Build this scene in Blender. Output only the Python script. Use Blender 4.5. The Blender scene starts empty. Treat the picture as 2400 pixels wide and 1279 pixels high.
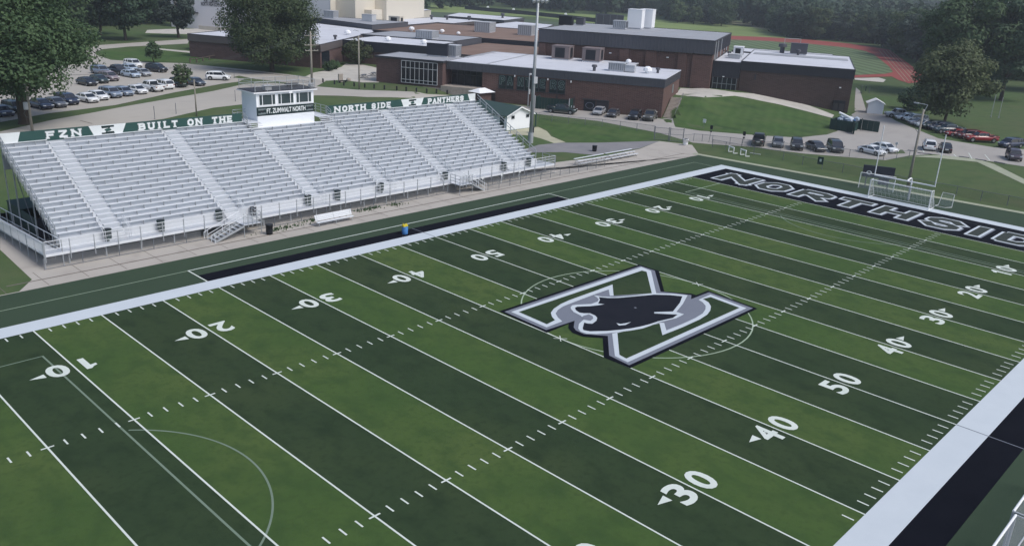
import bpy, bmesh, math, random
import numpy as np
from mathutils import Vector, Matrix

scene = bpy.context.scene
C = scene.collection
rad = math.radians

# ---------------------------------------------------------------- camera, sky, sun, exposure
cam = bpy.data.cameras.new('camera')
cam.sensor_width = 36.0
cam.lens = 29.785
cam.clip_start = 0.5
cam.clip_end = 9000
camo = bpy.data.objects.new('camera', cam)
C.objects.link(camo)
camo.location = (-7.2136, -11.6486, 24.833)
camo.rotation_euler = (1.231712, -0.047777, -0.799292)
scene.camera = camo

world = bpy.data.worlds.new("World")
scene.world = world
world.use_nodes = True
wn = world.node_tree.nodes
sky = wn.new('ShaderNodeTexSky')
sky.sky_type = 'NISHITA'
sky.sun_disc = False
sky.sun_elevation = rad(52)
sky.sun_rotation = rad(165)
sky.air_density = 1.0
sky.dust_density = 2.5
sky.ozone_density = 1.0
bg = wn['Background']
world.node_tree.links.new(sky.outputs[0], bg.inputs[0])
bg.inputs[1].default_value = 0.10

sun = bpy.data.lights.new('sun', 'SUN')
sun.energy = 1.55
sun.angle = rad(24)
sun.color = (1.0, 0.97, 0.93)
suno = bpy.data.objects.new('sun', sun)
C.objects.link(suno)
_az, _el = rad(165), rad(52)          # azimuth clockwise from +y
sdir = Vector((math.sin(_az) * math.cos(_el), math.cos(_az) * math.cos(_el), math.sin(_el)))
suno.rotation_euler = (-sdir).to_track_quat('-Z', 'Y').to_euler()

scene.view_settings.view_transform = 'Standard'
scene.view_settings.look = 'None'
scene.view_settings.gamma = 1.0
scene.view_settings.exposure = 0.52
scene.cycles.volume_bounces = 0
scene.cycles.transparent_max_bounces = 24
scene.cycles.max_bounces = 6

# ---------------------------------------------------------------- terrain height
def S(t):
    t = 0.0 if t < 0 else (1.0 if t > 1 else t)
    return t * t * (3 - 2 * t)

def bl(x, y):
    """world point -> (a, b): along the school's facade, and into its depth"""
    dx, dy = x - 131.0, y - 81.1
    return -0.42507 * dx + 0.90515 * dy, 0.90515 * dx + 0.42507 * dy

def wl(a, b):
    return 131.0 - 0.42507 * a + 0.90515 * b, 81.1 + 0.90515 * a + 0.42507 * b

def hgt(x, y):
    """height of the terrain"""
    a, b = bl(x, y)
    wd = 10 + 35 * min(1.0, max(0.0, (-12 - b) / 50))
    h = 2.0 * S((a - 38) / wd) * S((y - 82) / 25) * (1 - S((b - 70) / 60))
    if -37 < a < 25 and -7 < b < 66:
        top = 3.0 * min(1.0, max(0.0, (a + 36) / 24.5))
        st = 3.0 * min(1.0, max(0.0, (b - 0.9) / 8.8)) - 0.2
        bt = 14 + 13 * min(1.0, max(0.0, (-6 - a) / 5.5))
        sl = top * min(1.0, max(0.0, (b + 6) / (bt + 6)))
        if a > -2.4:
            sl = max(0.0, min(sl, st)) * (1 - S((a - 3) / 18))
        h += sl * (1 - S((b - 45) / 20))
    return h


# ---------------------------------------------------------------- materials
def mat(name, col, rough=0.8, var=0.0, scale=1.0, metal=0.0, spec=0.3, col2=None, bump=0.0, bscale=None, detail=4.0, rnd=0.0):
    """one principled material; `var` mixes towards col2 (or a darker col) through world-space noise"""
    m = bpy.data.materials.new(name)
    m.use_nodes = True
    nt = m.node_tree
    b = nt.nodes['Principled BSDF']
    b.inputs['Roughness'].default_value = rough
    b.inputs['Metallic'].default_value = metal
    b.inputs['Specular IOR Level'].default_value = spec
    c1 = (*col, 1)
    b.inputs['Base Color'].default_value = c1
    geo = None
    if var or bump:
        geo = nt.nodes.new('ShaderNodeNewGeometry')
    last = None
    if var:
        n = nt.nodes.new('ShaderNodeTexNoise')
        n.inputs['Scale'].default_value = scale
        n.inputs['Detail'].default_value = detail
        n.inputs['Roughness'].default_value = 0.62
        nt.links.new(geo.outputs['Position'], n.inputs['Vector'])
        r = nt.nodes.new('ShaderNodeMapRange')
        r.inputs['From Min'].default_value = 0.32
        r.inputs['From Max'].default_value = 0.68
        r.inputs['To Max'].default_value = var
        nt.links.new(n.outputs['Fac'], r.inputs['Value'])
        mx = nt.nodes.new('ShaderNodeMix')
        mx.data_type = 'RGBA'
        mx.inputs['A'].default_value = c1
        c2 = col2 if col2 else tuple(c * 0.55 for c in col)
        mx.inputs['B'].default_value = (*c2, 1)
        nt.links.new(r.outputs['Result'], mx.inputs['Factor'])
        last = mx.outputs['Result']
        nt.links.new(last, b.inputs['Base Color'])
    if rnd:
        oi = nt.nodes.new('ShaderNodeObjectInfo')
        mr = nt.nodes.new('ShaderNodeMapRange')
        mr.inputs['To Min'].default_value = 1 - rnd
        mr.inputs['To Max'].default_value = 1 + rnd
        nt.links.new(oi.outputs['Random'], mr.inputs['Value'])
        hs = nt.nodes.new('ShaderNodeHueSaturation')
        nt.links.new(mr.outputs['Result'], hs.inputs['Value'])
        if last is not None:
            nt.links.new(last, hs.inputs['Color'])
        else:
            hs.inputs['Color'].default_value = c1
        last = hs.outputs['Color']
        nt.links.new(last, b.inputs['Base Color'])
    if bump:
        n2 = nt.nodes.new('ShaderNodeTexNoise')
        n2.inputs['Scale'].default_value = bscale or scale * 6
        n2.inputs['Detail'].default_value = 3
        nt.links.new(geo.outputs['Position'], n2.inputs['Vector'])
        bp_ = nt.nodes.new('ShaderNodeBump')
        bp_.inputs['Strength'].default_value = bump
        bp_.inputs['Distance'].default_value = 0.05
        nt.links.new(n2.outputs['Fac'], bp_.inputs['Height'])
        nt.links.new(bp_.outputs['Normal'], b.inputs['Normal'])
    m['last'] = 0
    return m

def add_second_noise(m, col, amount, scale, lo=0.45, hi=0.7, stretch=None, rot=0.0):
    """lay a second patchy colour (wear, dirt, mowing) over a material"""
    nt = m.node_tree
    b = nt.nodes['Principled BSDF']
    inp = b.inputs['Base Color']
    geo = nt.nodes.new('ShaderNodeNewGeometry')
    vec = geo.outputs['Position']
    if stretch:
        mp = nt.nodes.new('ShaderNodeMapping')
        mp.inputs['Rotation'].default_value = (0, 0, rot)
        mp.inputs['Scale'].default_value = stretch
        nt.links.new(vec, mp.inputs['Vector'])
        vec = mp.outputs['Vector']
    n = nt.nodes.new('ShaderNodeTexNoise')
    n.inputs['Scale'].default_value = scale
    n.inputs['Detail'].default_value = 5
    nt.links.new(vec, n.inputs['Vector'])
    r = nt.nodes.new('ShaderNodeMapRange')
    r.inputs['From Min'].default_value = lo
    r.inputs['From Max'].default_value = hi
    r.inputs['To Max'].default_value = amount
    nt.links.new(n.outputs['Fac'], r.inputs['Value'])
    mx = nt.nodes.new('ShaderNodeMix')
    mx.data_type = 'RGBA'
    if inp.is_linked:
        nt.links.new(inp.links[0].from_socket, mx.inputs['A'])
    else:
        mx.inputs['A'].default_value = inp.default_value
    mx.inputs['B'].default_value = (*col, 1)
    nt.links.new(r.outputs['Result'], mx.inputs['Factor'])
    nt.links.new(mx.outputs['Result'], inp)

def add_wave(m, col, amount, scale, rot, distort=1.5):
    """alternate mowing bands"""
    nt = m.node_tree
    b = nt.nodes['Principled BSDF']
    inp = b.inputs['Base Color']
    geo = nt.nodes.new('ShaderNodeNewGeometry')
    mp = nt.nodes.new('ShaderNodeMapping')
    mp.inputs['Rotation'].default_value = (0, 0, rot)
    nt.links.new(geo.outputs['Position'], mp.inputs['Vector'])
    w = nt.nodes.new('ShaderNodeTexWave')
    w.inputs['Scale'].default_value = scale
    w.inputs['Distortion'].default_value = distort
    w.inputs['Detail'].default_value = 2
    w.inputs['Detail Scale'].default_value = 1.5
    nt.links.new(mp.outputs['Vector'], w.inputs['Vector'])
    r = nt.nodes.new('ShaderNodeMapRange')
    r.inputs['To Max'].default_value = amount
    nt.links.new(w.outputs['Fac'], r.inputs['Value'])
    mx = nt.nodes.new('ShaderNodeMix')
    mx.data_type = 'RGBA'
    nt.links.new(inp.links[0].from_socket, mx.inputs['A'])
    mx.inputs['B'].default_value = (*col, 1)
    nt.links.new(r.outputs['Result'], mx.inputs['Factor'])
    nt.links.new(mx.outputs['Result'], inp)

def brick_mat(name, c1, c2, mortar):
    m = mat(name, c1, 0.9, 0.5, 0.35, col2=c2)
    nt = m.node_tree
    b = nt.nodes['Principled BSDF']
    geo = nt.nodes.new('ShaderNodeNewGeometry')
    sep = nt.nodes.new('ShaderNodeSeparateXYZ')
    nt.links.new(geo.outputs['Position'], sep.inputs[0])
    ad = nt.nodes.new('ShaderNodeMath')
    ad.operation = 'ADD'
    nt.links.new(sep.outputs['X'], ad.inputs[0])
    nt.links.new(sep.outputs['Y'], ad.inputs[1])
    cb = nt.nodes.new('ShaderNodeCombineXYZ')
    nt.links.new(ad.outputs[0], cb.inputs['X'])
    nt.links.new(sep.outputs['Z'], cb.inputs['Y'])
    bt = nt.nodes.new('ShaderNodeTexBrick')
    bt.inputs['Scale'].default_value = 1.0
    bt.inputs['Brick Width'].default_value = 0.42
    bt.inputs['Row Height'].default_value = 0.2
    bt.inputs['Mortar Size'].default_value = 0.018
    bt.inputs['Color2'].default_value = (*[c * 0.7 for c in c1], 1)
    bt.inputs['Mortar'].default_value = (*mortar, 1)
    nt.links.new(b.inputs['Base Color'].links[0].from_socket, bt.inputs['Color1'])
    nt.links.new(cb.outputs[0], bt.inputs['Vector'])
    nt.links.new(bt.outputs['Color'], b.inputs['Base Color'])
    return m

def alpha_mat(name, col, alpha, rough=0.7):
    m = bpy.data.materials.new(name)
    m.use_nodes = True
    b = m.node_tree.nodes['Principled BSDF']
    b.inputs['Base Color'].default_value = (*col, 1)
    b.inputs['Roughness'].default_value = rough
    b.inputs['Alpha'].default_value = alpha
    return m

M = {}
M['turf_light'] = mat('turf_light', (0.0556, 0.0994, 0.0285), 0.95, 0.55, 0.22, col2=(0.0384, 0.0761, 0.0250), spec=0.12, bump=0.25, bscale=9)
add_second_noise(M['turf_light'], (0.0781, 0.1136, 0.0355), 0.75, 0.09, 0.44, 0.66)
add_second_noise(M['turf_light'], (0.0355, 0.0697, 0.0233), 0.75, 0.75, 0.47, 0.70, (1, 0.7, 1))
add_second_noise(M['turf_light'], (0.0418, 0.0735, 0.0233), 0.65, 2.6, 0.50, 0.72)
M['turf_dark'] = mat('turf_dark', (0.0326, 0.0552, 0.0259), 0.95, 0.55, 0.18, col2=(0.0225, 0.0403, 0.0209), spec=0.10, bump=0.25, bscale=9)
add_second_noise(M['turf_dark'], (0.0427, 0.0637, 0.0282), 0.7, 0.10, 0.45, 0.68)
add_second_noise(M['turf_dark'], (0.0169, 0.0318, 0.0166), 0.65, 0.7, 0.48, 0.72, (1, 0.6, 1))
add_second_noise(M['turf_dark'], (0.0202, 0.0361, 0.0175), 0.5, 2.4, 0.50, 0.72)
M['turf_border'] = mat('turf_border', (0.0407, 0.0664, 0.0404), 0.95, 0.5, 0.2, col2=(0.0324, 0.0543, 0.0342), spec=0.15, bump=0.2, bscale=9)
M['white_paint'] = mat('white_turf_paint', (0.5249, 0.5790, 0.6243), 0.9, 0.35, 0.5, col2=(0.4454, 0.4986, 0.5539), spec=0.1)
M['line_paint'] = mat('line_paint', (0.6138, 0.6677, 0.6315), 0.9, 0.4, 0.7, col2=(0.4687, 0.5413, 0.4687), spec=0.1)
M['faint_paint'] = mat('faint_line_paint', (0.176, 0.232, 0.184), 0.9, 0.5, 0.5, col2=(0.120, 0.176, 0.120), spec=0.1)
M['faint_line2'] = mat('pale_line_paint', (0.35, 0.44, 0.33), 0.9, 0.4, 0.5, spec=0.1)
M['black_paint'] = mat('black_turf_paint', (0.0045, 0.0055, 0.010), 0.95, 0.5, 0.6, col2=(0.008, 0.009, 0.015), spec=0.05)
M['emblem_black'] = mat('emblem_charcoal', (0.011, 0.013, 0.020), 0.95, 0.5, 0.6, col2=(0.018, 0.020, 0.028), spec=0.08)
M['grey_paint'] = mat('grey_turf_paint', (0.178, 0.196, 0.238), 0.9, 0.35, 0.6, col2=(0.145, 0.162, 0.204), spec=0.1)
M['letter_fill'] = mat('letter_fill_turf', (0.048, 0.058, 0.053), 0.95, 0.4, 0.8, spec=0.1)
M['grass'] = mat('grass', (0.0710, 0.1179, 0.0436), 0.95, 0.75, 0.045, col2=(0.0886, 0.1035, 0.0545), spec=0.1, bump=0.35, bscale=5)
add_second_noise(M['grass'], (0.0481, 0.0867, 0.0368), 0.6, 0.4, 0.45, 0.7)
add_second_noise(M['grass'], (0.1192, 0.1112, 0.0708), 0.45, 0.11, 0.58, 0.8)
M['lawn'] = mat('mown_lawn', (0.0604, 0.1140, 0.0349), 0.95, 0.7, 0.12, col2=(0.0805, 0.1159, 0.0449), spec=0.1, bump=0.3, bscale=5)
add_wave(M['lawn'], (0.042, 0.085, 0.026), 0.38, 0.16, 1.13, 5.0)
add_second_noise(M['lawn'], (0.0362, 0.0676, 0.0274), 0.75, 0.35, 0.46, 0.70, (1, .45, 1), .44)
add_second_noise(M['lawn'], (0.0926, 0.1256, 0.0499), 0.6, 0.16, 0.5, 0.72)
M['far_lawn'] = mat('hazed_far_lawn', (0.20, 0.26, 0.10), 0.95, 0.6, 0.03, col2=(0.115, 0.165, 0.06), spec=0.1)  # the brightening by distance is put into this lawn's colour
M['far_dull'] = mat('far_dull_turf', (0.0935, 0.1265, 0.0825), 0.95, 0.6, 0.03, spec=0.1)
M['dry'] = mat('dry_grass', (0.30, 0.31, 0.19), 0.95, 0.5, 0.1, spec=0.1)
M['infield'] = mat('infield_turf', (0.085, 0.125, 0.062), 0.95, 0.4, 0.1, spec=0.1)
add_wave(M['infield'], (0.150, 0.200, 0.115), 0.9, 0.06, 0.75, 0.3)
M['concrete'] = mat('concrete', (0.42, 0.395, 0.36), 0.9, 0.55, 0.22, col2=(0.35, 0.325, 0.295), spec=0.2, bump=0.1, bscale=8)
add_second_noise(M['concrete'], (0.29, 0.265, 0.24), 0.5, 0.5, 0.55, 0.75)
M['road'] = mat('old_concrete_road', (0.40, 0.38, 0.345), 0.9, 0.5, 0.15, col2=(0.345, 0.325, 0.295), spec=0.2)
add_second_noise(M['road'], (0.27, 0.255, 0.235), 0.4, 0.35, 0.55, 0.8, (0.4, 1.6, 1), 0.5)
M['lot'] = mat('parking_lot_paving', (0.36, 0.345, 0.325), 0.9, 0.5, 0.12, col2=(0.30, 0.285, 0.27), spec=0.2)
add_second_noise(M['lot'], (0.22, 0.21, 0.205), 0.45, 0.25, 0.55, 0.8, (0.5, 1.8, 1), 0.9)
M['pale_concrete'] = mat('pale_concrete', (0.52, 0.50, 0.455), 0.9, 0.4, 0.4, spec=0.2)
M['path'] = mat('yellowish_path_concrete', (0.42, 0.41, 0.30), 0.9, 0.4, 0.3, spec=0.2)
M['asphalt'] = mat('worn_asphalt', (0.19, 0.19, 0.205), 0.9, 0.6, 0.3, col2=(0.27, 0.265, 0.265), spec=0.2)
M['curb'] = mat('curb_strip', (0.34, 0.365, 0.275), 0.9, 0.3, 0.5, spec=0.15)
M['joint'] = mat('slab_joint_dirt', (0.19, 0.17, 0.15), 0.95, 0.5, 1.0, spec=0.1)
M['mulch'] = mat('mulch', (0.10, 0.075, 0.06), 0.95, 0.5, 1.0)
M['track'] = mat('red_track', (0.2551, 0.0660, 0.0567), 0.9, 0.35, 0.2, col2=(0.3038, 0.0900, 0.0819), spec=0.15)
M['alu'] = mat('aluminium_plank', (0.6501, 0.6792, 0.7160), 0.45, 0.35, 0.6, col2=(0.5817, 0.6151, 0.6618), metal=0.0, spec=0.4, rnd=0.06)
M['alu_deck'] = mat('aluminium_deck', (0.5832, 0.6155, 0.6559), 0.5, 0.35, 0.5, col2=(0.5048, 0.5375, 0.5782), metal=0.0, spec=0.35, rnd=0.06)
M['step_riser'] = mat('aluminium_step_riser', (0.50, 0.54, 0.59), 0.5, 0.3, 0.6)
M['galv'] = mat('galvanised_steel', (0.42, 0.45, 0.48), 0.5, 0.3, 1.0, metal=0.3, spec=0.4)
M['steel_dark'] = mat('dull_steel', (0.16, 0.175, 0.20), 0.6, 0.3, 1.0, metal=0.2)
M['sign_green'] = mat('banner_green', (0.0280, 0.0788, 0.0714), 0.5, 0.25, 0.5)
M['sign_white'] = mat('banner_white', (0.72, 0.76, 0.77), 0.5, 0.2, 0.5)
M['sign_dark'] = mat('banner_dark_green', (0.010, 0.026, 0.028), 0.5)
M['sign_grey'] = mat('banner_grey', (0.16, 0.19, 0.20), 0.5)
M['white'] = mat('white_paint_coat', (0.8208, 0.8374, 0.8632), 0.55, 0.2, 0.4, col2=(0.7344, 0.7526, 0.7904))
M['siding'] = mat('white_siding', (0.8288, 0.8580, 0.8904), 0.6, 0.25, 0.8, col2=(0.7392, 0.7700, 0.8268))
M['cream'] = mat('cream_wall', (0.62, 0.58, 0.50), 0.85, 0.3, 0.06, col2=(0.56, 0.53, 0.47))
M['shaded_front_wall'] = mat('shaded_front_wall', (0.6859, 0.6762, 0.7194), 0.85, 0.3, 0.06, col2=(0.6369, 0.6440, 0.6882))  # cream building's front, its greyer tone away from the sun put into the colour
M['brick'] = brick_mat('brick', (0.1401, 0.0743, 0.0630), (0.1092, 0.0640, 0.0605), (0.1484, 0.1178, 0.1071))
M['brick_dark'] = brick_mat('dark_brick', (0.0762, 0.0508, 0.0466), (0.0650, 0.0454, 0.0435), (0.0952, 0.0734, 0.0678))
M['brick_mauve'] = brick_mat('mauve_brick', (0.1207, 0.0717, 0.0682), (0.0978, 0.0616, 0.0605), (0.1380, 0.1030, 0.0968))
M['clad'] = mat('metal_cladding', (0.0780, 0.0806, 0.0962), 0.6, 0.3, 0.3, col2=(0.0975, 0.1014, 0.1196), spec=0.3)
M['clad_dark'] = mat('dark_fascia', (0.032, 0.034, 0.045), 0.6, 0.25, 0.3, spec=0.3)
M['clad_brown'] = mat('brown_fascia', (0.115, 0.10, 0.10), 0.6, 0.25, 0.3, spec=0.3)
M['roof_white'] = mat('white_roof', (0.60, 0.62, 0.67), 0.8, 0.6, 0.10, col2=(0.49, 0.505, 0.55), spec=0.2)
add_second_noise(M['roof_white'], (0.36, 0.36, 0.38), 0.55, 0.35, 0.57, 0.8)
M['roof_grey'] = mat('grey_roof', (0.33, 0.345, 0.375), 0.7, 0.5, 0.12, col2=(0.26, 0.275, 0.305), spec=0.25)
add_second_noise(M['roof_grey'], (0.42, 0.43, 0.46), 0.5, 0.3, 0.5, 0.75, (0.3, 2.0, 1), 0.44)
M['roof_brown'] = mat('gravel_roof', (0.185, 0.125, 0.098), 0.95, 0.6, 0.15, col2=(0.235, 0.165, 0.135))
add_second_noise(M['roof_brown'], (0.28, 0.22, 0.19), 0.5, 0.2, 0.5, 0.75, (0.5, 2.5, 1), 0.44)
M['trim'] = mat('dark_trim', (0.05, 0.052, 0.06), 0.6)
M['glass'] = mat('dark_window_glass', (0.010, 0.014, 0.020), 0.15, spec=0.3)
M['glass_green'] = mat('green_film_window', (0.014, 0.026, 0.028), 0.3, spec=0.3)
M['booth_glass'] = mat('press_box_glass_sky_toned', (0.050, 0.070, 0.076), 0.2, spec=0.4)  # paler than the other panes: the sky's reflection is put into the colour
M['frame_white'] = mat('window_frame', (0.50, 0.52, 0.55), 0.5)
M['letter_out'] = mat('letter_outline', (0.17, 0.215, 0.205), 0.6)
M['letter_in'] = mat('letter_fill', (0.022, 0.042, 0.042), 0.5)
M['ac'] = mat('air_unit_panel', (0.44, 0.46, 0.49), 0.6, 0.2, 0.4, rnd=0.1)
M['ac_brown'] = mat('brown_air_unit', (0.20, 0.165, 0.165), 0.6, 0.2, 0.4)
M['black'] = mat('black_coat', (0.014, 0.016, 0.022), 0.5)
M['dark_slate'] = mat('dark_slate_coat', (0.030, 0.034, 0.048), 0.6, 0.2, 0.5)
M['door'] = mat('dark_door', (0.045, 0.040, 0.044), 0.5)
M['green_dark'] = mat('dark_green_coat', (0.018, 0.048, 0.043), 0.55, 0.3, 0.6)
M['green_shingle'] = mat('green_shingle', (0.036, 0.068, 0.066), 0.9, 0.5, 1.2, col2=(0.05, 0.088, 0.084), bump=0.3, bscale=6)
M['wood_pole'] = mat('weathered_wood', (0.30, 0.28, 0.245), 0.9, 0.4, 2.0)
M['wood'] = mat('brown_wood', (0.13, 0.10, 0.085), 0.9, 0.4, 1.0)
M['goal_white'] = mat('white_goal_paint', (0.78, 0.80, 0.82), 0.4)
M['wire'] = mat('wire', (0.10, 0.11, 0.11), 0.6)
M['bark'] = mat('bark', (0.065, 0.052, 0.042), 0.95, 0.5, 2.0)
M['tyre'] = mat('tyre', (0.012, 0.012, 0.013), 0.85)
M['rim'] = mat('wheel_rim', (0.32, 0.33, 0.34), 0.4, metal=0.5)
M['headlamp'] = mat('headlamp', (0.62, 0.65, 0.68), 0.2, spec=0.6)
M['taillamp'] = mat('taillamp', (0.16, 0.014, 0.012), 0.3, spec=0.5)
M['plate'] = mat('number_plate', (0.62, 0.63, 0.64), 0.5)
M['car_glass'] = mat('car_glass', (0.018, 0.024, 0.036), 0.08, spec=0.8)
M['stone'] = mat('stone', (0.38, 0.34, 0.30), 0.9, 0.5, 2.0)
M['blue'] = mat('blue_plastic', (0.07, 0.22, 0.52), 0.4)
M['yellow'] = mat('yellow_plastic', (0.62, 0.50, 0.03), 0.5)
M['trash'] = mat('bin_bags', (0.27, 0.34, 0.44), 0.5, 0.6, 1.5, col2=(0.5, 0.55, 0.6))
M['mesh_fence'] = alpha_mat('chain_link', (0.20, 0.21, 0.20), 0.16)
M['mesh_dark'] = alpha_mat('dark_chain_link', (0.05, 0.065, 0.05), 0.20)
M['net'] = alpha_mat('goal_net', (0.62, 0.66, 0.68), 0.16)
M['net_dark'] = alpha_mat('dark_windscreen_net', (0.03, 0.04, 0.04), 0.75)
M['skirt'] = alpha_mat('skirt_chain_link', (0.30, 0.32, 0.35), 0.20)

def leaf_mat(name, c, c2, rnd=0.22):
    m = mat(name, c, 0.7, 0.9, 0.55, col2=c2, spec=0.25, rnd=rnd, detail=2.0)
    nt = m.node_tree
    b = nt.nodes['Principled BSDF']
    tr = nt.nodes.new('ShaderNodeBsdfTranslucent')
    nt.links.new(b.inputs['Base Color'].links[0].from_socket, tr.inputs['Color'])
    mx = nt.nodes.new('ShaderNodeMixShader')
    mx.inputs[0].default_value = 0.25
    out = nt.nodes['Material Output']
    nt.links.new(b.outputs[0], mx.inputs[1])
    nt.links.new(tr.outputs[0], mx.inputs[2])
    nt.links.new(mx.outputs[0], out.inputs[0])
    return m
M['leaf'] = leaf_mat('leaves', (0.0792, 0.1300, 0.0548), (0.0518, 0.0936, 0.0490))
M['leaf_bright'] = leaf_mat('bright_leaves', (0.0994, 0.1300, 0.0604), (0.0604, 0.1094, 0.0490))
M['leaf_dark'] = leaf_mat('dark_leaves', (0.0548, 0.0964, 0.0548), (0.0360, 0.0648, 0.0418))
M['leaf_olive'] = leaf_mat('olive_leaves', (0.0999, 0.1298, 0.0575), (0.0686, 0.0832, 0.0465))
M['leaf_blue'] = leaf_mat('bluish_leaves', (0.0634, 0.0936, 0.0720), (0.0460, 0.0662, 0.0576))

# ---------------------------------------------------------------- geometry helpers
class MB:
    """collects shapes; build() makes them ONE mesh object"""
    def __init__(s):
        s.v = []; s.f = []; s.m = []
    def add(s, vs, fs, mi=0):
        o = len(s.v)
        s.v.extend([tuple(p) for p in vs])
        s.f.extend([tuple(i + o for i in f) for f in fs])
        s.m.extend([mi] * len(fs))
        return s
    def box(s, x0, x1, y0, y1, z0, z1, mi=0):
        v = [(x0, y0, z0), (x1, y0, z0), (x1, y1, z0), (x0, y1, z0), (x0, y0, z1), (x1, y0, z1), (x1, y1, z1), (x0, y1, z1)]
        return s.add(v, [(0, 3, 2, 1), (4, 5, 6, 7), (0, 1, 5, 4), (1, 2, 6, 5), (2, 3, 7, 6), (3, 0, 4, 7)], mi)
    def rbox(s, c, size, ang=0.0, mi=0):
        """box with centre c, rotated about z"""
        sx, sy, sz = (q / 2 for q in size)
        ca, sa = math.cos(ang), math.sin(ang)
        v = []
        for z in (-sz, sz):
            for x, y in ((-sx, -sy), (sx, -sy), (sx, sy), (-sx, sy)):
                v.append((c[0] + x * ca - y * sa, c[1] + x * sa + y * ca, c[2] + z))
        return s.add(v, [(0, 3, 2, 1), (4, 5, 6, 7), (0, 1, 5, 4), (1, 2, 6, 5), (2, 3, 7, 6), (3, 0, 4, 7)], mi)
    def bbox(s, a0, a1, b0, b1, z0, z1, mi=0):
        """box in the school's own axes (a along the facade, b into the depth)"""
        q = [wl(a0, b0), wl(a1, b0), wl(a1, b1), wl(a0, b1)]
        return s.prism(q, z0, z1, mi)
    def prism(s, poly, z0, z1, mi=0):
        n = len(poly)
        ar = sum(poly[i][0] * poly[(i + 1) % n][1] - poly[(i + 1) % n][0] * poly[i][1] for i in range(n))
        if ar < 0:
            poly = poly[::-1]
        v = [(p[0], p[1], z0) for p in poly] + [(p[0], p[1], z1) for p in poly]
        f = [tuple(range(n))[::-1], tuple(range(n, 2 * n))]
        f += [(i, (i + 1) % n, n + (i + 1) % n, n + i) for i in range(n)]
        return s.add(v, f, mi)
    def tube(s, p, q, r, n=6, mi=0, r2=None):
        p, q = Vector(p), Vector(q)
        d = q - p
        if d.length < 1e-6:
            return s
        d.normalize()
        a = d.orthogonal().normalized()
        b = d.cross(a)
        r2 = r if r2 is None else r2
        v = []
        for c, rr in ((p, r), (q, r2)):
            for i in range(n):
                t = 2 * math.pi * i / n
                v.append(c + (a * math.cos(t) + b * math.sin(t)) * rr)
        f = [(i, (i + 1) % n, n + (i + 1) % n, n + i) for i in range(n)]
        f += [tuple(range(n))[::-1], tuple(range(n, 2 * n))]
        return s.add(v, f, mi)
    def path(s, pts, r, n=6, mi=0):
        for i in range(len(pts) - 1):
            s.tube(pts[i], pts[i + 1], r, n, mi)
        return s
    def lathe(s, c, prof, n=14, mi=0):
        v = []
        for r, z in prof:
            for i in range(n):
                t = 2 * math.pi * i / n
                v.append((c[0] + r * math.cos(t), c[1] + r * math.sin(t), c[2] + z))
        f = []
        for k in range(len(prof) - 1):
            for i in range(n):
                f.append((k * n + i, k * n + (i + 1) % n, (k + 1) * n + (i + 1) % n, (k + 1) * n + i))
        f.append(tuple(range(n))[::-1])
        f.append(tuple(range((len(prof) - 1) * n, len(prof) * n)))
        return s.add(v, f, mi)
    def quad(s, a, b, c, d, mi=0):
        return s.add([a, b, c, d], [(0, 1, 2, 3)], mi)
    def mesh(s, name, origin=(0, 0, 0), smooth=False):
        me = bpy.data.meshes.new(name)
        ox, oy, oz = origin
        me.from_pydata([(x - ox, y - oy, z - oz) for x, y, z in s.v], [], s.f)
        if any(s.m):
            me.polygons.foreach_set('material_index', s.m)
        if smooth:
            me.polygons.foreach_set('use_smooth', [True] * len(s.f))
        me.update()
        return me

def wloc(o):
    l = Vector(o.location)
    while o.parent:
        o = o.parent
        l += Vector(o.location)
    return l

def link(name, me, mats=None, parent=None, loc=(0, 0, 0), **props):
    o = bpy.data.objects.new(name, me)
    C.objects.link(o)
    if mats is not None:
        for m in (mats if isinstance(mats, (list, tuple)) else [mats]):
            me.materials.append(M[m] if isinstance(m, str) else m)
    o.location = loc
    if parent is not None:
        o.parent = parent
    for k, v in props.items():
        o[k] = v
    return o

def part(name, mb, mats, parent, smooth=False, **props):
    """a part whose shapes were given in world coordinates, child of an unrotated parent"""
    return link(name, mb.mesh(name, wloc(parent), smooth), mats, parent, **props)

def thing(name, label, cat, loc=(0, 0, 0), group=None, rot=0.0):
    o = bpy.data.objects.new(name, None)
    o.empty_display_size = 0.3
    C.objects.link(o)
    o.location = loc
    o.rotation_euler = (0, 0, rot)
    o['label'] = label
    o['category'] = cat
    if group:
        o['group'] = group
    return o

def single(name, mb, mats, label, cat, loc=(0, 0, 0), group=None, smooth=False):
    o = link(name, mb.mesh(name, loc, smooth), mats, None, loc)
    o['label'] = label
    o['category'] = cat
    if group:
        o['group'] = group
    return o

def structure(name, mb, mats, parent=None, smooth=False):
    o = link(name, mb.mesh(name, (0, 0, 0), smooth), mats, parent)
    if parent is None:
        o['kind'] = 'structure'
    return o

# text as flat meshes: glyph outlines -> triangles in a local plane
_txt_cache = {}
def text_tris(txt, off=0.0, ext=0.0):
    key = (txt, round(off, 4))
    if key in _txt_cache:
        return _txt_cache[key]
    cu = bpy.data.curves.new('lettering', 'FONT')
    cu.body = txt
    cu.size = 1.0
    cu.offset = off
    cu.resolution_u = 4
    cu.fill_mode = 'FRONT'
    ob = bpy.data.objects.new('lettering_source', cu)
    C.objects.link(ob)
    dg = bpy.context.evaluated_depsgraph_get()
    me = ob.evaluated_get(dg).to_mesh()
    vs = [(v.co.x, v.co.y) for v in me.vertices]
    fs = [tuple(p.vertices) for p in me.polygons]
    ob.evaluated_get(dg).to_mesh_clear()
    bpy.data.objects.remove(ob)
    bpy.data.curves.remove(cu)
    _txt_cache[key] = (vs, fs)
    return vs, fs

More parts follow.
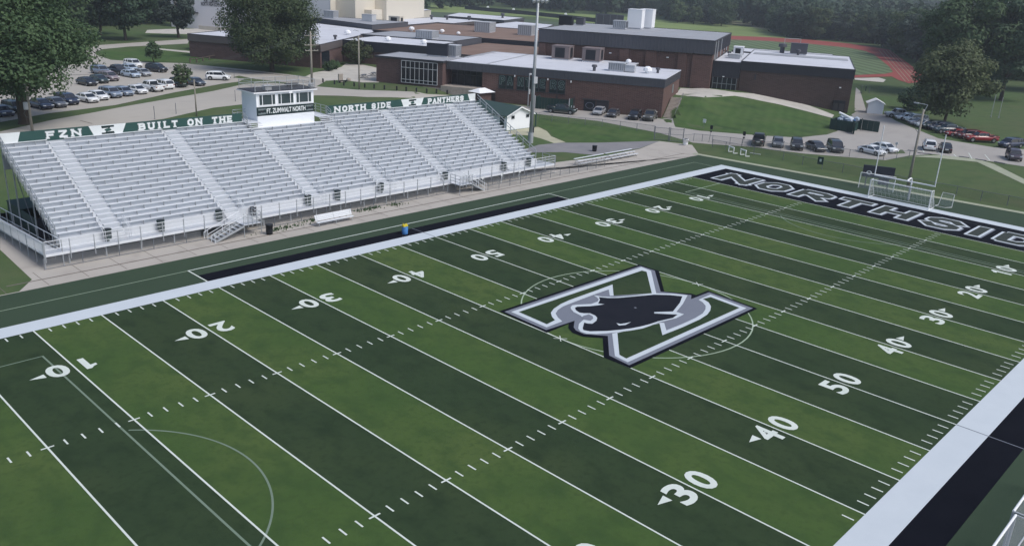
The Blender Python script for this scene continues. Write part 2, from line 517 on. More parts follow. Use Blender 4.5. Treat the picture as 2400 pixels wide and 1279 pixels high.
def text_mb(mb, txt, origin, ex, ey, w, h, off=0.0, mi=0, ref=None, slant=0.0):
    """fit the text into a w x h box starting at origin, along unit vectors ex (reading) and ey (up)"""
    vs, fs = text_tris(txt, off)
    if not vs:
        return
    rv = vs if ref is None else text_tris(txt, ref)[0]
    x0 = min(p[0] for p in rv); x1 = max(p[0] for p in rv)
    y0 = min(p[1] for p in rv); y1 = max(p[1] for p in rv)
    ex, ey, origin = Vector(ex), Vector(ey), Vector(origin)
    out = []
    for x, y in vs:
        ty = (y - y0) / (y1 - y0)
        out.append(origin + ex * ((x - x0) / (x1 - x0) * w + slant * ty) + ey * (ty * h))
    nrm = ex.cross(ey)
    mb.add(out, fs, mi)

# block capitals from strokes, so that an outline and its fill can share one skeleton
GLYPH = {
 'N': [[(0, 0), (0, 1)], [(0, 1), (1, 0)], [(1, 0), (1, 1)]], 'O': [[(.3, 0), (.7, 0), (1, .25), (1, .75), (.7, 1), (.3, 1), (0, .75), (0, .25), (.3, 0)]],
 'R': [[(0, 0), (0, 1), (.72, 1), (1, .88), (1, .6), (.72, .47), (0, .47)], [(.45, .47), (1, 0)]], 'T': [[(0, 1), (1, 1)], [(.5, 1), (.5, 0)]],
 'H': [[(0, 0), (0, 1)], [(1, 0), (1, 1)], [(0, .5), (1, .5)]], 'S': [[(1, .78), (.75, 1), (.25, 1), (0, .84), (0, .66), (.25, .53), (.75, .47), (1, .34), (1, .16), (.75, 0), (.25, 0), (0, .22)]],
 'I': [[(.5, 0), (.5, 1)]], 'D': [[(0, 0), (0, 1), (.62, 1), (1, .72), (1, .28), (.62, 0), (0, 0)]], 'E': [[(1, 1), (0, 1), (0, 0), (1, 0)], [(0, .5), (.8, .5)]],
 'F': [[(1, 1), (0, 1), (0, 0)], [(0, .5), (.8, .5)]], 'Z': [[(0, 1), (1, 1), (0, 0), (1, 0)]], 'L': [[(0, 1), (0, 0), (1, 0)]],
 'B': [[(0, 0), (0, 1), (.7, 1), (.95, .88), (.95, .65), (.7, .53), (0, .53)], [(.7, .53), (1, .4), (1, .13), (.7, 0), (0, 0)]],
 'U': [[(0, 1), (0, .22), (.25, 0), (.75, 0), (1, .22), (1, 1)]], 'P': [[(0, 0), (0, 1), (.72, 1), (1, .86), (1, .58), (.72, .45), (0, .45)]],
 'A': [[(0, 0), (.5, 1), (1, 0)], [(.2, .34), (.8, .34)]],
}
SERIF = {'N': [(0, 0), (0, 1), (1, 1)], 'R': [(0, 0), (0, 1), (1, 0)], 'T': [(.5, 0)], 'H': [(0, 0), (0, 1), (1, 0), (1, 1)], 'I': [(.5, 0), (.5, 1)], 'D': [(0, 0), (0, 1)], 'E': [(0, 0), (0, 1)],
         'F': [(0, 0), (0, 1)], 'L': [(0, 1), (0, 0)], 'B': [(0, 0), (0, 1)], 'U': [(0, 1), (1, 1)], 'P': [(0, 0), (0, 1)], 'A': [(0, 0), (1, 0)]}
def stroke_text(mb, ch, origin, ex, ey, w, h, t, grow=0.0, mi=0, serif=0.0, lift=0.0):
    '''letter ch in a w x h box; t = stroke width, grow = extra width all round'''
    ex, ey, o = Vector(ex), Vector(ey), Vector(origin)
    nz = ex.cross(ey).normalized()
    k = 0
    def quad(p, q, hw, e0, e1):
        nonlocal k
        d = (q - p)
        if d.length < 1e-6:
            return
        d.normalize()
        n = Vector((-d.y, d.x))
        pts = [p - d * e0 - n * hw, q + d * e1 - n * hw, q + d * e1 + n * hw, p - d * e0 + n * hw]
        mb.add([tuple(o + ex * a.x + ey * a.y + nz * (lift + .0006 * k)) for a in pts], [(0, 1, 2, 3)], mi)
        k += 1
    hw = t / 2 + grow
    f = lambda p: Vector((t / 2 + p[0] * (w - t), t / 2 + p[1] * (h - t)))
    for st in GLYPH[ch]:
        for i in range(len(st) - 1):
            bend0 = i > 0 or st[0] == st[-1]
            bend1 = i < len(st) - 2 or st[0] == st[-1]
            quad(f(st[i]), f(st[i + 1]), hw, hw * (.45 if bend0 else 1), hw * (.45 if bend1 else 1))
    if serif:
        for p in SERIF.get(ch, []):
            c = f(p)
            c.y += (t * .5 - serif * .5) * (1 if p[1] > .5 else -1)
            quad(c - Vector((t * .95, 0)), c + Vector((t * .95, 0)), serif / 2 + grow, grow, grow)

# ---------------------------------------------------------------- draped ground sheets
FX0, FX1, FY0, FY1, CELL = 20.0, 262.5, 40.0, 302.5, 2.5
def drape(name, poly, lift, m, parent=None, kind=True):
    """a ground sheet that follows the terrain"""
    bm = bmesh.new()
    vs = [bm.verts.new((p[0], p[1], 0)) for p in poly]
    f = bm.faces.new(vs)
    if f.calc_area() and f.normal.z < 0:
        f.normal_flip()
    bm.normal_update()
    if f.normal.z < 0:
        f.normal_flip()
    bmesh.ops.triangulate(bm, faces=[f])
    xs = [p[0] for p in poly]; ys = [p[1] for p in poly]
    if max(xs) > FX0 and min(xs) < FX1 and max(ys) > FY0 and min(ys) < FY1:
        for ax, lo, hi, pmin, pmax in ((0, FX0, FX1, min(xs), max(xs)), (1, FY0, FY1, min(ys), max(ys))):
            t = lo
            while t <= hi:
                if pmin < t < pmax:
                    co = (t, 0, 0) if ax == 0 else (0, t, 0)
                    no = (1, 0, 0) if ax == 0 else (0, 1, 0)
                    bmesh.ops.bisect_plane(bm, geom=bm.verts[:] + bm.edges[:] + bm.faces[:], plane_co=co, plane_no=no)
                t += CELL
    for v in bm.verts:
        v.co.z = hgt(v.co.x, v.co.y) + lift
    me = bpy.data.meshes.new(name)
    bm.to_mesh(me)
    bm.free()
    o = link(name, me, m, parent)
    if parent is None:
        o['kind'] = 'structure'
    return o

# ================================================================ GROUND
def axis(fine0, fine1, lo, hi):
    a = [lo, lo / 2, lo / 4, lo / 8] if lo < -500 else [lo]
    t = a[-1] + 60
    while t < fine0 - 1:
        a.append(t); t += 60
    t = fine0
    while t <= fine1 + 1e-6:
        a.append(t); t += CELL
    t = fine1 + 40
    while t < 900:
        a.append(t); t += 60
    a += [1400, hi]
    return a
gx = axis(FX0, FX1, -1400, 2400)
gy = axis(FY0, FY1, -1400, 2400)
mb = MB()
mb.v = [(x, y, hgt(x, y)) for y in gy for x in gx]
nx = len(gx)
mb.f = [(j * nx + i, j * nx + i + 1, (j + 1) * nx + i + 1, (j + 1) * nx + i) for j in range(len(gy) - 1) for i in range(nx - 1)]
mb.m = [0] * len(mb.f)
structure('ground', mb, 'grass')

Yd = 0.9144
W = 48.768
drape('concrete_apron', [(-40, 57.3), (105.6, 56.3)] + [(105.65, 56.32), (112.3, 61.99), (110.28, 67.04), (101.9, 64.83), (90.75, 64.43), (82.57, 65.59)] + [(79, 66), (79, 77.2), (12, 77.4)] + [(16.43, 80.75), (12.93, 68.8), (12.49, 59.45), (10.89, 57.3)] + [(8, 57.3)], 0.010, 'concrete')
drape('access_path', [(85.1, 74.25), (90.2, 75.7), (94.38, 75.13), (99.87, 71.75), (107.06, 68.59), (110.28, 67.04), (102.19, 65.04), (91.71, 65.61), (89.23, 69.77), (84.53, 72.39)], 0.020, 'asphalt')
drape('concession_path', [(93.64, 86.77), (101.22, 87), (102.34, 86.83), (100.5, 83.18), (97.52, 79.56), (95.62, 74.77), (93.39, 75.33), (94.6, 79.17), (94.84, 82.05), (92.23, 85.37)], 0.020, 'path')
drape('lower_yard', [(110.66, 110.81), (117, 107.51), (119.43, 102.49), (127.41, 93.88), (131.4, 81.26), (133.09, 80.24), (124.96, 73.7), (125.51, 68.9), (131.21, 60.22), (135.83, 55.08), (143.2, 53.3), (148.63, 53.82), (165.47, 59.31), (179.82, 63.82), (196.1, 70.79), (228.96, 84.51), (220.95, 79.93), (182.6, 62.32), (181.74, 57.58), (174.7, 52.88), (160.01, 39.48), (159.61, 29.94), (164.31, 24.32), (144.97, 19.63), (144.08, 28.12), (142.14, 34.15), (136.94, 36.27), (129.02, 37.12), (126.06, 41.7), (122.14, 47.71), (119.9, 55.18), (115.44, 60.89), (114.17, 62.94), (116.86, 71.62), (117.01, 85.52), (112.94, 96.54), (111.33, 100.85), (109.09, 107.95)], 0.024, 'lot')
drape('walkway', [(155.97, 93.53), (160.45, 89.04), (160.46, 82.33), (170.41, 79.95), (170.71, 74.88), (170.33, 69.64), (166.68, 62.62), (162.23, 61.06), (162.32, 66.71), (161.5, 72.13), (158.47, 78.54), (157.19, 80.69), (146.26, 81.44), (144, 85.6), (145.28, 87.71)], 0.030, 'pale_concrete')
drape('back_road', [(26.65, 114.78), (35.2, 120.37), (44.57, 125.06), (55.79, 130.37), (68.16, 136.49), (78.24, 143.01), (83.73, 141.97), (88.54, 134.18), (93.02, 126.65), (103.54, 118.1), (116.45, 118.85), (114.07, 116.3), (101.15, 115.28), (89.52, 118.77), (81.67, 123.8), (70.75, 121.72), (59.8, 120.46), (52.5, 117.35), (49.51, 116.04), (45.62, 115.35), (35.94, 110.67), (27.06, 106.39), (24.1, 106.24)], 0.020, 'road')
drape('road_joint', [(85.09, 169.04), (89.62, 158.74), (93.55, 149.8), (93.15, 149.17), (89.15, 157.93), (84.64, 168.17)], 0.045, 'joint', bpy.data.objects['back_road'])
drape('road_joint', [(38.24, 118.6), (38.95, 116.14), (38.85, 115.86), (38.13, 118.31)], 0.045, 'joint', bpy.data.objects['back_road'])
drape('car_park', [(28.52, 121.1), (36.37, 125.48), (47.27, 128.5), (60.44, 137.15), (74.25, 144.8), (78.71, 146.33), (81.58, 149.47), (80.85, 152.79), (83.4, 154.81), (83.74, 148.54), (85.44, 144.83), (88.19, 133.65), (95.33, 140.51), (95.22, 148.3), (93.9, 152.88), (91.2, 161.49), (86.63, 172), (83.33, 179.61), (76.76, 184.73), (71.76, 191.17), (72.65, 201.75), (74.47, 207.49), (79.22, 214.99), (87.65, 219.82), (106.11, 224.16), (113.39, 237.98), (101.74, 233.32), (79.45, 224.35), (74.72, 213.98), (67.53, 193.55), (63.3, 185.87), (53.91, 180.89), (39.48, 158.51)], 0.028, 'road')
drape('courtyard', [(95.3, 148.27), (100.73, 153.44), (106.45, 156.4), (112.95, 160.32), (118.29, 166.14), (121.19, 163.09), (120.14, 155.72), (103.77, 133.79), (100.63, 135.18), (99, 140.44), (95.57, 140.41), (94.48, 143.16)], 0.036, 'pale_concrete')
drape('front_drive', [(109.92, 260.31), (115.45, 271.33), (132.97, 279.2), (163.97, 300.67), (141.25, 259.42), (124.46, 253.04), (116.12, 256.06)], 0.020, 'pale_concrete')
drape('side_path', [(93.01, 213.57), (96.94, 205.39), (99.56, 193.34), (98.1, 190.57), (94.98, 201.39), (91.57, 210.41)], 0.024, 'pale_concrete')
drape('bank_lawn', [(125.85, 76.27), (133.23, 80.04), (142.45, 85.07), (146.26, 81.44), (149.25, 82.82), (156.84, 80.48), (161.08, 71.91), (161.86, 66.48), (161.97, 61.12), (150.69, 56.11), (143.85, 53.77), (136.63, 55.49), (132.04, 60.67), (126.31, 69.41), (126.48, 73.33)], 0.016, 'lawn')
drape('yard_lawn', [(109.93, 93.78), (114.73, 83.68), (116.53, 72.29), (111.97, 69.52), (107.38, 68.82), (100.45, 72.22), (96.15, 74.86), (98.43, 79.89), (101.52, 83.51), (102.99, 87.43)], 0.012, 'lawn')
drape('drive_lawn', [(76.12, 209.16), (86.28, 216.57), (93.25, 217.14), (97.44, 206.41), (98, 191.67), (90.55, 185.8), (80.64, 182.43), (76.98, 187.48), (73.13, 194.58)], 0.012, 'lawn')
drape('side_lawn', [(110.85, 168.8), (131.84, 195.39), (137.49, 196.32), (118.17, 169.21), (113.71, 165.81), (103.46, 158.45)], 0.012, 'lawn')
# distant sports grounds
drape('far_sports_field', [(457.14, 533.95), (456.24, 437.45), (503.21, 357.11), (516.76, 291.88), (536.25, 260.41), (403.54, 195.26), (387.37, 215.99), (393.35, 235.93), (378.31, 266.15), (401.22, 365.22), (345.5, 402.65)], 0.05, 'far_lawn')
drape('far_practice_turf', [(334.52, 417.93), (375.2, 396.22), (373.27, 322.59), (372.43, 290.61), (319.4, 248.03), (266.76, 280.25), (267.62, 333.81)], 0.08, 'far_dull')
drape('dry_bank', [(566.74, 321.19), (567.7, 296.01), (494.51, 244.83), (487.21, 252.38), (528.43, 298.72)], 0.09, 'dry')
drape('running_track', [(395.94, 224.77), (414.9, 210.73), (426.72, 192.83), (424.12, 171.28), (415.96, 157.17), (406.87, 144.43), (378.77, 130.76), (333.12, 108.55), (280.65, 83.7), (268.49, 79.95), (257.27, 80.65), (263.99, 86.31), (272.84, 91.67), (254.21, 96.08), (203.87, 110.37)], 0.06, 'track')
drape('track_infield', [(367.33, 207.72), (384.71, 194.53), (392.75, 176.49), (391.47, 157.08), (379.38, 144.07), (360.64, 132.68), (308.01, 106.01), (288.75, 97.39), (279.27, 96.22), (262.33, 99.57), (211.84, 115.11)], 0.10, 'infield')
tm = MB()
tl = [((393.49, 144.04), (261.27, 83.13)), ((396.06, 143.32), (262.67, 82.52)), ((398.35, 142.67), (265.59, 82.32)), ((400.37, 142.09), (268.39, 82.19)), ((396.32, 139.17), (272.49, 82.63))]
for p, q in tl:
    p, q = Vector((*p, 0.13)), Vector((*q, 0.13))
    d = (q - p).normalized()
    n = Vector((-d.y, d.x, 0)) * 0.07
    tm.quad(p - n, q - n, q + n, p + n)
structure('lane_marking', tm, 'faint_line2', bpy.data.objects['running_track'])
drape('throwing_pad', [(253.37, 95.32), (263.69, 92.06), (259.44, 88.29), (250.79, 85.64), (248.26, 93.13)], 0.10, 'pale_concrete')
drape('traffic_island', [(136.23, 39.95), (139.92, 40.11), (141.13, 38.93), (138.25, 37.44), (136.21, 38.34)], 0.05, 'grass')
drape('long_path', [(136.02, 36.07), (139.17, 32.47), (141.64, 27.39), (129.66, 17.55), (124.67, 14.18), (129.37, 15.3), (133.73, 18.59), (142.32, 25.06), (144.49, 28.24), (142.01, 33.43)], 0.032, 'curb')

# ---------------------------------------------------------------- the football field
turf = MB()
turf.quad((-25, -22, .03), (111.5, -22, .03), (110.2, 8, .03), (-25, 8, .03))
turf.add([(-25, 8, .03), (110.2, 8, .03), (106.0, 56.6, .03), (-25, 57.3, .03)], [(0, 1, 2, 3)])
field = structure('football_field', turf, 'turf_border')
def flat(name, polys, z, m, props=None):
    b = MB()
    for p in polys:
        b.add([(x, y, z) for x, y in p], [tuple(range(len(p)))])
    o = structure(name, b, m, field)
    return o
def rect(x0, x1, y0, y1):
    return [(x0, y0), (x1, y0), (x1, y1), (x0, y1)]
for k in range(0, 100, 5):
    idx = k // 5 if k < 50 else (95 - k) // 5
    flat('turf_strip', [rect(k * Yd, (k + 5) * Yd, 0, W)], .036, 'turf_light' if idx % 2 == 0 else 'turf_dark')
flat('end_zone', [rect(100 * Yd, 110 * Yd, 0, W)], .036, 'black_paint')
flat('end_zone', [rect(-10 * Yd, 0, 0, W)], .036, 'black_paint')
flat('border_stripe', [rect(-10 * Yd - 1.83, 110 * Yd + 1.83, W, W + 1.83)], .040, 'white_paint')
flat('border_stripe', [rect(-10 * Yd - 1.83, 110 * Yd + 1.83, -1.83, 0)], .040, 'white_paint')
flat('border_stripe', [rect(110 * Yd, 110 * Yd + 1.83, 0, W)], .040, 'white_paint')
flat('team_area', [rect(22.9, 68.3, W + 1.83, W + 3.6)], .040, 'black_paint')
flat('team_area', [rect(22.9, 68.5, -3.75, -1.83)], .040, 'black_paint')
flat('limit_line', [rect(22.75, 68.3, 53.85, 53.98)], .044, 'line_paint')
flat('limit_line', [rect(-20, 22.75, 53.86, 53.94)], .044, 'faint_line2')
flat('limit_line', [rect(68.3, 100.4, 53.86, 53.94)], .044, 'faint_line2')
flat('limit_line', [rect(22.75, 22.87, W + 1.85, 53.85)], .044, 'line_paint')
flat('limit_line', [rect(68.2, 68.32, W + 1.85, 53.85)], .044, 'line_paint')
flat('limit_line', [rect(100.3, 100.4, W + 1.85, 53.85)], .044, 'faint_line2')
for k in range(0, 101, 5):
    flat('yard_line', [rect(k * Yd - .05, k * Yd + .05, 0, W)], .048, 'line_paint')
flat('halfway_line', [rect(50 * Yd - .04, 50 * Yd + .04, W, W + 3.6)], .048, 'grey_paint')
flat('halfway_line', [rect(50 * Yd - .04, 50 * Yd + .04, -4.6, 0)], .048, 'grey_paint')
# hash marks: one small mesh, many objects
hm = MB(); hm.quad((-.048, -.31, 0), (.048, -.31, 0), (.048, .31, 0), (-.048, .31, 0))
hme = hm.mesh('hash_mark'); hme.materials.append(M['line_paint'])
hx = MB(); hx.quad((-.33, -.055, 0), (.33, -.055, 0), (.33, .055, 0), (-.33, .055, 0))
hxe = hx.mesh('hash_cross'); hxe.materials.append(M['line_paint'])
for k in range(1, 100):
    for yy, kmin in ((W / 3, 12), (2 * W / 3, 2), (0.48, 34), (W - 0.48, 6)):
        if k < kmin:
            continue
        if k % 5:
            o = link('hash_mark', hme, None, field, (k * Yd, yy, .050))
        elif 10 < yy < 40:
            link('hash_cross', hxe, None, field, (k * Yd, yy, .052))
for k in (40, 60):
    b = MB()
    for s in (-1, 1):
        b.quad((k * Yd - .35, W / 2 - .35 * s - .05, .054 + s * .002), (k * Yd - .35, W / 2 - .35 * s + .05, .054 + s * .002), (k * Yd + .35, W / 2 + .35 * s + .05, .054 + s * .002), (k * Yd + .35, W / 2 + .35 * s - .05, .054 + s * .002))
    structure('kick_off_cross', b, 'line_paint', field)
# soccer markings
def arc(cx, cy, r, t0, t1, wd=.11, n=64):
    P = []
    for i in range(n):
        a, b = t0 + (t1 - t0) * i / n, t0 + (t1 - t0) * (i + 1) / n
        r0, r1 = r - wd / 2, r + wd / 2
        P.append([(cx + r0 * math.cos(a), cy + r0 * math.sin(a)), (cx + r1 * math.cos(a), cy + r1 * math.sin(a)), (cx + r1 * math.cos(b), cy + r1 * math.sin(b)), (cx + r0 * math.cos(b), cy + r0 * math.sin(b))])
    return P
flat('centre_circle', arc(45.72, 24.38, 9.15, 0, 2 * math.pi), .044, 'faint_line2')
flat('penalty_arc', arc(3.2, 24.7, 8.65, -.92, .92), .044, 'faint_paint')
flat('penalty_arc', arc(88.2, 24.2, 8.65, math.pi - .92, math.pi + .92), .044, 'faint_paint')
flat('penalty_line', [rect(8.17, 8.29, 4.5, 44.3)], .044, 'faint_paint')
flat('penalty_line', [rect(-9, 8.17, 44.2, 44.3)], .044, 'faint_paint')
flat('penalty_line', [rect(83.2, 83.34, 4.5, 44.3), rect(83.85, 83.95, 4.5, 44.3)], .044, 'faint_paint')
flat('penalty_line', [rect(83.34, 91.4, 44.2, 44.32)], .044, 'faint_line2')
flat('goal_area_line', [rect(99.2, 99.32, 1, W - 1)], .044, 'letter_fill')
flat('service_mark', [rect(2.1, 2.2, 20.6, 21.4), rect(2.3, 2.4, 20.6, 21.4)], .044, 'faint_line2')
# yard numbers: outlines of bold digits, drawn flat on the turf
def number(k, txt, arrow, far):
    xc = k * Yd
    yc = 41.45 if far else 7.32
    s = -1 if far else 1
    ex, ey = (s, 0, 0), (0, s, 0)
    b = MB()
    digs = txt if not far else txt
    for i, ch in enumerate(digs):
        cx = xc + s * ((-0.98 if i == 0 else 0.95) if ch != '1' else -0.68)
        w = 1.22 if ch != '1' else 0.85
        o = (cx - s * w / 2, yc - s * 0.9, .054)
        if ch == '1':
            for q in ([(-.2, -.9), (.2, -.9), (.2, .9), (-.12, .9), (-.2, .62)], [(-.2, .62), (-.12, .9), (-.3, .68), (-.55, .56), (-.55, .28), (-.2, .36)]):
                pts = [(cx + s * px_, yc + s * py_, .054) for px_, py_ in q]
                b.add(pts, [tuple(range(len(pts)))])
        else:
            text_mb(b, ch, (o[0] + s * .06, o[1] + s * .06, o[2]), ex, ey, w - .08, 1.72, off=0.028, ref=0.0)
    if arrow:
        d = arrow                       # towards -x or +x
        yb = yc + s * 0.25
        xb = xc + d * 1.78
        b.add([(xb, yb - .29, .054), (xb + d * .9, yb, .054), (xb, yb + .29, .054)], [(0, 1, 2) if d > 0 else (2, 1, 0)])
    structure('yard_number', b, 'line_paint', field)
for far in (False, True):
    for k in range(10, 100, 10):
        v = k if k <= 50 else 100 - k
        if not far and k < 20:
            continue
        number(k, str(v), 0 if k == 50 else (-1 if k < 50 else 1), far)
# end zone lettering, each letter from its own box (x0, x1 up the letter; y0 right end, y1 left end)
boxes = [('N', 93.6, 98.2, 41.5, 46.7), ('O', 93.6, 98.3, 36.6, 40.9), ('R', 93.8, 98.2, 31.0, 35.7), ('T', 93.9, 98.3, 26.2, 30.4), ('H', 93.9, 98.4, 20.7, 25.3),
         ('S', 93.5, 98.4, 15.3, 19.6), ('I', 93.6, 98.2, 12.5, 14.6), ('D', 93.7, 98.3, 7.4, 11.7), ('E', 93.7, 98.3, 2.6, 6.7)]
for ch, x0, x1, y0, y1 in boxes:
    b = MB()
    x0, x1, y0, y1 = x0 - .32, x1 + .35, y0 - .05, y1 + .05
    o_ = (x0 + .2, y1 - .2)
    a_ = ((0, -1, 0), (1, 0, 0), y1 - y0 - .4, x1 - x0 - .4)
    if ch == 'I':
        o_ = (x0 + .2, y1 - .35); a_ = ((0, -1, 0), (1, 0, 0), y1 - y0 - .7, x1 - x0 - .4)
    tk = 1.22
    stroke_text(b, ch, (o_[0] - .14, o_[1] - .14, .046), *a_, tk, .28, 1)
    stroke_text(b, ch, (*o_, .060), *a_, tk, .24, 0)
    stroke_text(b, ch, (*o_, .076), *a_, tk, -.06, 2)
    structure('end_zone_letter', b, ['white_paint', 'grey_paint', 'letter_fill'], field)
# midfield emblem
def emblem(name, pts, z, m):
    b = MB()
    b.add([(x, y, z) for x, y in pts], [tuple(range(len(pts)))])
    bm = bmesh.new()
    vs = [bm.verts.new(v) for v in b.v]
    f = bm.faces.new(vs)
    bm.normal_update()
    if f.normal.z < 0:
        f.normal_flip()
    bmesh.ops.triangulate(bm, faces=[f])
    me = bpy.data.meshes.new(name)
    bm.to_mesh(me); bm.free()
    link(name, me, m, field)
emblem('emblem_outline', [(36.84, 30.91), (55.07, 30.84), (55.04, 28.6), (50.95, 25.2), (52.35, 23.38), (52.35, 22.92), (54.18, 22.91), (53.73, 17.95), (36.53, 18.03), (36.49, 20.28), (39.06, 22.42), (38.12, 23.52), (38.06, 24.48), (38.49, 25.25), (39.15, 25.78), (36.57, 25.71)], .060, 'black_paint')
emblem('emblem_border', [(37.06, 30.58), (54.8, 30.51), (54.79, 28.88), (50.63, 25.35), (51.44, 24.18), (52.02, 23.18), (51.18, 22.68), (53.86, 22.6), (53.47, 18.22), (36.82, 18.35), (37.01, 20.22), (39.65, 22.42), (38.53, 23.76), (38.6, 24.6), (38.89, 25.07), (39.96, 25.88), (36.91, 26.07)], .066, 'grey_paint')
emblem('emblem_limb', [(37.43, 30.22), (54.64, 30.26), (54.46, 29.06), (49.98, 25.34), (46.37, 27.47), (47.51, 28.48), (45.8, 28.51), (43.64, 28.47), (42.27, 28.43), (41.51, 28.39), (40.61, 28.16), (39.92, 27.79), (39.43, 27.12), (39.11, 26.4), (37.3, 26.38)], .072, 'white_paint')
emblem('emblem_limb', [(51.57, 22.19), (53.45, 22.21), (53.04, 18.57), (37.12, 18.7), (37.24, 19.9), (40.25, 22.48), (44.79, 21.4), (45.07, 21.16), (43.95, 20.19), (45.99, 20.11), (47.82, 20.13), (49.16, 20.28), (50.11, 20.62), (50.81, 21.04), (51.31, 21.63)], .072, 'white_paint')
emblem('emblem_field', [(37.88, 29.82), (53.84, 29.62), (53.89, 29.14), (49.68, 25.58), (46.66, 27.3), (48.76, 29.04), (46.41, 29), (44.26, 28.99), (42.9, 28.97), (41.75, 28.85), (40.54, 28.53), (39.72, 28.11), (39.16, 27.49), (38.85, 26.91), (37.76, 26.77)], .078, 'turf_dark')
emblem('emblem_field', [(51.99, 22.03), (52.91, 21.87), (52.65, 18.99), (37.52, 19.12), (37.64, 19.81), (40.63, 22.28), (44.69, 21.33), (42.93, 19.84), (45.39, 19.72), (47.86, 19.73), (49.24, 19.9), (50.2, 20.22), (51.04, 20.68), (51.7, 21.31)], .078, 'turf_dark')
emblem('emblem_head_outline', [(45.39, 28.42), (45.73, 27.71), (46.42, 27.02), (48.04, 26.19), (49.84, 25.45), (50.94, 24.43), (51.71, 23.36), (49.64, 22.47), (47.73, 21.82), (47.79, 21.14), (46.6, 21.06), (44.68, 21.48), (43.75, 21.48), (42.81, 21.56), (41.78, 21.89), (40.87, 22.3), (39.98, 22.7), (39.2, 23.18), (38.7, 23.67), (38.65, 24.19), (38.98, 24.71), (39.72, 25.25), (40.75, 25.59), (41.09, 26.22), (41.22, 27.05), (41.6, 27.68), (41.89, 27.92), (42.25, 28.05), (42.57, 27.95), (43.68, 27.28), (44.5, 27.28), (45, 27.55), (45.26, 28.01)], .084, 'white_paint')
emblem('emblem_head', [(45.38, 27.85), (45.86, 27.19), (46.59, 26.67), (47.97, 26.01), (49.54, 25.24), (50.5, 24.37), (51.11, 23.49), (49.68, 22.78), (47.57, 22.04), (46.28, 22.94), (46.03, 22.76), (47.3, 21.42), (46.42, 21.27), (44.88, 21.62), (43.91, 21.7), (43.07, 21.86), (42.11, 22.14), (41.19, 22.54), (40.33, 22.98), (39.25, 23.78), (39.04, 24.23), (39.25, 24.49), (40.21, 25.14), (40.28, 24.85), (40.52, 24.6), (41.22, 24.76), (41.74, 25.09), (41.99, 25.49), (42.04, 26.06), (41.68, 26.36), (41.49, 26.67), (41.65, 27.17), (41.96, 27.55), (42.32, 27.61), (43.21, 27.02), (43.89, 26.72), (44.5, 26.55), (44.19, 26.97), (44.97, 27.4)], .090, 'emblem_black')
emblem('emblem_nose', [(41.23, 26.05), (41.78, 25.97), (41.73, 25.55), (41.4, 25.21), (40.87, 25.05), (40.75, 25.3), (40.66, 25.52), (40.89, 25.94)], .096, 'grey_paint')
emblem('emblem_mouth', [(42.06, 23.48), (42.16, 23.17), (42.64, 22.98), (43.15, 22.89), (42.33, 22.8), (41.83, 23.05)], .096, 'white_paint')
emblem('emblem_whisker', [(46.09, 22.86), (47.02, 22.33), (47.8, 21.2), (46.75, 22.15)], .096, 'white_paint')
emblem('emblem_eye', [(45.75, 24.57), (45.94, 24.55), (45.9, 24.35), (45.71, 24.38)], .096, 'grey_paint')
# kerb strip behind the end zone
drape('kerb_strip', [(105.6, 57.6), (106.7, 57.9), (109.3, 30), (111.3, 8), (113.8, -20), (112.6, -20), (110.2, 8), (108.2, 30)], 0.045, 'curb')

# ================================================================ BLEACHERS
Y0, DY, Z0, DZ, NR = 62.85, 0.6096, 2.35, 0.30, 20
XL, XR = 15.85, 75.35
aisles = [(19.7, 21.2), (30.8, 32.3), (40.2, 41.7), (49.4, 50.9), (58.5, 60.0), (69.5, 71.0)]
segs = []
x = XL
for a, b in aisles:
    segs.append((x, a)); x = b
segs.append((x, XR))
bleach = thing('bleachers', 'long silver aluminium bleachers with twenty rows beside the football field', 'bleachers', (45.7, 61.4, 0))
for i in range(NR):
    y = Y0 + DY * i; z = Z0 + DZ * i
    for k, (a, b) in enumerate(segs):
        if i >= 18 and k == 3:
            continue
        p = MB()
        p.box(a + .02, b - .02, y, y + .25, z - .045, z)
        part('seat_plank', p, 'alu', bleach)
    bx = [(XL, XR)] if i < 18 else [(XL, 40.2), (50.9, XR)]
    for a, b in bx:
        p = MB()
        p.box(a, b, y - .27, y + .32, z - .475, z - .44)
        part('foot_plank', p, 'alu_deck', bleach)
        p = MB()
        p.box(a, b, y + .322, y + .337, z - .44, z - .145)
        part('riser', p, 'alu_deck', bleach)
    for a, b in aisles:
        if i >= 18 and (a, b) in aisles[2:4]:
            continue
        p = MB()
        p.box(a + .10, b - .02, y - .30, y + .06, z - .30, z - .26)
        p.box(a + .10, b - .02, y - .288, y - .273, z - .60, z - .302, 1)
        p.box(a + .10, b - .02, y + .033, y + .048, z - .44, z - .302, 1)
        part('aisle_step', p, ['alu', 'step_riser'], bleach)
br = MB()
for i in range(NR):
    y = Y0 + DY * i; z = Z0 + DZ * i
    for k, (a, b) in enumerate(segs):
        if i >= 18 and k == 3:
            continue
        n = max(1, round((b - a) / 1.83))
        for j in range(n + 1):
            xx = a + .15 + (b - a - .3) * (j + (0.5 if i % 2 else 0) * (1 if j < n else 0)) / n
            br.box(xx - .018, xx + .018, y + .08, y + .22, z - .44, z - .046)
part('seat_bracket', br, 'ac', bleach, kind='stuff')
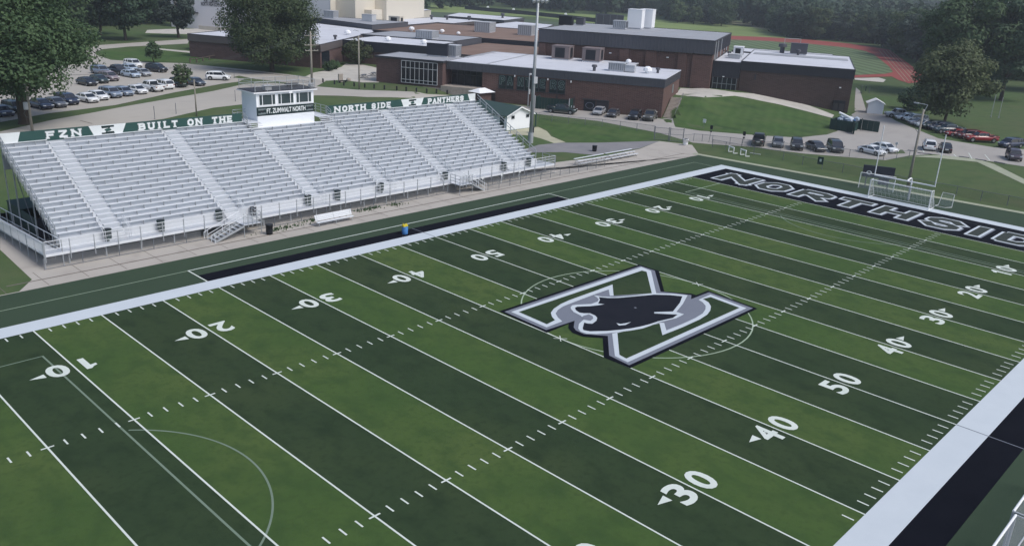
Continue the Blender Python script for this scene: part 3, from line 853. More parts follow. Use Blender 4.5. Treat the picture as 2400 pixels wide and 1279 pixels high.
# walkway along the front
wk = MB()
wk.box(14.2, 77.7, 61.4, 62.6, 1.14, 1.2)
part('walkway_deck', wk, 'alu_deck', bleach)
wk = MB()
wk.box(14.2, 77.7, 61.36, 61.397, 0.98, 1.2)
part('walkway_fascia', wk, 'alu', bleach)
wk = MB()
wk.box(XL, XR, 62.563, 62.578, 1.2, Z0 - .475)
part('front_riser', wk, 'alu', bleach)
for a, b in aisles:
    for q in range(3):
        st = MB()
        st.box(a, b, 61.95 + .2 * q, 62.16 + .2 * q, 1.2 + .17 * q, 1.37 + .17 * q)
        part('front_step', st, 'alu', bleach)
px = 14.25
posts = []
while px < 77.8:
    posts.append(px); px += 1.983
for xx in posts:
    if 31.2 < xx < 33.4 or 59.5 < xx < 61.2:
        continue
    p = MB()
    p.box(xx - .03, xx + .03, 61.28, 61.355, 0.55, 2.3)
    part('rail_post', p, 'galv', bleach)
for zz in (2.3, 1.95, 1.6):
    for a, b in ((14.25, 31.2), (33.3, 59.6), (61.2, 77.65)):
        p = MB()
        p.tube((a, 61.32, zz), (b, 61.32, zz), .032 if zz == 2.3 else .022, 6)
        part('rail', p, 'alu', bleach)
p = MB()
p.quad((14.25, 61.33, 1.25), (77.65, 61.33, 1.25), (77.65, 61.33, 2.28), (14.25, 61.33, 2.28))
part('rail_mesh', p, 'skirt', bleach)
# right end of the walkway and the raked end rail
p = MB()
for yy in (61.4, 62.4, 63.6):
    p.box(77.62, 77.68, yy - .03, yy + .03, 1.0, 2.3)
for zz in (2.3, 1.9, 1.5):
    p.tube((77.65, 61.4, zz), (77.65, 63.7, zz), .03)
p.box(75.4, 77.7, 62.62, 64.2, 1.14, 1.2)
part('end_rail', p, 'galv', bleach)
for side, xx in ((0, XR + .12), (1, XL - .12)):
    p = MB()
    p.tube((xx, Y0, Z0 + .75), (xx, Y0 + DY * 19, Z0 + DZ * 19 + .75), .045)
    p.tube((xx, Y0, Z0 + .35), (xx, Y0 + DY * 19, Z0 + DZ * 19 + .35), .03)
    p.tube((xx, Y0, 1.0), (xx, Y0, Z0 + .75), .045)
    for q in range(0, 20, 2):
        y = Y0 + DY * q; z = Z0 + DZ * q
        p.box(xx - .035, xx + .035, y - .035, y + .035, z - .6, z + .75)
    if side == 1:
        for q in range(20):
            y = Y0 + DY * q; z = Z0 + DZ * q
            p.box(xx - .02, xx + .02, y - .27, y - .2, z - .9, z + .02)
    part('rake_rail', p, 'galv', bleach)
for xx in (XL - .05, XR + .03):
    p = MB()
    for q in range(20):
        y = Y0 + DY * q; z = Z0 + DZ * q
        p.box(xx, xx + .03, y - .27, y + .34, z - .75, z - .47)
    part('stringer', p, 'galv', bleach)
# legs and braces under the deck
for xx in [16.2 + 3.05 * k for k in range(20)]:
    for yy in (61.75, 65.2, 69.2, 73.6):
        top = 1.1 if yy < 62 else Z0 + (yy - Y0) / DY * DZ - .6
        p = MB()
        p.box(xx - .05, xx + .05, yy - .05, yy + .05, 0, top)
        part('support_leg', p, 'galv', bleach)
    p = MB()
    p.tube((xx, 61.75, .3), (xx, 65.2, 2.2), .035); p.tube((xx, 65.2, .3), (xx, 69.2, 4.2), .035); p.tube((xx, 69.2, .3), (xx, 73.6, 6.4), .035)
    part('cross_brace', p, 'steel_dark', bleach)
p = MB()
p.box(XL, 41.0, 74.78, 74.83, 5.6, 8.0); p.box(50.2, XR, 74.78, 74.83, 5.6, 8.0)
for q in range(21):
    xx = XL + (XR - XL) * q / 20
    p.box(xx - .04, xx + .04, 74.84, 74.92, 0, 8.9)
part('back_frame', p, 'galv', bleach)
# chain-link skirt closing the underside
p = MB()
p.quad((14.0, 61.15, .02), (27.6, 61.15, .02), (27.6, 61.15, .95), (14.0, 61.15, .95))
p.quad((33.5, 61.15, .02), (77.6, 61.15, .02), (77.6, 61.15, .95), (33.5, 61.15, .95))
p.quad((14.0, 61.15, .02), (14.0, 61.15, .95), (14.0, 77, .95), (14.0, 77, .02))
part('skirt_mesh', p, 'skirt', bleach)
p = MB()
p.tube((14.0, 61.15, .05), (77.6, 61.15, .05), .03)
for xx in [14.0 + 3.05 * k for k in range(21)]:
    p.box(xx - .025, xx + .025, 61.12, 61.17, 0, 1.0)
part('skirt_frame', p, 'steel_dark', bleach)

# hand rails at the foot of each aisle and in between
mids = [14.9 + .0] 
railx = []
for a, b in aisles:
    railx += [a - .35, b + .35]
for xx in railx:
    p = MB()
    for dx in (-.08, .08):
        p.path([(xx + dx, 62.0, 1.2), (xx + dx, 62.0, 2.15), (xx + dx, 63.3, 2.95), (xx + dx, 63.3, 2.2)], .025)
    part('hand_rail', p, 'alu', bleach)
# middle rails running down the two right-hand aisles
for k in (3, 4, 5):
    a, b = aisles[k]
    p = MB()
    xx = b + .05
    for g0 in range(1, 18, 4):
        y1, z1 = Y0 + DY * g0, Z0 + DZ * g0
        y2, z2 = Y0 + DY * (g0 + 3), Z0 + DZ * (g0 + 3)
        p.path([(xx, y1, z1 - .3), (xx, y1, z1 + .45), (xx, y2, z2 + .45), (xx, y2, z2 - .3)], .028)
    part('aisle_rail', p, 'galv', bleach)

# stairs from the ground to the walkway
def stair(x0, x1, label, plat0, plat1):
    """treads from x0 (ground) to x1 (walkway height); platform plat0..plat1"""
    t = thing('bleacher_stairs', label, 'stairs', ((x0 + plat1) / 2, 60.3, 0), 'stairs up to the bleachers')
    d = 1 if x1 > x0 else -1
    n = 7
    for i in range(n):
        xx = x0 + (x1 - x0) * (i + .5) / n
        z = 1.2 * (i + 1) / (n + 1)
        p = MB(); p.box(xx - .17, xx + .17, 59.62, 60.92, z - .04, z)
        part('tread', p, 'galv', t)
    p = MB(); p.box(min(plat0, plat1), max(plat0, plat1), 59.6, 61.27, 1.14, 1.2)
    part('platform', p, 'alu_deck', t)
    for yy in (59.58, 60.96):
        p = MB()
        s = [(x0, yy, 0.0), (x1, yy, 1.16)]
        for k in (0, 1):
            pass
        p.add([(x0 - d * .1, yy - .02, -.0), (x0 + d * .12, yy - .02, 0), (x1, yy - .02, 1.0), (x1, yy - .02, 1.2), (x0 - d * .1, yy - .02, .12),
               (x0 - d * .1, yy + .02, -.0), (x0 + d * .12, yy + .02, 0), (x1, yy + .02, 1.0), (x1, yy + .02, 1.2), (x0 - d * .1, yy + .02, .12)],
              [(0, 1, 2, 3, 4), (9, 8, 7, 6, 5), (0, 5, 6, 1), (1, 6, 7, 2), (2, 7, 8, 3), (3, 8, 9, 4), (4, 9, 5, 0)])
        part('stringer', p, 'galv', t)
        p = MB()
        p.path([(x0 - d * .35, yy, 0.2), (x0 - d * .35, yy, .8), (x0, yy, .95), (x1, yy, 2.12), (x1 + d * .3, yy, 2.2)], .032)
        p.path([(x0, yy, .5), (x1, yy, 1.68)], .024)
        for q in (0, .5, 1):
            xx = x0 + (x1 - x0) * q
            p.tube((xx, yy, 1.2 * q), (xx, yy, .95 + 1.17 * q), .03)
        part('hand_rail', p, 'alu', t)
    p = MB()
    a, b = plat0, plat1
    for zz in (2.25, 1.85, 1.5):
        p.path([(a, 59.6, zz), (b, 59.6, zz), (b, 61.27, zz)], .028)
    m = 4
    for q in range(m + 1):
        xx = a + (b - a) * q / m
        p.box(xx - .025, xx + .025, 59.57, 59.63, 0.95 if 0 < q < m else 0, 2.25)
    for yy in (60.4, 61.25):
        p.box(b - .025, b + .025, yy - .025, yy + .025, 0.95, 2.25)
    part('platform_rail', p, 'galv', t)
    p = MB()
    p.quad((a, 59.61, 1.25), (b, 59.61, 1.25), (b, 59.61, 2.2), (a, 59.61, 2.2))
    part('platform_mesh', p, 'skirt', t)
    return t
stair(28.2, 31.2, 'metal stairs at the left third of the bleachers, climbing rightwards to a platform', 31.2, 33.0)
stair(62.9, 60.9, 'metal stairs near the right end of the bleachers, climbing leftwards to a platform', 60.9, 58.9)

# wheelchair ramp folded round the left end
ramp = thing('access_ramp', 'silver walkway ramp with picket sides wrapping round the left end of the bleachers', 'ramp', (14.6, 69, 0))
p = MB()
p.add([(14.2, 61.4, 1.2), (15.5, 61.4, 1.2), (15.6, 77.6, .35), (14.3, 77.6, .35), (14.2, 61.4, 1.1), (15.5, 61.4, 1.1), (15.6, 77.6, .2), (14.3, 77.6, .2)],
      [(0, 1, 2, 3), (7, 6, 5, 4), (0, 4, 5, 1), (1, 5, 6, 2), (2, 6, 7, 3), (3, 7, 4, 0)])
part('ramp_deck', p, 'alu_deck', ramp)
for xx in (14.18, 15.62):
    p = MB()
    p.tube((xx, 61.4, 2.25), (xx + .1, 77.6, 1.4), .035)
    p.tube((xx, 61.4, 1.35), (xx + .1, 77.6, .5), .03)
    part('ramp_rail', p, 'alu', ramp)
    for q in range(9):
        t = q / 8
        yy = 61.4 + 16.2 * t; z = 1.2 - .85 * t
        p = MB(); p.box(xx - .03, xx + .03, yy - .03, yy + .03, 0, z + 1.05)
        part('ramp_post', p, 'galv', ramp)
p = MB()
for q in range(68):
    t = (q + .5) / 68
    yy = 61.4 + 16.2 * t; z = 1.2 - .85 * t
    p.box(14.16, 14.19, yy - .05, yy + .05, z + .1, z + 1.0)
part('ramp_picket', p, 'alu', ramp, kind='stuff')

# bleacher banners
EX, EZ = (1, 0, 0), (0, 0, 1)
def small_emblem(b, x, z, s, y):
    """the little slanted letter emblem with a head across it"""
    q = lambda pts, dy, mi: b.add([(x + px_ * s, y - dy, z + pz * s) for px_, pz in pts], [tuple(range(len(pts)))], mi)
    q([(-.62, .42), (.62, .42), (.62, .24), (.26, .24), (-.08, -.18), (.58, -.18), (.62, -.42), (-.62, -.42), (-.62, -.24), (-.26, -.24), (.08, .18), (-.58, .18)][::-1], .004, 0)
    q([(-.34, .02), (-.16, .13), (.08, .15), (.30, .07), (.34, -.05), (.15, -.14), (-.08, -.15), (-.24, -.09)][::-1], .008, 1)
def banner(label, x0, x1, z0, z1, whites, emblems, texts):
    y = 74.70
    t = thing('banner', label, 'banner', ((x0 + x1) / 2, y, z0), 'green and white banners on the top rail of the bleachers')
    p = MB(); p.box(x0, x1, y, y + .05, z0, z1)
    part('green_panel', p, 'sign_green', t)
    for w0, w1, s0, s1 in whites:
        p = MB()
        w1b, w0b = w1 + s1, w0 + s0
        p.add([(w0b, y - .004, z0), (w1b, y - .004, z0), (w1, y - .004, z1), (w0, y - .004, z1)], [(0, 1, 2, 3)])
        part('white_panel', p, 'sign_white', t)
    for xx in emblems:
        p = MB()
        small_emblem(p, xx, (z0 + z1) / 2, .98 * (z1 - z0), y - .005)
        part('emblem', p, ['sign_dark', 'sign_green'], t)
    for s, a, b in texts:
        p = MB()
        zb = z0 + .17
        hh = (z1 - z0) - .34
        stroke_text(p, s, (a, y - .005, zb), EX, EZ, b - a, hh, .16, .055, 0, .09)
        stroke_text(p, s, (a, y - .016, zb), EX, EZ, b - a, hh, .16, .012, 1, .09)
        part('lettering', p, ['sign_grey', 'sign_white'], t)
banner('green and white banner along the left half of the top rail, reading BUILT ON THE', XL, 39.85, 7.93, 8.95,
       [(XL, 17.55, 0, -.35), (23.6, 27.2, .45, -.45)], [25.4], [('F', 19.75, 20.45), ('Z', 20.85, 21.6), ('N', 22.0, 22.85),
        ('B', 28.45, 29.1), ('U', 29.4, 30.05), ('I', 30.35, 30.75), ('L', 31.05, 31.65), ('T', 31.9, 32.5), ('O', 33.6, 34.25), ('N', 34.5, 35.2), ('T', 36.35, 36.95), ('H', 37.2, 37.85), ('E', 38.1, 38.65)])
banner('green and white banner along the right half of the top rail, reading NORTH SIDE PANTHERS', 51.0, XR, 7.93, 8.95,
       [(62.2, 66.0, .45, -.45), (73.9, XR, .45, 0)], [64.1], [('N', 52.0, 52.85), ('O', 53.15, 53.85), ('R', 54.1, 54.75), ('T', 55.0, 55.6), ('H', 55.85, 56.6),
        ('S', 57.55, 58.15), ('I', 58.4, 58.75), ('D', 59.0, 59.65), ('E', 59.9, 60.5)] + [(c, 66.75 + .82 * i, 66.75 + .82 * i + .62) for i, c in enumerate('PANTHERS')])

# press box
pb = thing('press_box', 'white press box with three dark windows at the top of the bleachers', 'press box', (45.45, 74.75, 0))
PX0, PX1, PY = 41.72, 49.15, 74.72
p = MB(); p.box(PX0, PX1, PY, 77.9, 7.75, 10.977)
part('wall', p, 'siding', pb)
p = MB(); p.box(PX0 + .02, PX1 - .02, PY - .05, PY - .003, 7.0, 8.42)
for q in range(14):
    p.box(PX0 + .02, PX1 - .02, PY - .075, PY - .051, 7.02 + q * .1, 7.09 + q * .1)
p.box(40.0, 51.2, 73.52, PY - .08, 7.22, 7.26)
part('apron_siding', p, 'siding', pb)
p = MB(); p.box(PX0 - .45, PX1 + .35, PY - .32, 78.2, 10.98, 11.10)
part('roof_edge', p, 'white', pb)
p = MB(); p.box(PX0 - .38, PX1 + .28, PY - .25, 78.1, 11.102, 11.16)
part('roof_deck', p, 'clad_dark', pb)
p = MB(); p.box(PX0 - .02, PX1, PY - .06, PY - .004, 8.45, 9.42)
bn = part('name_banner', p, 'sign_dark', pb)
p = MB()
text_mb(p, 'FT. ZUMWALT NORTH', (PX0 + 1.2, PY - .068, 8.66), EX, EZ, 5.05, .56, off=.025)
part('lettering', p, 'sign_white', bn)
for xx in (PX0 + .62, PX1 - .6):
    p = MB(); small_emblem(p, xx, 8.93, .78, PY - .064)
    part('emblem', p, ['sign_grey', 'black'], bn)
for w0 in (42.05, 44.42, 46.78):
    p = MB()
    for zz in (9.6, 10.78):
        p.box(w0 - .05, w0 + 2.1, PY - .05, PY - .003, zz - .04, zz + .04)
    for xx in (0, .42, 1.63, 2.05):
        p.box(w0 + xx - .035, w0 + xx + .035, PY - .048, PY - .003, 9.64, 10.74)
    fr = part('window_frame', p, 'white', pb)
    for a, b in ((.04, .385), (.455, 1.595), (1.665, 2.015)):
        p = MB(); p.box(w0 + a, w0 + b, PY - .02, PY - .002, 9.64, 10.74)
        part('pane', p, 'booth_glass', fr)
p = MB(); p.box(45.6, 46.0, PY - .55, PY - .42, 10.83, 11.0)
part('floodlight', p, 'white', pb)
p = MB()
for zz in (12.2, 11.75):
    p.path([(PX0 - .2, PY - .2, zz), (PX1 + .1, PY - .2, zz), (PX1 + .1, 78, zz), (PX0 - .2, 78, zz), (PX0 - .2, PY - .2, zz)], .025)
for q in range(6):
    xx = PX0 - .2 + (PX1 - PX0 + .3) * q / 5
    for yy in (PY - .2, 78):
        p.box(xx - .025, xx + .025, yy - .025, yy + .025, 11.1, 12.2)
part('roof_rail', p, 'galv', pb)
p = MB()
for a, b, c, d in ((PX0 - .19, PY - .2, PX1 + .09, PY - .2), (PX0 - .19, 78, PX1 + .09, 78)):
    p.quad((a, b, 11.2), (c, d, 11.2), (c, d, 12.2), (a, b, 12.2))
part('roof_rail_mesh', p, 'mesh_fence', pb)
single('camera_table', MB().box(43.2, 44.0, 75.2, 75.8, 11.162, 11.62).box(43.1, 44.1, 75.1, 75.9, 11.62, 11.68), 'ac', 'small grey table on the left of the press box roof', 'table', (43.6, 75.5, 11.16))
single('folded_bench', MB().rbox((47.8, 77.2, 11.42), (1.7, .5, .12), .2).rbox((47.8, 77.0, 11.26), (1.6, .2, .18), .2), 'dark_slate', 'dark folded bench lying at the back of the press box roof', 'bench', (47.8, 77.1, 11.16))
single('speaker_horn', MB().lathe((49.05, 75.0, 11.165), [(.28, 0), (.34, .2), (.30, .42), (.16, .5)], 12).box(48.95, 49.15, 75.2, 75.3, 11.165, 12.0), 'ac', 'grey loudspeaker at the right corner of the press box roof', 'loudspeaker', (49.05, 75, 11.16))
for x0, x1, lab in ((40.0, 41.65, 'railed landing left of the press box door'), (49.25, 51.0, 'railed landing right of the press box')):
    t = thing('landing', lab, 'landing', ((x0 + x1) / 2, 75.5, 7.9))
    p = MB(); p.box(x0, x1, 73.9, 77.2, 7.86, 7.92); part('deck', p, 'alu_deck', t)
    p = MB()
    xx = x0 + .05 if x0 < 45 else x1 - .05
    for zz in (8.95, 8.6, 8.3):
        p.path([(xx, 73.9, zz - .35), (xx, 74.8, zz), (xx, 77.1, zz), (x0 if xx > 45 else x1, 77.1, zz)], .03)
    for yy in (73.9, 74.8, 76, 77.1):
        p.box(xx - .03, xx + .03, yy - .03, yy + .03, 7.86, 8.95 - (.35 if yy < 74 else 0))
    part('guard_rail', p, 'galv', t)
    for q in range(3):
        s = MB(); s.box(x0, x1, 73.2 + .22 * q, 73.42 + .22 * q, 7.4 + .17 * q, 7.44 + .17 * q)
        part('step', s, 'alu', t)

# ================================================================ SCHOOL BUILDINGS
UA = Vector((-0.42507, 0.90515, 0))      # along the facade (a)
VB = Vector((0.90515, 0.42507, 0))       # into the depth (b)
def W3(a, b, z):
    x, y = wl(a, b)
    return (x, y, z)

def ribs(mb, a0, a1, b, z0, z1, step=.9, d=.05):
    """standing seams on a front (b = const) cladding"""
    n = int((a1 - a0) / step)
    for i in range(n + 1):
        a = a0 + .05 + i * step
        mb.bbox(a - .05, a + .05, b - d, b - .002, z0 + .02, z1 - .02)
def ribs_side(mb, a, b0, b1, z0, z1, step=.9, d=.05):
    n = int((b1 - b0) / step)
    for i in range(n + 1):
        b = b0 + .05 + i * step
        mb.bbox(a - d, a - .002, b - .05, b + .05, z0 + .02, z1 - .02)

def block(t, poly, z0, z1, wall, fascia, fz, roof, edge='trim', over=.12):
    """one flat-roofed volume: walls, a fascia band proud of them, and a roof sheet inside a low edge"""
    q = [wl(*p) for p in poly]
    cx = sum(p[0] for p in q) / len(q); cy = sum(p[1] for p in q) / len(q)
    part('wall', MB().prism(q, z0, z1 - fz + .2), wall, t)
    def grow(d):
        out = []
        n = len(poly)
        ar = sum(poly[i][0] * poly[(i + 1) % n][1] - poly[(i + 1) % n][0] * poly[i][1] for i in range(n))
        sg = 1 if ar > 0 else -1
        for i in range(n):
            p0, p1, p2 = Vector(poly[i - 1]), Vector(poly[i]), Vector(poly[(i + 1) % n])
            e1 = (p1 - p0).normalized(); e2 = (p2 - p1).normalized()
            n1 = Vector((e1.y, -e1.x)) * sg; n2 = Vector((e2.y, -e2.x)) * sg
            m = (n1 + n2)
            m = m / max(.3, m.dot(n1))
            out.append(tuple(p1 + m * d))
        return out
    part('fascia', MB().prism([wl(*p) for p in grow(over)], z1 - fz, z1 - .02), fascia, t)
    part('roof', MB().prism([wl(*p) for p in grow(over - .16)], z1 - .018, z1 + .02), roof, t)
    b = MB()
    g1, g2 = grow(over + .03), grow(over - .15)
    n = len(poly)
    for i in range(n):
        p = [wl(*g1[i]), wl(*g1[(i + 1) % n]), wl(*g2[(i + 1) % n]), wl(*g2[i])]
        b.prism(p, z1 - .015, z1 + .10)
    part('roof_edge', b, edge, t)

# ---- lower brick wing with the lettered windows
wing = thing('school_wing', 'brown brick school wing with green lettered windows, standing behind the bleachers', 'building', W3(20, 0, 0))
H = 7.37
q = [(0, 0), (37, 0), (37, 2.2), (44.9, 2.2), (44.9, 28), (10.6, 28), (10.6, 19.9), (0, 19.9)]
part('wall', MB().prism([wl(*p) for p in q], -.3, 5.9), 'brick', wing)
fq = [(-.1, -.1), (44.9, -.1), (44.9, 28.0), (10.5, 28.0), (10.5, 20.0), (-.1, 20.0)]
part('fascia', MB().prism([wl(*p) for p in fq], 5.75, 7.33), 'clad', wing)
rb = MB(); ribs(rb, 0, 44.5, -.1, 5.75, 7.33, .75); ribs_side(rb, -.1, 0, 19.5, 5.75, 7.33, .75)
part('cladding_rib', rb, 'clad', wing, kind='stuff')
part('roof', MB().prism([wl(*p) for p in fq], 7.332, 7.37), 'roof_white', wing)
b = MB()
for i in range(len(fq)):
    p0, p1 = fq[i], fq[(i + 1) % len(fq)]
    a0, a1 = min(p0[0], p1[0]), max(p0[0], p1[0]); b0, b1 = min(p0[1], p1[1]), max(p0[1], p1[1])
    b.bbox(a0 - .06, a1 + .06, b0 - .06, b1 + .06, 7.34, 7.46)
part('roof_edge', b, 'roof_white', wing)
b = MB()
b.bbox(44.0, 45.0, 10, 28, 7.37, 7.5); b.bbox(36, 36.5, 0, 28, 7.372, 7.42)
part('roof_seam', b, 'roof_grey', wing)
ex, ey = -UA, Vector((0, 0, 1))
def letter_window(a1, a0, ch):
    fr = MB()
    z0, z1 = 2.9, 5.55
    for aa in (a0 + .04, a1 - .04):
        fr.bbox(aa - .04, aa + .04, -.09, -.002, z0, z1)
    for zz in (z0 + .04, z0 + .62, z1 - .04):
        fr.bbox(a0 + .08, a1 - .08, -.085, -.003, zz - .04, zz + .04)
    w = part('window', fr, 'trim', wing)
    part('pane', MB().bbox(a0 + .08, a1 - .08, -.03, -.004, z0 + .66, z1 - .08), 'glass_green', w)
    part('lower_pane', MB().bbox(a0 + .08, a1 - .08, -.03, -.004, z0 + .08, z0 + .58), 'glass_green', w)
    tb = MB()
    w_ = a1 - a0 - .5
    stroke_text(tb, ch, W3(a1 - .25, -.036, z0 + .80), ex, ey, w_, 1.66, .30, .07, 0)
    stroke_text(tb, ch, W3(a1 - .25, -.046, z0 + .80), ex, ey, w_, 1.66, .30, -.02, 1)
    part('letter', tb, ['letter_out', 'letter_in'], w)
for a1, a0, ch in ((33.4, 31.85, 'P'), (31.8, 30.2, 'A'), (29.5, 27.95, 'N'), (27.9, 26.4, 'T'), (26.35, 24.9, 'H'), (24.85, 23.4, 'E'), (22.7, 21.1, 'R'), (21.05, 19.4, 'S')):
    letter_window(a1, a0, ch)
part('sill', MB().bbox(19.2, 33.6, -.12, -.005, 2.78, 2.87), 'trim', wing)
# recessed entrance over a landing
d = MB(); d.bbox(37.4, 44.5, 2.1, 2.196, 2.62, 5.6)
part('entrance_glazing', d, 'glass', wing)
d = MB()
for aa in (37.4, 39.1, 40.4, 41.7, 43.2, 44.5):
    d.bbox(aa - .06, aa + .06, 2.03, 2.09, 2.62, 5.6)
d.bbox(37.4, 44.5, 2.04, 2.085, 4.6, 4.72)
part('entrance_frame', d, 'trim', wing)
part('landing', MB().bbox(36.6, 45.2, -2.2, 2.0, -.2, 2.6), 'stone', wing)
for lab, a1, a0, z1 in (('plain brown door', 36.2, 34.0, 2.4), ('grey roller door', 12.9, 10.7, 2.2)):
    d = MB(); d.bbox(a0, a1, -.05, -.003, 0, z1)
    part('door', d, 'door', wing, label=lab)
d = MB(); d.bbox(13.05, 15.4, -.05, -.003, .05, 2.15)
dd = part('emblem_door', d, 'black', wing, label='black door panel with a pale ring emblem')
d = MB()
for i in range(20):
    t0, t1 = 2 * math.pi * i / 20, 2 * math.pi * (i + 1) / 20
    pts = []
    for r, t in ((.74, t0), (.86, t0), (.86, t1), (.74, t1)):
        c = Vector(W3(14.2, -.056, 1.15)) + UA * (r * math.cos(t)) + Vector((0, 0, r * .72 * math.sin(t)))
        pts.append(tuple(c))
    d.quad(*pts)
part('ring', d, 'grey_paint', dd)
d = MB(); d.bbox(10.4, 15.7, -.16, -.004, 2.25, 2.4); d.bbox(10.4, 10.6, -.12, -.004, 0, 2.25)
part('door_surround', d, 'trim', wing)
for aa, zz in ((23.05, 5.3), (18.3, 5.25), (30.0, 5.4)):
    part('wall_lamp', MB().bbox(aa - .1, aa + .1, -.2, -.004, zz, zz + .35), 'white', wing)
for bb_ in (12.5,):
    part('end_louvre', MB().bbox(-.05, -.003, 10.8, 12.4, 3.6, 5.3), 'sign_grey', wing)
d = MB(); d.bbox(20.9, 21.05, -.1, -.004, 0, 2.7); d.bbox(17.3, 17.4, -.1, -.004, 0, 2.6)
part('downpipe', d, 'trim', wing)

# ---- glazed pavilion on the left
pav = thing('glazed_pavilion', 'brick pavilion with a tall eight-bay window wall left of the lettered wing', 'building', W3(52, 2, 0))
block(pav, [(45.05, -1.7), (60.4, -1.2), (60.4, 10), (45.05, 10)], 0, 7.35, 'brick_mauve', 'trim', .28, 'roof_grey', over=.25)
wf = MB()
wa0, wa1, wb = 46.2, 54.3, -1.72
z0, z1 = 2.5, 6.9
for i in range(9):
    a = wa0 + (wa1 - wa0) * i / 8
    wf.bbox(a - .04, a + .04, wb - .12, wb + .3, z0, z1)
for zz in (z0, 3.15, 5.55, z1):
    wf.bbox(wa0 + .05, wa1 - .05, wb - .115, wb + .29, zz - .05, zz + .05)
win = part('window', wf, 'frame_white', pav)
for i in range(8):
    for za, zb in ((2.55, 3.1), (3.2, 5.5), (5.6, 6.85)):
        a = wa0 + (wa1 - wa0) * i / 8 + .06
        part('pane', MB().bbox(a, a + (wa1 - wa0) / 8 - .12, wb - .05, wb + .28, za, zb), 'glass', win)
part('plinth', MB().bbox(45.0, 60.5, -1.95, -1.75, 1.2, 2.0), 'stone', pav)

# ---- gymnasium
gym = thing('gymnasium', 'tall brick gymnasium with ribbed dark metal cladding above recessed brick bays', 'building', W3(14, 45, 0))
GA0, GA1, GB0, GB1, GH = -5.3, 34.5, 29.6, 67.0, 13.24
part('wall', MB().bbox(GA0, GA1, GB0 + .3, GB1, 0, 10.5), 'brick', gym)
p = MB()
piers = [(GA0, -1.0), (.3, 2.2), (7.0, 9.4), (13.3, 15.4), (20.2, 22.0), (26.6, 28.2), (32.8, GA1)]
for a0, a1 in piers:
    p = MB(); p.bbox(a0, a1, GB0, GB0 + .298, 0, 10.3)
    part('pier', p, 'brick', gym)
p = MB(); p.bbox(GA0, GA1, GB0 + .0, GB0 + .298, 10.02, 10.45)
part('bay_head', p, 'brick_dark', gym)
part('cladding', MB().bbox(GA0 - .15, GA1 + .1, GB0 - .15, GB1 + .1, 10.3, 13.1), 'clad', gym)
rb = MB(); ribs(rb, GA0, GA1, GB0 - .15, 10.3, 13.05, .8, .07); ribs_side(rb, GA0 - .15, GB0, GB1, 10.3, 13.05, .8, .07)
part('cladding_rib', rb, 'clad', gym, kind='stuff')
part('roof', MB().bbox(GA0 - .2, GA1 + .2, GB0 - .2, GB1 + .2, 13.1, 13.2), 'roof_grey', gym)
b = MB()
for r in ((GA0 - .25, GA1 + .25, GB0 - .26, GB0 - .1), (GA0 - .25, GA1 + .25, GB1 + .1, GB1 + .26), (GA0 - .26, GA0 - .1, GB0 - .1, GB1 + .1), (GA1 + .1, GA1 + .26, GB0 - .1, GB1 + .1)):
    b.bbox(*r, 13.12, 13.3)
part('roof_edge', b, 'trim', gym)
b = MB()
for q_ in range(1, 12):
    aa = GA0 + (GA1 - GA0) * q_ / 12
    b.bbox(aa - .06, aa + .06, GB0, GB1, 13.202, 13.25)
part('roof_seam', b, 'roof_grey', gym)
for bb_ in (33.5, 37.2, 52, 58):
    d = MB(); d.bbox(GA0 - .12, GA0 - .003, bb_, bb_ + 1.9, 8.9, 10.25)
    part('side_window', d, 'glass', gym)
d = MB()
for bb_ in (31.2, 36, 43.5):
    d.bbox(GA0 - .35, GA0 - .16, bb_, bb_ + .2, 9.2, 13.0)
part('downpipe', d, 'ac', gym)
for aa in (4.5, 17.5):
    part('wall_lamp', MB().bbox(aa - .25, aa + .25, GB0 + .05, GB0 + .29, 8.9, 9.1), 'white', gym)

# ---- entrance link and the big right-hand hall
hall = thing('sports_hall', 'windowless dark brick hall with a flat white roof at the right of the gymnasium', 'building', W3(-22, 45, 0))
block(hall, [(-34.7, 31.5), (-11.45, 31.5), (-11.45, 70), (-34.7, 70)], -.3, 9.25, 'brick_dark', 'clad_dark', 1.95, 'roof_white', edge='trim', over=.1)
rb = MB(); ribs(rb, -34.6, -11.6, 31.4, 7.3, 9.2, .75); ribs_side(rb, -34.8, 31.5, 69, 7.3, 9.2, .75)
part('cladding_rib', rb, 'clad_dark', hall, kind='stuff')
d = MB(); d.bbox(-33.95, -31.5, 31.3, 31.497, -.1, 2.75)
ent = part('door_recess', d, 'black', hall)
for a0 in (-33.8, -32.6):
    part('door', MB().bbox(a0, a0 + 1.05, 31.22, 31.297, 0, 2.1), 'door', ent)
part('wall_lamp', MB().bbox(-32.6, -32.2, 31.2, 31.49, 5.3, 5.5), 'white', hall)
part('wall_box', MB().bbox(-14.9, -14.6, 31.3, 31.49, 5.6, 6.7), 'clad_dark', hall)
part('roof_strip', MB().bbox(-34.0, -12.2, 55, 61, 9.28, 9.36), 'roof_grey', hall)
lk = thing('entrance_link', 'low dark clad entrance between the gymnasium and the right-hand hall, glass doors below', 'building', W3(-8.4, 36, 3))
block(lk, [(-11.3, 31.2), (-5.45, 31.2), (-5.45, 62), (-11.3, 62)], 2.5, 8.9, 'brick_dark', 'clad_dark', 3.3, 'roof_white', over=.04)
rb = MB(); ribs(rb, -11.2, -5.5, 31.16, 5.62, 8.85, .65)
part('cladding_rib', rb, 'clad_dark', lk, kind='stuff')
part('entrance_glazing', MB().bbox(-10.9, -5.8, 31.0, 31.195, 3.0, 5.5), 'glass', lk)
d = MB()
for i in range(6):
    a = -10.9 + 5.1 * i / 5
    d.bbox(a - .06, a + .06, 30.9, 30.99, 3.0, 5.5)
d.bbox(-10.85, -5.85, 30.91, 30.985, 4.15, 4.27)
part('entrance_frame', d, 'sign_grey', lk)
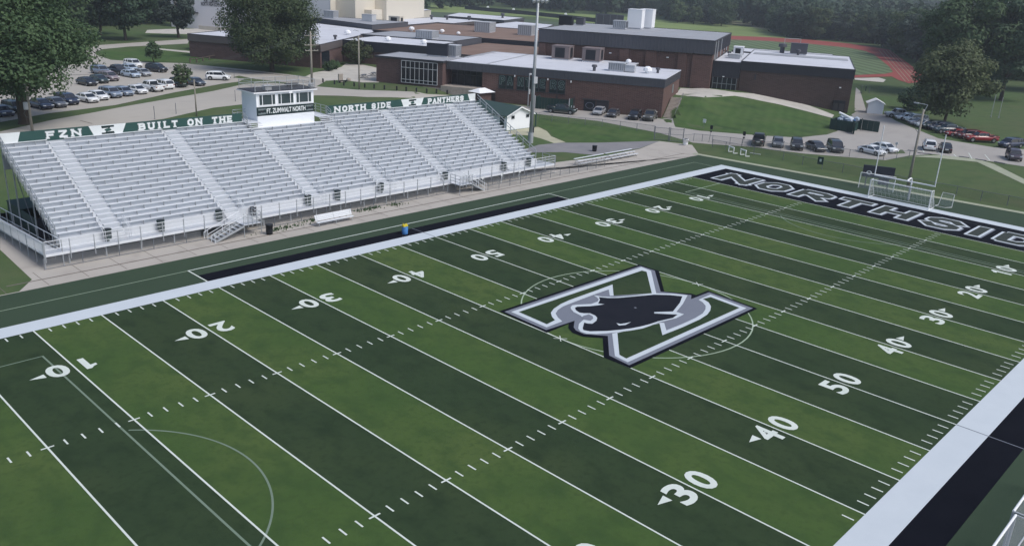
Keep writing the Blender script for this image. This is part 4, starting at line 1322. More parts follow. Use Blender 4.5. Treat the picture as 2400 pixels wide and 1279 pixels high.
part('wall_lamp', MB().bbox(-8.2, -7.8, 30.9, 31.15, 5.65, 5.8), 'white', lk)
far_h = thing('rear_annex', 'low annex with a long white roof just behind the right-hand hall', 'building', W3(-20, 80, 0))
block(far_h, [(-31, 70.3), (-6, 70.3), (-6, 84), (-31, 84)], 0, 8.6, 'brick_dark', 'clad_dark', 1.0, 'roof_white')

# ---- classroom blocks to the left and behind
cls = thing('classroom_block', 'single-storey classroom block with a deep dark fascia behind the glazed pavilion', 'building', W3(75, 40, 2))
block(cls, [(62.2, 28.5), (85.2, 28.5), (85.2, 46.3), (62.2, 46.3)], 1.2, 7.33, 'brick_mauve', 'clad_dark', 2.3, 'roof_white', over=.25)
for a0, a1 in ((70.5, 73.5), (64, 66)):
    part('window', MB().bbox(a0, a1, 28.3, 28.49, 2.4, 4.9), 'glass', cls)
cl2 = thing('classroom_block', 'grey-roofed classroom block with a big square air unit on it', 'building', W3(76, 57, 2))
block(cl2, [(63.0, 46.8), (90, 46.8), (90, 66.5), (63.0, 66.5)], 1, 7.5, 'brick_mauve', 'clad', 1.7, 'roof_grey', over=.2)
for b0 in (50, 53.5, 57, 60.5):
    part('window', MB().bbox(62.8, 62.99, b0, b0 + 1.3, 3.4, 5.7), 'glass', cl2)
mid = thing('main_block', 'wide low school block with a rust-brown gravel roof and two striped air units', 'building', W3(72, 95, 1))
block(mid, [(47.0, 67.2), (97.5, 67.2), (99, 118), (54, 118), (47, 100)], 0, 7.3, 'brick_mauve', 'clad_dark', 1.7, 'roof_brown', over=.15)
for a0 in (49, 52.5, 56, 59.5):
    part('window', MB().bbox(a0, a0 + 1.5, 67.0, 67.19, 3.4, 5.5), 'glass', mid)
low = thing('courtyard_roof', 'lower brown-roofed link filling the court behind the lettered wing', 'building', W3(48, 50, 0))
block(low, [(35, 28.4), (61.8, 28.4), (61.8, 66.8), (35, 66.8)], 0, 6.1, 'brick_mauve', 'clad_brown', .5, 'roof_brown', over=.05)
lw = thing('left_wing', 'left classroom wing with a bright white roof and tall windows behind the big tree', 'building', W3(95, 30, 2))
block(lw, [(81.6, 11.7), (118, 11.7), (122, 76), (97.2, 66.3), (92.3, 58.0), (85.4, 28.2)], 1, 7.35, 'brick_mauve', 'clad_brown', 1.6, 'roof_white', over=.2)
for t in (.06, .16, .26):
    a, b_ = 81.6 + (85.4 - 81.6) * t, 11.7 + (28.2 - 11.7) * t
    part('window', MB().bbox(a - .12, a + .1, b_, b_ + 1.3, 2.1, 5.6), 'glass', lw)
uw = thing('upper_wing', 'raised wing with a long dark slate fascia and silver roof behind the left wing', 'building', W3(110, 80, 2))
block(uw, [(97.4, 66.8), (125, 80.2), (121, 91), (97.6, 91)], 1, 8.7, 'brick_mauve', 'clad', 1.35, 'roof_grey', over=.2)
wr = thing('rear_block', 'long white-roofed block behind the brown gravel roof', 'building', W3(100, 130, 0))
block(wr, [(99.3, 91.4), (113.5, 91.4), (115, 108), (113.5, 149), (93.5, 147), (93.5, 118.3), (99.3, 118.3)], 0, 7.6, 'brick_mauve', 'clad_brown', .9, 'roof_white', over=.2)
wr2 = thing('rear_block', 'white-roofed block at the right behind the gravel roof, left of the light pole', 'building', W3(75, 140, 0))
block(wr2, [(62, 118.4), (84, 118.4), (84, 160), (68, 156)], 0, 7.4, 'brick_mauve', 'clad_brown', .9, 'roof_white', over=.2)
wr3 = thing('rear_block', 'farthest pale flat roof of the school with small dark vents', 'building', W3(107, 180, 0))
block(wr3, [(90.3, 163), (117.5, 167), (124, 199), (91.6, 192)], 0, 7.4, 'brick_dark', 'clad', .9, 'roof_white', over=.2)
sb = thing('small_annex', 'small flat brick annex with a dark fascia left of the big centre tree', 'building', W3(121, 28, 2))
block(sb, [(114.0, 20.5), (129.0, 25.5), (131, 40), (116, 40)], 1, 6.0, 'brick_mauve', 'clad_dark', 1.7, 'roof_white', over=.15)
for a, b_ in ((122.5, 23.2), (117.3, 21.4)):
    part('wall_lamp', MB().bbox(a - .12, a + .12, b_ - .3, b_ - .1, 4.9, 5.1), 'white', sb)

# ---- cream main building far back
cr = thing('main_building', 'big windowless cream school building at the top left, its front coloured grey for shade', 'building', W3(150, 100, 2))
part('front_wall', MB().bbox(126, 190.2, 92, 140, 0, 19), 'shaded_front_wall', cr)
part('stair_tower', MB().bbox(118.6, 125.98, 95.3, 140, 0, 19), 'cream', cr)
part('fly_tower', MB().bbox(114.2, 118.58, 109.1, 140, 0, 19), 'cream', cr)
part('lower_block', MB().bbox(115.8, 118.58, 101.4, 109.08, 0, 11.1), 'cream', cr)
part('panel_edge', MB().bbox(125.9, 126.0, 91.9, 95.28, 0, 19.02).bbox(155, 155.5, 91.85, 91.995, 2, 19).bbox(187.6, 188.2, 91.8, 91.995, 2, 19), 'cream', cr)  # first slab gives the sunward side face its cream tone
for a0, a1, z in ((178.3, 181.5, 6.6), (161.5, 166.5, 6.9), (136.0, 142.5, 11.8)):
    part('canopy', MB().bbox(a0, a1, 91.0, 91.99, z, z + .35), 'trim', cr)
t1 = (175.68, 92, 10.85)
t2 = (169.37, 92, 10.77)
for txt, pa, pb, hh in (('FORT ZUMWALT', (175.67, 92, 10.99), (169.36, 92, 10.91), 1.0), ('NORTH HIGH SCHOOL', (176.91, 92, 9.93), (168.15, 92, 9.79), 1.0)):
    p = MB()
    text_mb(p, txt, W3(pa[0], 91.9, (pa[2] + pb[2]) / 2 - .6), -UA, (0, 0, 1), pa[0] - pb[0], hh * 1.25, off=.03)
    part('lettering', p, 'trim', cr)
part('plaza_wall', MB().bbox(146, 176, 88.6, 89, 1, 2.8), 'pale_concrete', cr)
ca = thing('rear_annex', 'low cream annex right of the cream tower blocks', 'building', W3(140, 165, 0))
block(ca, [(142.01, 171.17), (125.37, 155.48), (131.2, 184.09), (145.68, 195.47)], 0, 8.6, 'cream', 'cream', .3, 'roof_white', over=.1)

# ---- roof equipment, each unit a thing standing on a roof
def unit(name, label, a0, a1, b0, b1, z, h, m, detail='louvre', group=None, cat='air unit'):
    t = thing(name, label, cat, W3((a0 + a1) / 2, (b0 + b1) / 2, z), group)
    part('curb', MB().bbox(a0 + .1, a1 - .1, b0 + .1, b1 - .1, z, z + .25), 'roof_white', t)
    part('casing', MB().bbox(a0, a1, b0, b1, z + .25, z + h), m, t)
    if detail == 'louvre':
        p = MB()
        p.bbox(a0 + .25 * (a1 - a0), a1 - .2 * (a1 - a0), b0 - .04, b0 - .003, z + .5, z + h - .3)
        part('louvre', p, 'black', t)
        p = MB()
        p.bbox(a0 - .04, a0 - .003, b0 + .25 * (b1 - b0), b1 - .25 * (b1 - b0), z + .5, z + h - .3)
        part('louvre', p, 'black', t)
    if detail == 'stripe':
        p = MB()
        n = 7
        for i in range(n):
            a = a0 + (a1 - a0) * (i + .5) / n
            p.bbox(a - .06, a + .06, b0 - .06, b0 - .003, z + .35, z + h - .1)
            bb_ = b0 + (b1 - b0) * (i + .5) / n
            p.bbox(a0 - .06, a0 - .003, bb_ - .06, bb_ + .06, z + .35, z + h - .1)
        part('panel_seam', p, 'steel_dark', t)
    p = MB(); p.bbox(a0 - .08, a1 + .08, b0 - .08, b1 + .08, z + h + .002, z + h + .1)
    part('lid', p, m, t)
    return t
unit('rooftop_unit', 'brown rooftop air unit with a black louvre, left of the pair on the white roof', 24.9, 28.9, 21.5, 25.5, 7.37, 2.9, 'ac_brown', 'louvre', 'brown air units on the lettered wing')
unit('rooftop_unit', 'brown rooftop air unit with a black louvre, right of the pair on the white roof', 18.0, 22.0, 21.8, 25.8, 7.37, 2.9, 'ac_brown', 'louvre', 'brown air units on the lettered wing')
unit('rooftop_unit', 'light grey air unit with stepped ducts at the right end of the white roof', 9.4, 12.6, 6.8, 9.3, 7.37, 1.6, 'ac', 'stripe')
b = MB(); b.bbox(7.3, 9.3, 7.0, 8.6, 7.5, 8.7); b.bbox(7.3, 9.3, 6.9, 8.7, 8.7, 8.8)
single('duct_box', b, 'ac', 'small grey duct box attached beside the right-hand air unit on the white roof', 'duct', W3(8.3, 7.8, 7.45))
unit('rooftop_unit', 'square pale air unit on the grey roof behind the glazed pavilion', 69.5, 74.3, 47.6, 52.0, 7.5, 2.0, 'ac', 'stripe')
unit('rooftop_unit', 'striped grey air unit on the gravel roof, farther from the light pole', 69, 74, 89.5, 95, 7.3, 3.0, 'ac', 'stripe', 'striped air units on the gravel roof')
unit('rooftop_unit', 'striped grey air unit on the gravel roof, right beside the light pole', 55.6, 60, 90, 95, 7.3, 2.9, 'ac', 'stripe', 'striped air units on the gravel roof')
unit('roof_screen', 'dark slate box on the joint of the pavilion and wing roofs', 47.6, 52.4, 6.5, 7.2, 7.4, 2.6, 'dark_slate', '', cat='roof screen')
unit('rooftop_unit', 'grey air unit with a sloped hood right behind the dark slate box', 46.2, 48.9, 8, 11, 7.37, 2.4, 'ac', 'stripe')
unit('rooftop_unit', 'white twin air tower, left half, on the gymnasium roof', 15.8, 19.4, 55, 59, 13.25, 4.6, 'white', '', 'white air towers on the gymnasium roof')
unit('rooftop_unit', 'white twin air tower, right and farther half, on the gymnasium roof', 14.2, 17.4, 61, 65.5, 13.25, 4.6, 'white', '', 'white air towers on the gymnasium roof')
unit('rooftop_unit', 'low grey air unit at the foot of the white air towers', 18.6, 21.8, 49.6, 52.4, 13.25, 1.9, 'ac', 'stripe')
unit('roof_screen', 'black square air box at the left back of the gymnasium roof', 33.0, 36.4, 52, 54, 12.9, 2.4, 'black', '', cat='roof screen')
unit('rooftop_unit', 'small dark grey air box beside the black square one on the gymnasium roof', 30.4, 32.4, 54, 56, 13.2, 1.8, 'clad', '')
unit('rooftop_unit', 'small white air unit with a slot on the hall roof by the gymnasium corner', -10.4, -8.2, 46, 48.5, 8.95, 2.3, 'white', 'louvre')
unit('rooftop_unit', 'flat grey air unit in front of the small white one on the link roof', -10.3, -7.6, 41, 43.5, 8.95, .9, 'ac', '')
unit('rooftop_unit', 'grey square air unit at the far end of the hall roof', -24.5, -20.5, 63.5, 66, 9.3, 2.6, 'clad', '')
unit('rooftop_unit', 'pale grey air unit with a sloping duct behind the dark upper fascia', 104.5, 108, 80.2, 83, 8.75, 2.0, 'ac', '')
unit('rooftop_unit', 'cream rooftop hut with a dark opening right of the upper wing', 101.5, 105.5, 93.5, 96.5, 7.6, 2.4, 'cream', 'louvre')
unit('rooftop_unit', 'grey rooftop air unit at the left end of the upper wing roof', 119.5, 123, 82.8, 86, 8.75, 2.2, 'ac', 'stripe')
def vent(label, a, b_, z, kind, s=1.0):
    m = MB()
    if kind == 'dome':
        m.lathe(W3(a, b_, z), [(.28 * s, 0), (.28 * s, .25 * s), (.55 * s, .3 * s), (.5 * s, .6 * s), (.22 * s, .8 * s)], 10)
    else:
        m.lathe(W3(a, b_, z), [(.22 * s, 0), (.22 * s, .55 * s), (.42 * s, .56 * s), (.36 * s, .85 * s), (.1 * s, .9 * s)], 10)
    single('roof_vent', m, 'white' if kind == 'dome' else 'clad', label, 'roof vent', W3(a, b_, z), 'roof vents on the school')
vent('white mushroom vent near the right end of the lettered wing roof', 4.9, 8.3, 7.37, 'dome', 1.7)
vent('small dark vent at the right corner of the lettered wing roof', 3.2, 10.5, 7.37, 'cap', 1.2)
vent('grey vent at the front middle of the lettered wing roof', 14.9, 4.5, 7.37, 'cap', 1.4)
vent('white vent pipe at the back of the lettered wing roof by the gymnasium', 12.3, 25.5, 7.37, 'dome', 1.2)
vent('white vent on the front edge of the classroom block roof, left', 75.5, 34, 7.33, 'dome', 1.5)
vent('white vent on the front edge of the classroom block roof, right', 65.4, 33.5, 7.33, 'dome', 1.5)
vent('white ball vent on the gravel roof, left one', 79, 76, 7.3, 'dome', 1.3)
vent('white ball vent in the middle of the gravel roof front', 72.5, 73, 7.3, 'dome', 1.1)
vent('white hooked vent at the left corner of the gravel roof', 88, 74, 7.3, 'dome', 1.6)
vent('dark vent near the back of the hall roof', -18.5, 66, 9.3, 'cap', 2.6)
vent('small dark vent far right on the hall roof', -22.5, 61.5, 9.36, 'cap', 1.5)
vent('dark vent on the long white rear roof, leftmost', 108, 133, 7.6, 'cap', 1.8)
vent('dark vent on the long white rear roof, second', 103.5, 137, 7.6, 'cap', 1.8)
vent('dark vent on the long white rear roof, near its right end', 97.5, 144, 7.6, 'cap', 1.8)
vent('dark vent on the farthest pale roof', 97, 180, 7.4, 'cap', 2.2)
vent('white vent on the left wing roof by the dark fascia', 92, 43, 7.35, 'dome', 1.6)
vent('dark vent on the left wing roof edge', 86.5, 27, 7.35, 'cap', 1.3)
vent('grey vent on the link roof in front of the small white unit', -7.2, 47.5, 8.92, 'cap', 1.2)

# ---- concrete steps up the bank, beside the wing's end wall
st = thing('bank_steps', 'long flight of concrete steps climbing the bank beside the brick wing', 'stairs', W3(-1.3, 5, 0))
for i in range(16):
    b0 = .9 + 8.8 * i / 16
    z = 3.0 * (i + 1) / 16
    part('step', MB().bbox(-2.25, -.25, b0, b0 + 8.8 / 16 + .1, z - .35, z), 'stone', st)
p = MB()
for bb_ in (1, 4, 7, 9.7):
    z = 3 * (bb_ - .9) / 8.8
    q = W3(-2.45, bb_, z)
    p.tube((q[0], q[1], z - .1), (q[0], q[1], z + 1.0), .035)
p.tube(W3(-2.45, .9, 1.0), W3(-2.45, 9.7, 4.0), .035)
part('hand_rail', p, 'steel_dark', st)
for bb_ in (12, 20):
    q = W3(-4.2, 12.6 + (bb_ - 12) * .3, 3.0)

# ---- concession stand
cs = thing('concession_stand', 'white gabled concession stand with a green shingle roof at the right of the bleachers', 'building', (98, 91, 0))
x0, x1, y0, y1 = 94.9, 101.0, 87.3, 96.6
xm = (x0 + x1) / 2
p = MB()
p.add([(x0, y0, 0), (x1, y0, 0), (x1, y0, 2.45), (xm, y0, 3.65), (x0, y0, 2.45), (x0, y1, 0), (x1, y1, 0), (x1, y1, 2.45), (xm, y1, 3.65), (x0, y1, 2.45)],
      [(0, 1, 2, 3, 4), (9, 8, 7, 6, 5), (0, 5, 6, 1), (1, 6, 7, 2), (4, 9, 5, 0), (2, 7, 8, 3), (3, 8, 9, 4)])
part('wall', p, 'siding', cs)
for s in (-1, 1):
    xe = xm + s * 3.5
    ze = 3.65 - (1.2 / 3.05) * 3.5
    p = MB()
    p.add([(xm, y0 - .4, 3.72), (xe, y0 - .4, ze + .07), (xe, y1 + .4, ze + .07), (xm, y1 + .4, 3.72), (xm, y0 - .4, 3.84), (xe, y0 - .4, ze + .17), (xe, y1 + .4, ze + .17), (xm, y1 + .4, 3.84)],
          [(0, 1, 2, 3), (7, 6, 5, 4), (0, 4, 5, 1), (1, 5, 6, 2), (2, 6, 7, 3), (3, 7, 4, 0)])
    part('roof', p, 'green_shingle', cs)
    p = MB()
    p.add([(xm, y0 - .43, 3.62), (xe, y0 - .43, ze - .03), (xe, y0 - .43, ze + .17), (xm, y0 - .43, 3.84), (xm, y0 - .402, 3.62), (xe, y0 - .402, ze - .03), (xe, y0 - .402, ze + .17), (xm, y0 - .402, 3.84)],
          [(0, 1, 2, 3), (7, 6, 5, 4), (0, 4, 5, 1), (2, 6, 7, 3), (1, 5, 6, 2), (3, 7, 4, 0)])
    part('barge_board', p, 'white', cs)
for xx in (96.3, 99.9):
    f = MB()
    for a, b_, c, d in ((xx - .42, xx + .42, 1.78, 1.86), (xx - .42, xx + .42, 2.34, 2.42), (xx - .42, xx - .34, 1.86, 2.34), (xx + .34, xx + .42, 1.86, 2.34)):
        f.box(a, b_, y0 - .05, y0 - .003, c, d)
    w = part('window', f, 'ac', cs)
    part('pane', MB().box(xx - .34, xx + .34, y0 - .03, y0 - .002, 1.86, 2.34), 'glass', w)
part('side_door', MB().box(x0 - .05, x0 - .003, 87.9, 88.9, .05, 2.1), 'green_dark', cs)
p = MB(); p.box(x1, x1 + 1.5, y0 + .1, y0 + 6, 2.25, 2.36); p.box(x1 + 1.3, x1 + 1.45, y0 + .2, y0 + .35, 0, 2.25); p.box(x1 + 1.3, x1 + 1.45, y0 + 5.6, y0 + 5.75, 0, 2.25)
part('porch', p, 'sign_green', cs)
bth = thing('ticket_booth', 'small brick booth with a white hipped roof at the bleachers top right corner', 'building', (113.31, 112.59, 0))
o = bth.location
p = MB(); p.box(o.x - 1.6, o.x + 1.6, o.y - 1.2, o.y + 1.2, -.2, o.z + 2.2); part('wall', p, 'brick_mauve', bth)
p = MB()
z = o.z + 2.2
p.add([(o.x - 2.2, o.y - 1.8, z), (o.x + 2.2, o.y - 1.8, z), (o.x + 2.2, o.y + 1.8, z), (o.x - 2.2, o.y + 1.8, z), (o.x - .9, o.y, z + .75), (o.x + .9, o.y, z + .75)],
      [(3, 2, 1, 0), (0, 1, 5, 4), (1, 2, 5), (2, 3, 4, 5), (3, 0, 4)])
part('roof', p, 'white', bth)
sh = thing('storage_shed', 'white gabled storage shed at the end of the lot beside the dark hall', 'shed', (182.21, 60.55, 0))
o = sh.location
sh.rotation_euler = (0, 0, 2.05)
b = MB()
b.add([(-1.6, -1.5, 0), (1.6, -1.5, 0), (1.6, -1.5, 2.2), (0, -1.5, 3.0), (-1.6, -1.5, 2.2), (-1.6, 1.5, 0), (1.6, 1.5, 0), (1.6, 1.5, 2.2), (0, 1.5, 3.0), (-1.6, 1.5, 2.2)],
      [(0, 1, 2, 3, 4), (9, 8, 7, 6, 5), (0, 5, 6, 1), (1, 6, 7, 2), (4, 9, 5, 0), (2, 7, 8, 3), (3, 8, 9, 4)])
link('wall', b.mesh('wall'), 'siding', sh)
for s in (-1, 1):
    b = MB()
    b.add([(0, -1.75, 3.04), (s * 1.9, -1.75, 2.09), (s * 1.9, 1.75, 2.09), (0, 1.75, 3.04), (0, -1.75, 3.12), (s * 1.9, -1.75, 2.17), (s * 1.9, 1.75, 2.17), (0, 1.75, 3.12)],
          [(0, 1, 2, 3), (7, 6, 5, 4), (0, 4, 5, 1), (1, 5, 6, 2), (2, 6, 7, 3), (3, 7, 4, 0)])
    link('roof', b.mesh('roof'), 'white', sh)
b = MB(); b.box(-.75, -.02, -1.55, -1.503, .05, 1.95); b.box(.02, .75, -1.55, -1.503, .05, 1.95)
link('door', b.mesh('door'), 'white', sh)

# ================================================================ TREES
def crown_mesh(seed, R, H, z0, nleaf, leaf, shape='round', nclump=60, droop=0.0):
    """leaf-sized faces gathered in clumps through an uneven crown; local coords, base at z0"""
    rg = np.random.default_rng(seed)
    cl = []
    while len(cl) < nclump:
        p = rg.uniform(-1, 1, 3)
        r = np.linalg.norm(p)
        if r > 1 or r < .35:
            continue
        t = (p[2] + 1) / 2
        if shape == 'round':
            k = 1.0
        elif shape == 'cone':
            k = 1.08 - .62 * t
        elif shape == 'broad':
            k = 1.0 if t > .3 else .75 + .8 * t
        else:
            k = .85 + .15 * math.sin(t * 3.1)
        cl.append([p[0] * k, p[1] * k, t])
    cl = np.array(cl)
    cl[:, :2] *= R * .82
    cl[:, 2] = z0 + H * (.06 + .84 * cl[:, 2])
    cr = rg.uniform(.16, .34, nclump) * R
    w = cr ** 2
    idx = rg.choice(nclump, nleaf, p=w / w.sum())
    d = rg.normal(size=(nleaf, 3))
    d /= np.linalg.norm(d, axis=1)[:, None]
    rr = rg.uniform(.35, 1.08, nleaf) ** .6
    pos = cl[idx] + d * (cr[idx] * rr)[:, None] * np.array([1, 1, .72])
    pos[:, 2] -= droop * (np.hypot(pos[:, 0], pos[:, 1]) / R) ** 2
    nrm = d * .9 + rg.normal(size=(nleaf, 3)) * .38 + np.array([0, 0, .45])
    nrm /= np.linalg.norm(nrm, axis=1)[:, None]
    u = np.cross(nrm, rg.normal(size=(nleaf, 3)))
    u /= np.linalg.norm(u, axis=1)[:, None]
    v = np.cross(nrm, u)
    s = leaf * rg.uniform(.6, 1.3, nleaf)[:, None]
    a = pos + u * s * .5
    b = pos + v * s * .33
    c = pos - u * s * .5
    e = pos - v * s * .33
    V = np.stack([a, b, c, e], 1).reshape(-1, 3)
    me = bpy.data.meshes.new('crown')
    me.vertices.add(len(V))
    me.vertices.foreach_set('co', V.ravel().astype(np.float32))
    me.loops.add(nleaf * 4)
    me.loops.foreach_set('vertex_index', np.arange(nleaf * 4, dtype=np.int32))
    me.polygons.add(nleaf)
    me.polygons.foreach_set('loop_start', np.arange(0, nleaf * 4, 4, dtype=np.int32))
    me.update(calc_edges=True)
    me.validate()
    return me, cl

def trunk_mesh(seed, z1, r, cl, z_fork, nlimb=7):
    rg = random.Random(seed)
    m = MB()
    top = (rg.uniform(-.3, .3), rg.uniform(-.3, .3), z_fork)
    m.tube((0, 0, -.3), (0, 0, .25), r * 1.5, 8, r2=r * 1.05)
    m.tube((0, 0, .25), top, r * 1.05, 8, r2=r * .8)
    m.tube(top, (top[0], top[1], z1), r * .8, 7, r2=r * .2)
    for i in rg.sample(range(len(cl)), min(nlimb, len(cl))):
        c = cl[i]
        st = (top[0], top[1], z_fork + (z1 - z_fork) * rg.uniform(0, .5))
        mid = ((st[0] + c[0]) / 2, (st[1] + c[1]) / 2, st[2] + (c[2] - st[2]) * .6)
        m.tube(st, mid, r * .42, 6, r2=r * .28)
        m.tube(mid, tuple(c), r * .28, 5, r2=r * .08)
    return m.mesh('trunk')

tree_cache = {}
def tree(name, label, loc, R, H, z0, leaf_m, nleaf, leaf, shape='round', seed=1, r=.35, group=None, cat='tree', nclump=60, scale=1.0, rot=0.0, droop=0.0):
    key = (seed, R, H, z0, nleaf, leaf, shape, nclump)
    if key not in tree_cache:
        cm, cl = crown_mesh(seed, R, H, z0, nleaf, leaf, shape, nclump, droop)
        cm.materials.append(M['leaf'])
        tmh = trunk_mesh(seed, z0 + H * .75, r, cl, max(.6, z0 + H * .12))
        tmh.materials.append(M['bark'])
        tree_cache[key] = (cm, tmh)
    cm, tmh = tree_cache[key]
    t = thing(name, label, cat, loc, group, rot)
    t.scale = (scale, scale, scale)
    c = link('crown', cm, None, t)
    c.material_slots[0].link = 'OBJECT'
    c.material_slots[0].material = M[leaf_m]
    link('trunk', tmh, None, t)
    return t

tree('big_tree', 'huge dark tree overhanging the parked cars at the left edge', (31, 118.99, 1.9), 11.3, 22, 3.0, 'leaf', 46000, .46, 'broad', 11, .75, nclump=110, droop=2.0)
tree('big_tree', 'big dense tree standing alone between the road and the school, left of the centre', (93.63, 158.83, 2), 11.2, 21, .6, 'leaf_bright', 46000, .46, 'round', 12, .55, nclump=120)
tree('shade_tree', 'rounded shade tree on the lawn, directly right of the huge left tree', (94.54, 237.65, 2), 9.6, 17, 2.6, 'leaf_dark', 9000, .85, 'broad', 13, .45, group='shade trees by the upper drive')
tree('shade_tree', 'small round dark tree in front of the big cream building', (112.34, 242.66, 2), 6.6, 12, 2.6, 'leaf_blue', 6000, .75, 'broad', 14, .4, group='shade trees by the upper drive')
tree('shade_tree', 'dark tree behind the rounded one, half hidden by it', (94.44, 255.01, 2), 9.5, 17, 2.6, 'leaf_dark', 6000, 1.0, 'broad', 15, .4, group='shade trees by the upper drive')
tree('shade_tree', 'tall tree rising behind the top of the huge left tree', (79.25, 240.92, 2), 11, 22, 2.6, 'leaf', 8000, 1.0, 'broad', 16, .4, group='shade trees by the upper drive')
tree('shade_tree', 'dark tree at the far left behind the huge tree', (66.44, 243.66, 2), 11, 22, 2.6, 'leaf_dark', 8000, 1.0, 'broad', 16, .4, group='shade trees by the upper drive')
tree('young_tree', 'young bushy tree on the lawn of the drive', (77.81, 182.5, 2), 2.5, 4.6, .5, 'leaf', 2200, .45, 'cone', 21, .12, cat='tree')
tree('young_tree', 'young tree with thin branches standing among the parked cars', (65.52, 142.78, 2), 2.0, 4.4, .5, 'leaf_bright', 1300, .42, 'round', 22, .1, cat='tree')
tree('courtyard_tree', 'small reddish green tree beside the classroom block and the plain pole', (119.98, 163.53, 2), 4.2, 5.2, .8, 'leaf_olive', 2600, .45, 'broad', 23, .16, cat='tree')
for i, (p, lab) in enumerate((((105.68, 154.93, 2), 'clipped round bush, left of the pair by the courtyard'), ((108.9, 157.25, 2), 'clipped round bush, right of the pair by the courtyard'))):
    tree('bush', lab, p, 1.5, 2.2, .1, 'leaf', 1200, .35, 'round', 24, .08, group='bushes by the courtyard', cat='bush', rot=i * 2.0)
tree('olive_tree', 'broad olive brown tree with several trunks above the row of parked cars', (179.97, 45.19, 0), 9.2, 15.5, 1.8, 'leaf_olive', 15000, .60, 'broad', 31, .3, nclump=90)
tree('bush', 'dark bush under the left side of the olive brown tree', (196.73, 57.44, 0), 4.2, 5.5, .2, 'leaf_dark', 3000, .5, 'round', 32, .1, cat='bush')
tree('tall_tree', 'tall dark tree rising directly behind the olive brown tree', (238.02, 61.93, 0), 14, 27, 2.5, 'leaf', 16000, .9, 'broad', 33, .5, group='tall dark trees on the right')
tree('tall_tree', 'tall dark tree right of the olive brown tree, foliage reaching down to the grass', (240.65, 51.24, 0), 11, 27, 1.0, 'leaf_dark', 14000, .85, 'round', 34, .5, group='tall dark trees on the right')
tree('tall_tree', 'tall dark tree cut off by the right edge of the frame', (279.43, 51.14, 0), 14, 28, 1.0, 'leaf', 14000, .9, 'broad', 35, .5, group='tall dark trees on the right')

# woodland edge behind the sports ground: one kind per seed, each tree its own object
rg = random.Random(5)
edge = []
def row(pts, n, jit, smin, smax, where):
    pts = [Vector((*p, 0)) for p in pts]
    L = [0]
    for i in range(1, len(pts)):
        L.append(L[-1] + (pts[i] - pts[i - 1]).length)
    for k in range(n):
        s = L[-1] * (k + .5) / n
        i = max(j for j in range(len(pts)) if L[j] <= s + 1e-6)
        i = min(i, len(pts) - 2)
        p = pts[i].lerp(pts[i + 1], (s - L[i]) / (L[i + 1] - L[i]))
        edge.append((p.x + rg.uniform(-jit, jit), p.y + rg.uniform(-jit, jit), rg.uniform(smin, smax), where))
row([(336.5, 104.27), (384.11, 129.12), (423.26, 150.8)], 6, 4, .95, 1.25, 'beside the straight of the red track')
row([(450.6, 162.51), (439.05, 180.04), (434.21, 196.44), (445, 216.05)], 13, 5, .85, 1.15, 'behind the far bend of the red track')
row([(461.12, 224.85), (528.97, 261.22), (593.05, 285.96)], 6, 5, .9, 1.2, 'around the pale dry bank')
row([(622.98, 309.79), (595.45, 338.02), (471.83, 288.23), (506.49, 323.73)], 10, 8, .7, 1.0, 'behind the meadow above the gymnasium')
row([(556.78, 356.9), (538.76, 424.17), (522.11, 454.18), (524.94, 499.31)], 16, 8, .75, 1.05, 'behind the outfield fence')
row([(565.2, 543.42), (496.85, 580.65), (477.8, 616.05)], 9, 14, .8, 1.1, 'at the far end of the sports field')
row([(164.5, 363.82), (135.44, 326.25), (106.76, 292.2), (88.14, 276.53), (70.24, 263.56)], 12, 8, .9, 1.2, 'behind the shade trees at the top left')
row([(318.24, 85.59), (313.52, 74.63), (314.58, 62.02)], 5, 6, 1.1, 1.35, 'behind the tall trees at the right edge')
mats_ = ['leaf', 'leaf_dark', 'leaf_blue', 'leaf', 'leaf_bright', 'leaf_dark']
words = ['green', 'dark green', 'bluish green', 'green', 'light green', 'dark green']
shp = ['broad', 'round', 'round', 'broad']
for i, (x, y, s, where) in enumerate(edge):
    k = rg.randrange(len(mats_))
    sd = 41 + i % 6
    tree('woodland_tree', words[k] + ' woodland tree ' + where, (x, y, hgt(x, y)), 7.5, 17, .6, mats_[k], 3600, 1.05, shp[sd % 4], sd, .3,
         group=words[k] + ' woodland trees ' + where, scale=s, rot=rg.uniform(0, 6.28), nclump=46)
tree('meadow_tree', 'round dark tree standing forward of the woods above the gymnasium roof, left of two', (500.21, 312.18, 0), 9, 16, .6, 'leaf_dark', 3600, 1.05, 'round', 43, .3, group='trees standing forward of the woods')
tree('meadow_tree', 'round dark tree standing forward of the woods above the gymnasium roof, right of two', (483.7, 280.1, 0), 10, 17, .6, 'leaf', 3600, 1.05, 'broad', 44, .3, group='trees standing forward of the woods')
# the wood behind that edge, one mass
wood = None
pts = []
far0 = [(a[0], a[1]) for a in edge]
rg2 = np.random.default_rng(9)
cand = []
for (x, y, s, where) in edge:
    d = Vector((x + 7.2, y + 11.6)).normalized()
    for q in (16, 30, 46, 66, 90, 120, 160):
        cand.append((x + d.x * q + rg2.uniform(-7, 7), y + d.y * q + rg2.uniform(-7, 7), 1.0))
for i in range(900):
    ang = rg2.uniform(rad(6), rad(66)); q = rg2.uniform(0, 1) ** .8 * 900 + 480
    x, y = -7 + q * math.cos(ang), -11 + q * math.sin(ang)
    if x > 500 and y < 500 or y > 430 or q > 640:
        cand.append((x, y, 1.25))
cm, tmh = list(tree_cache.values())[-2]
n0 = len(cm.polygons)
co = np.empty(len(cm.vertices) * 3, np.float32)
cm.vertices.foreach_get('co', co)
co = co.reshape(-1, 4, 3)
sel = co[rg2.permutation(len(co))[:1300]]
ctr = sel.mean(1, keepdims=True)
sel = ctr + (sel - ctr) * 1.7
allv = []
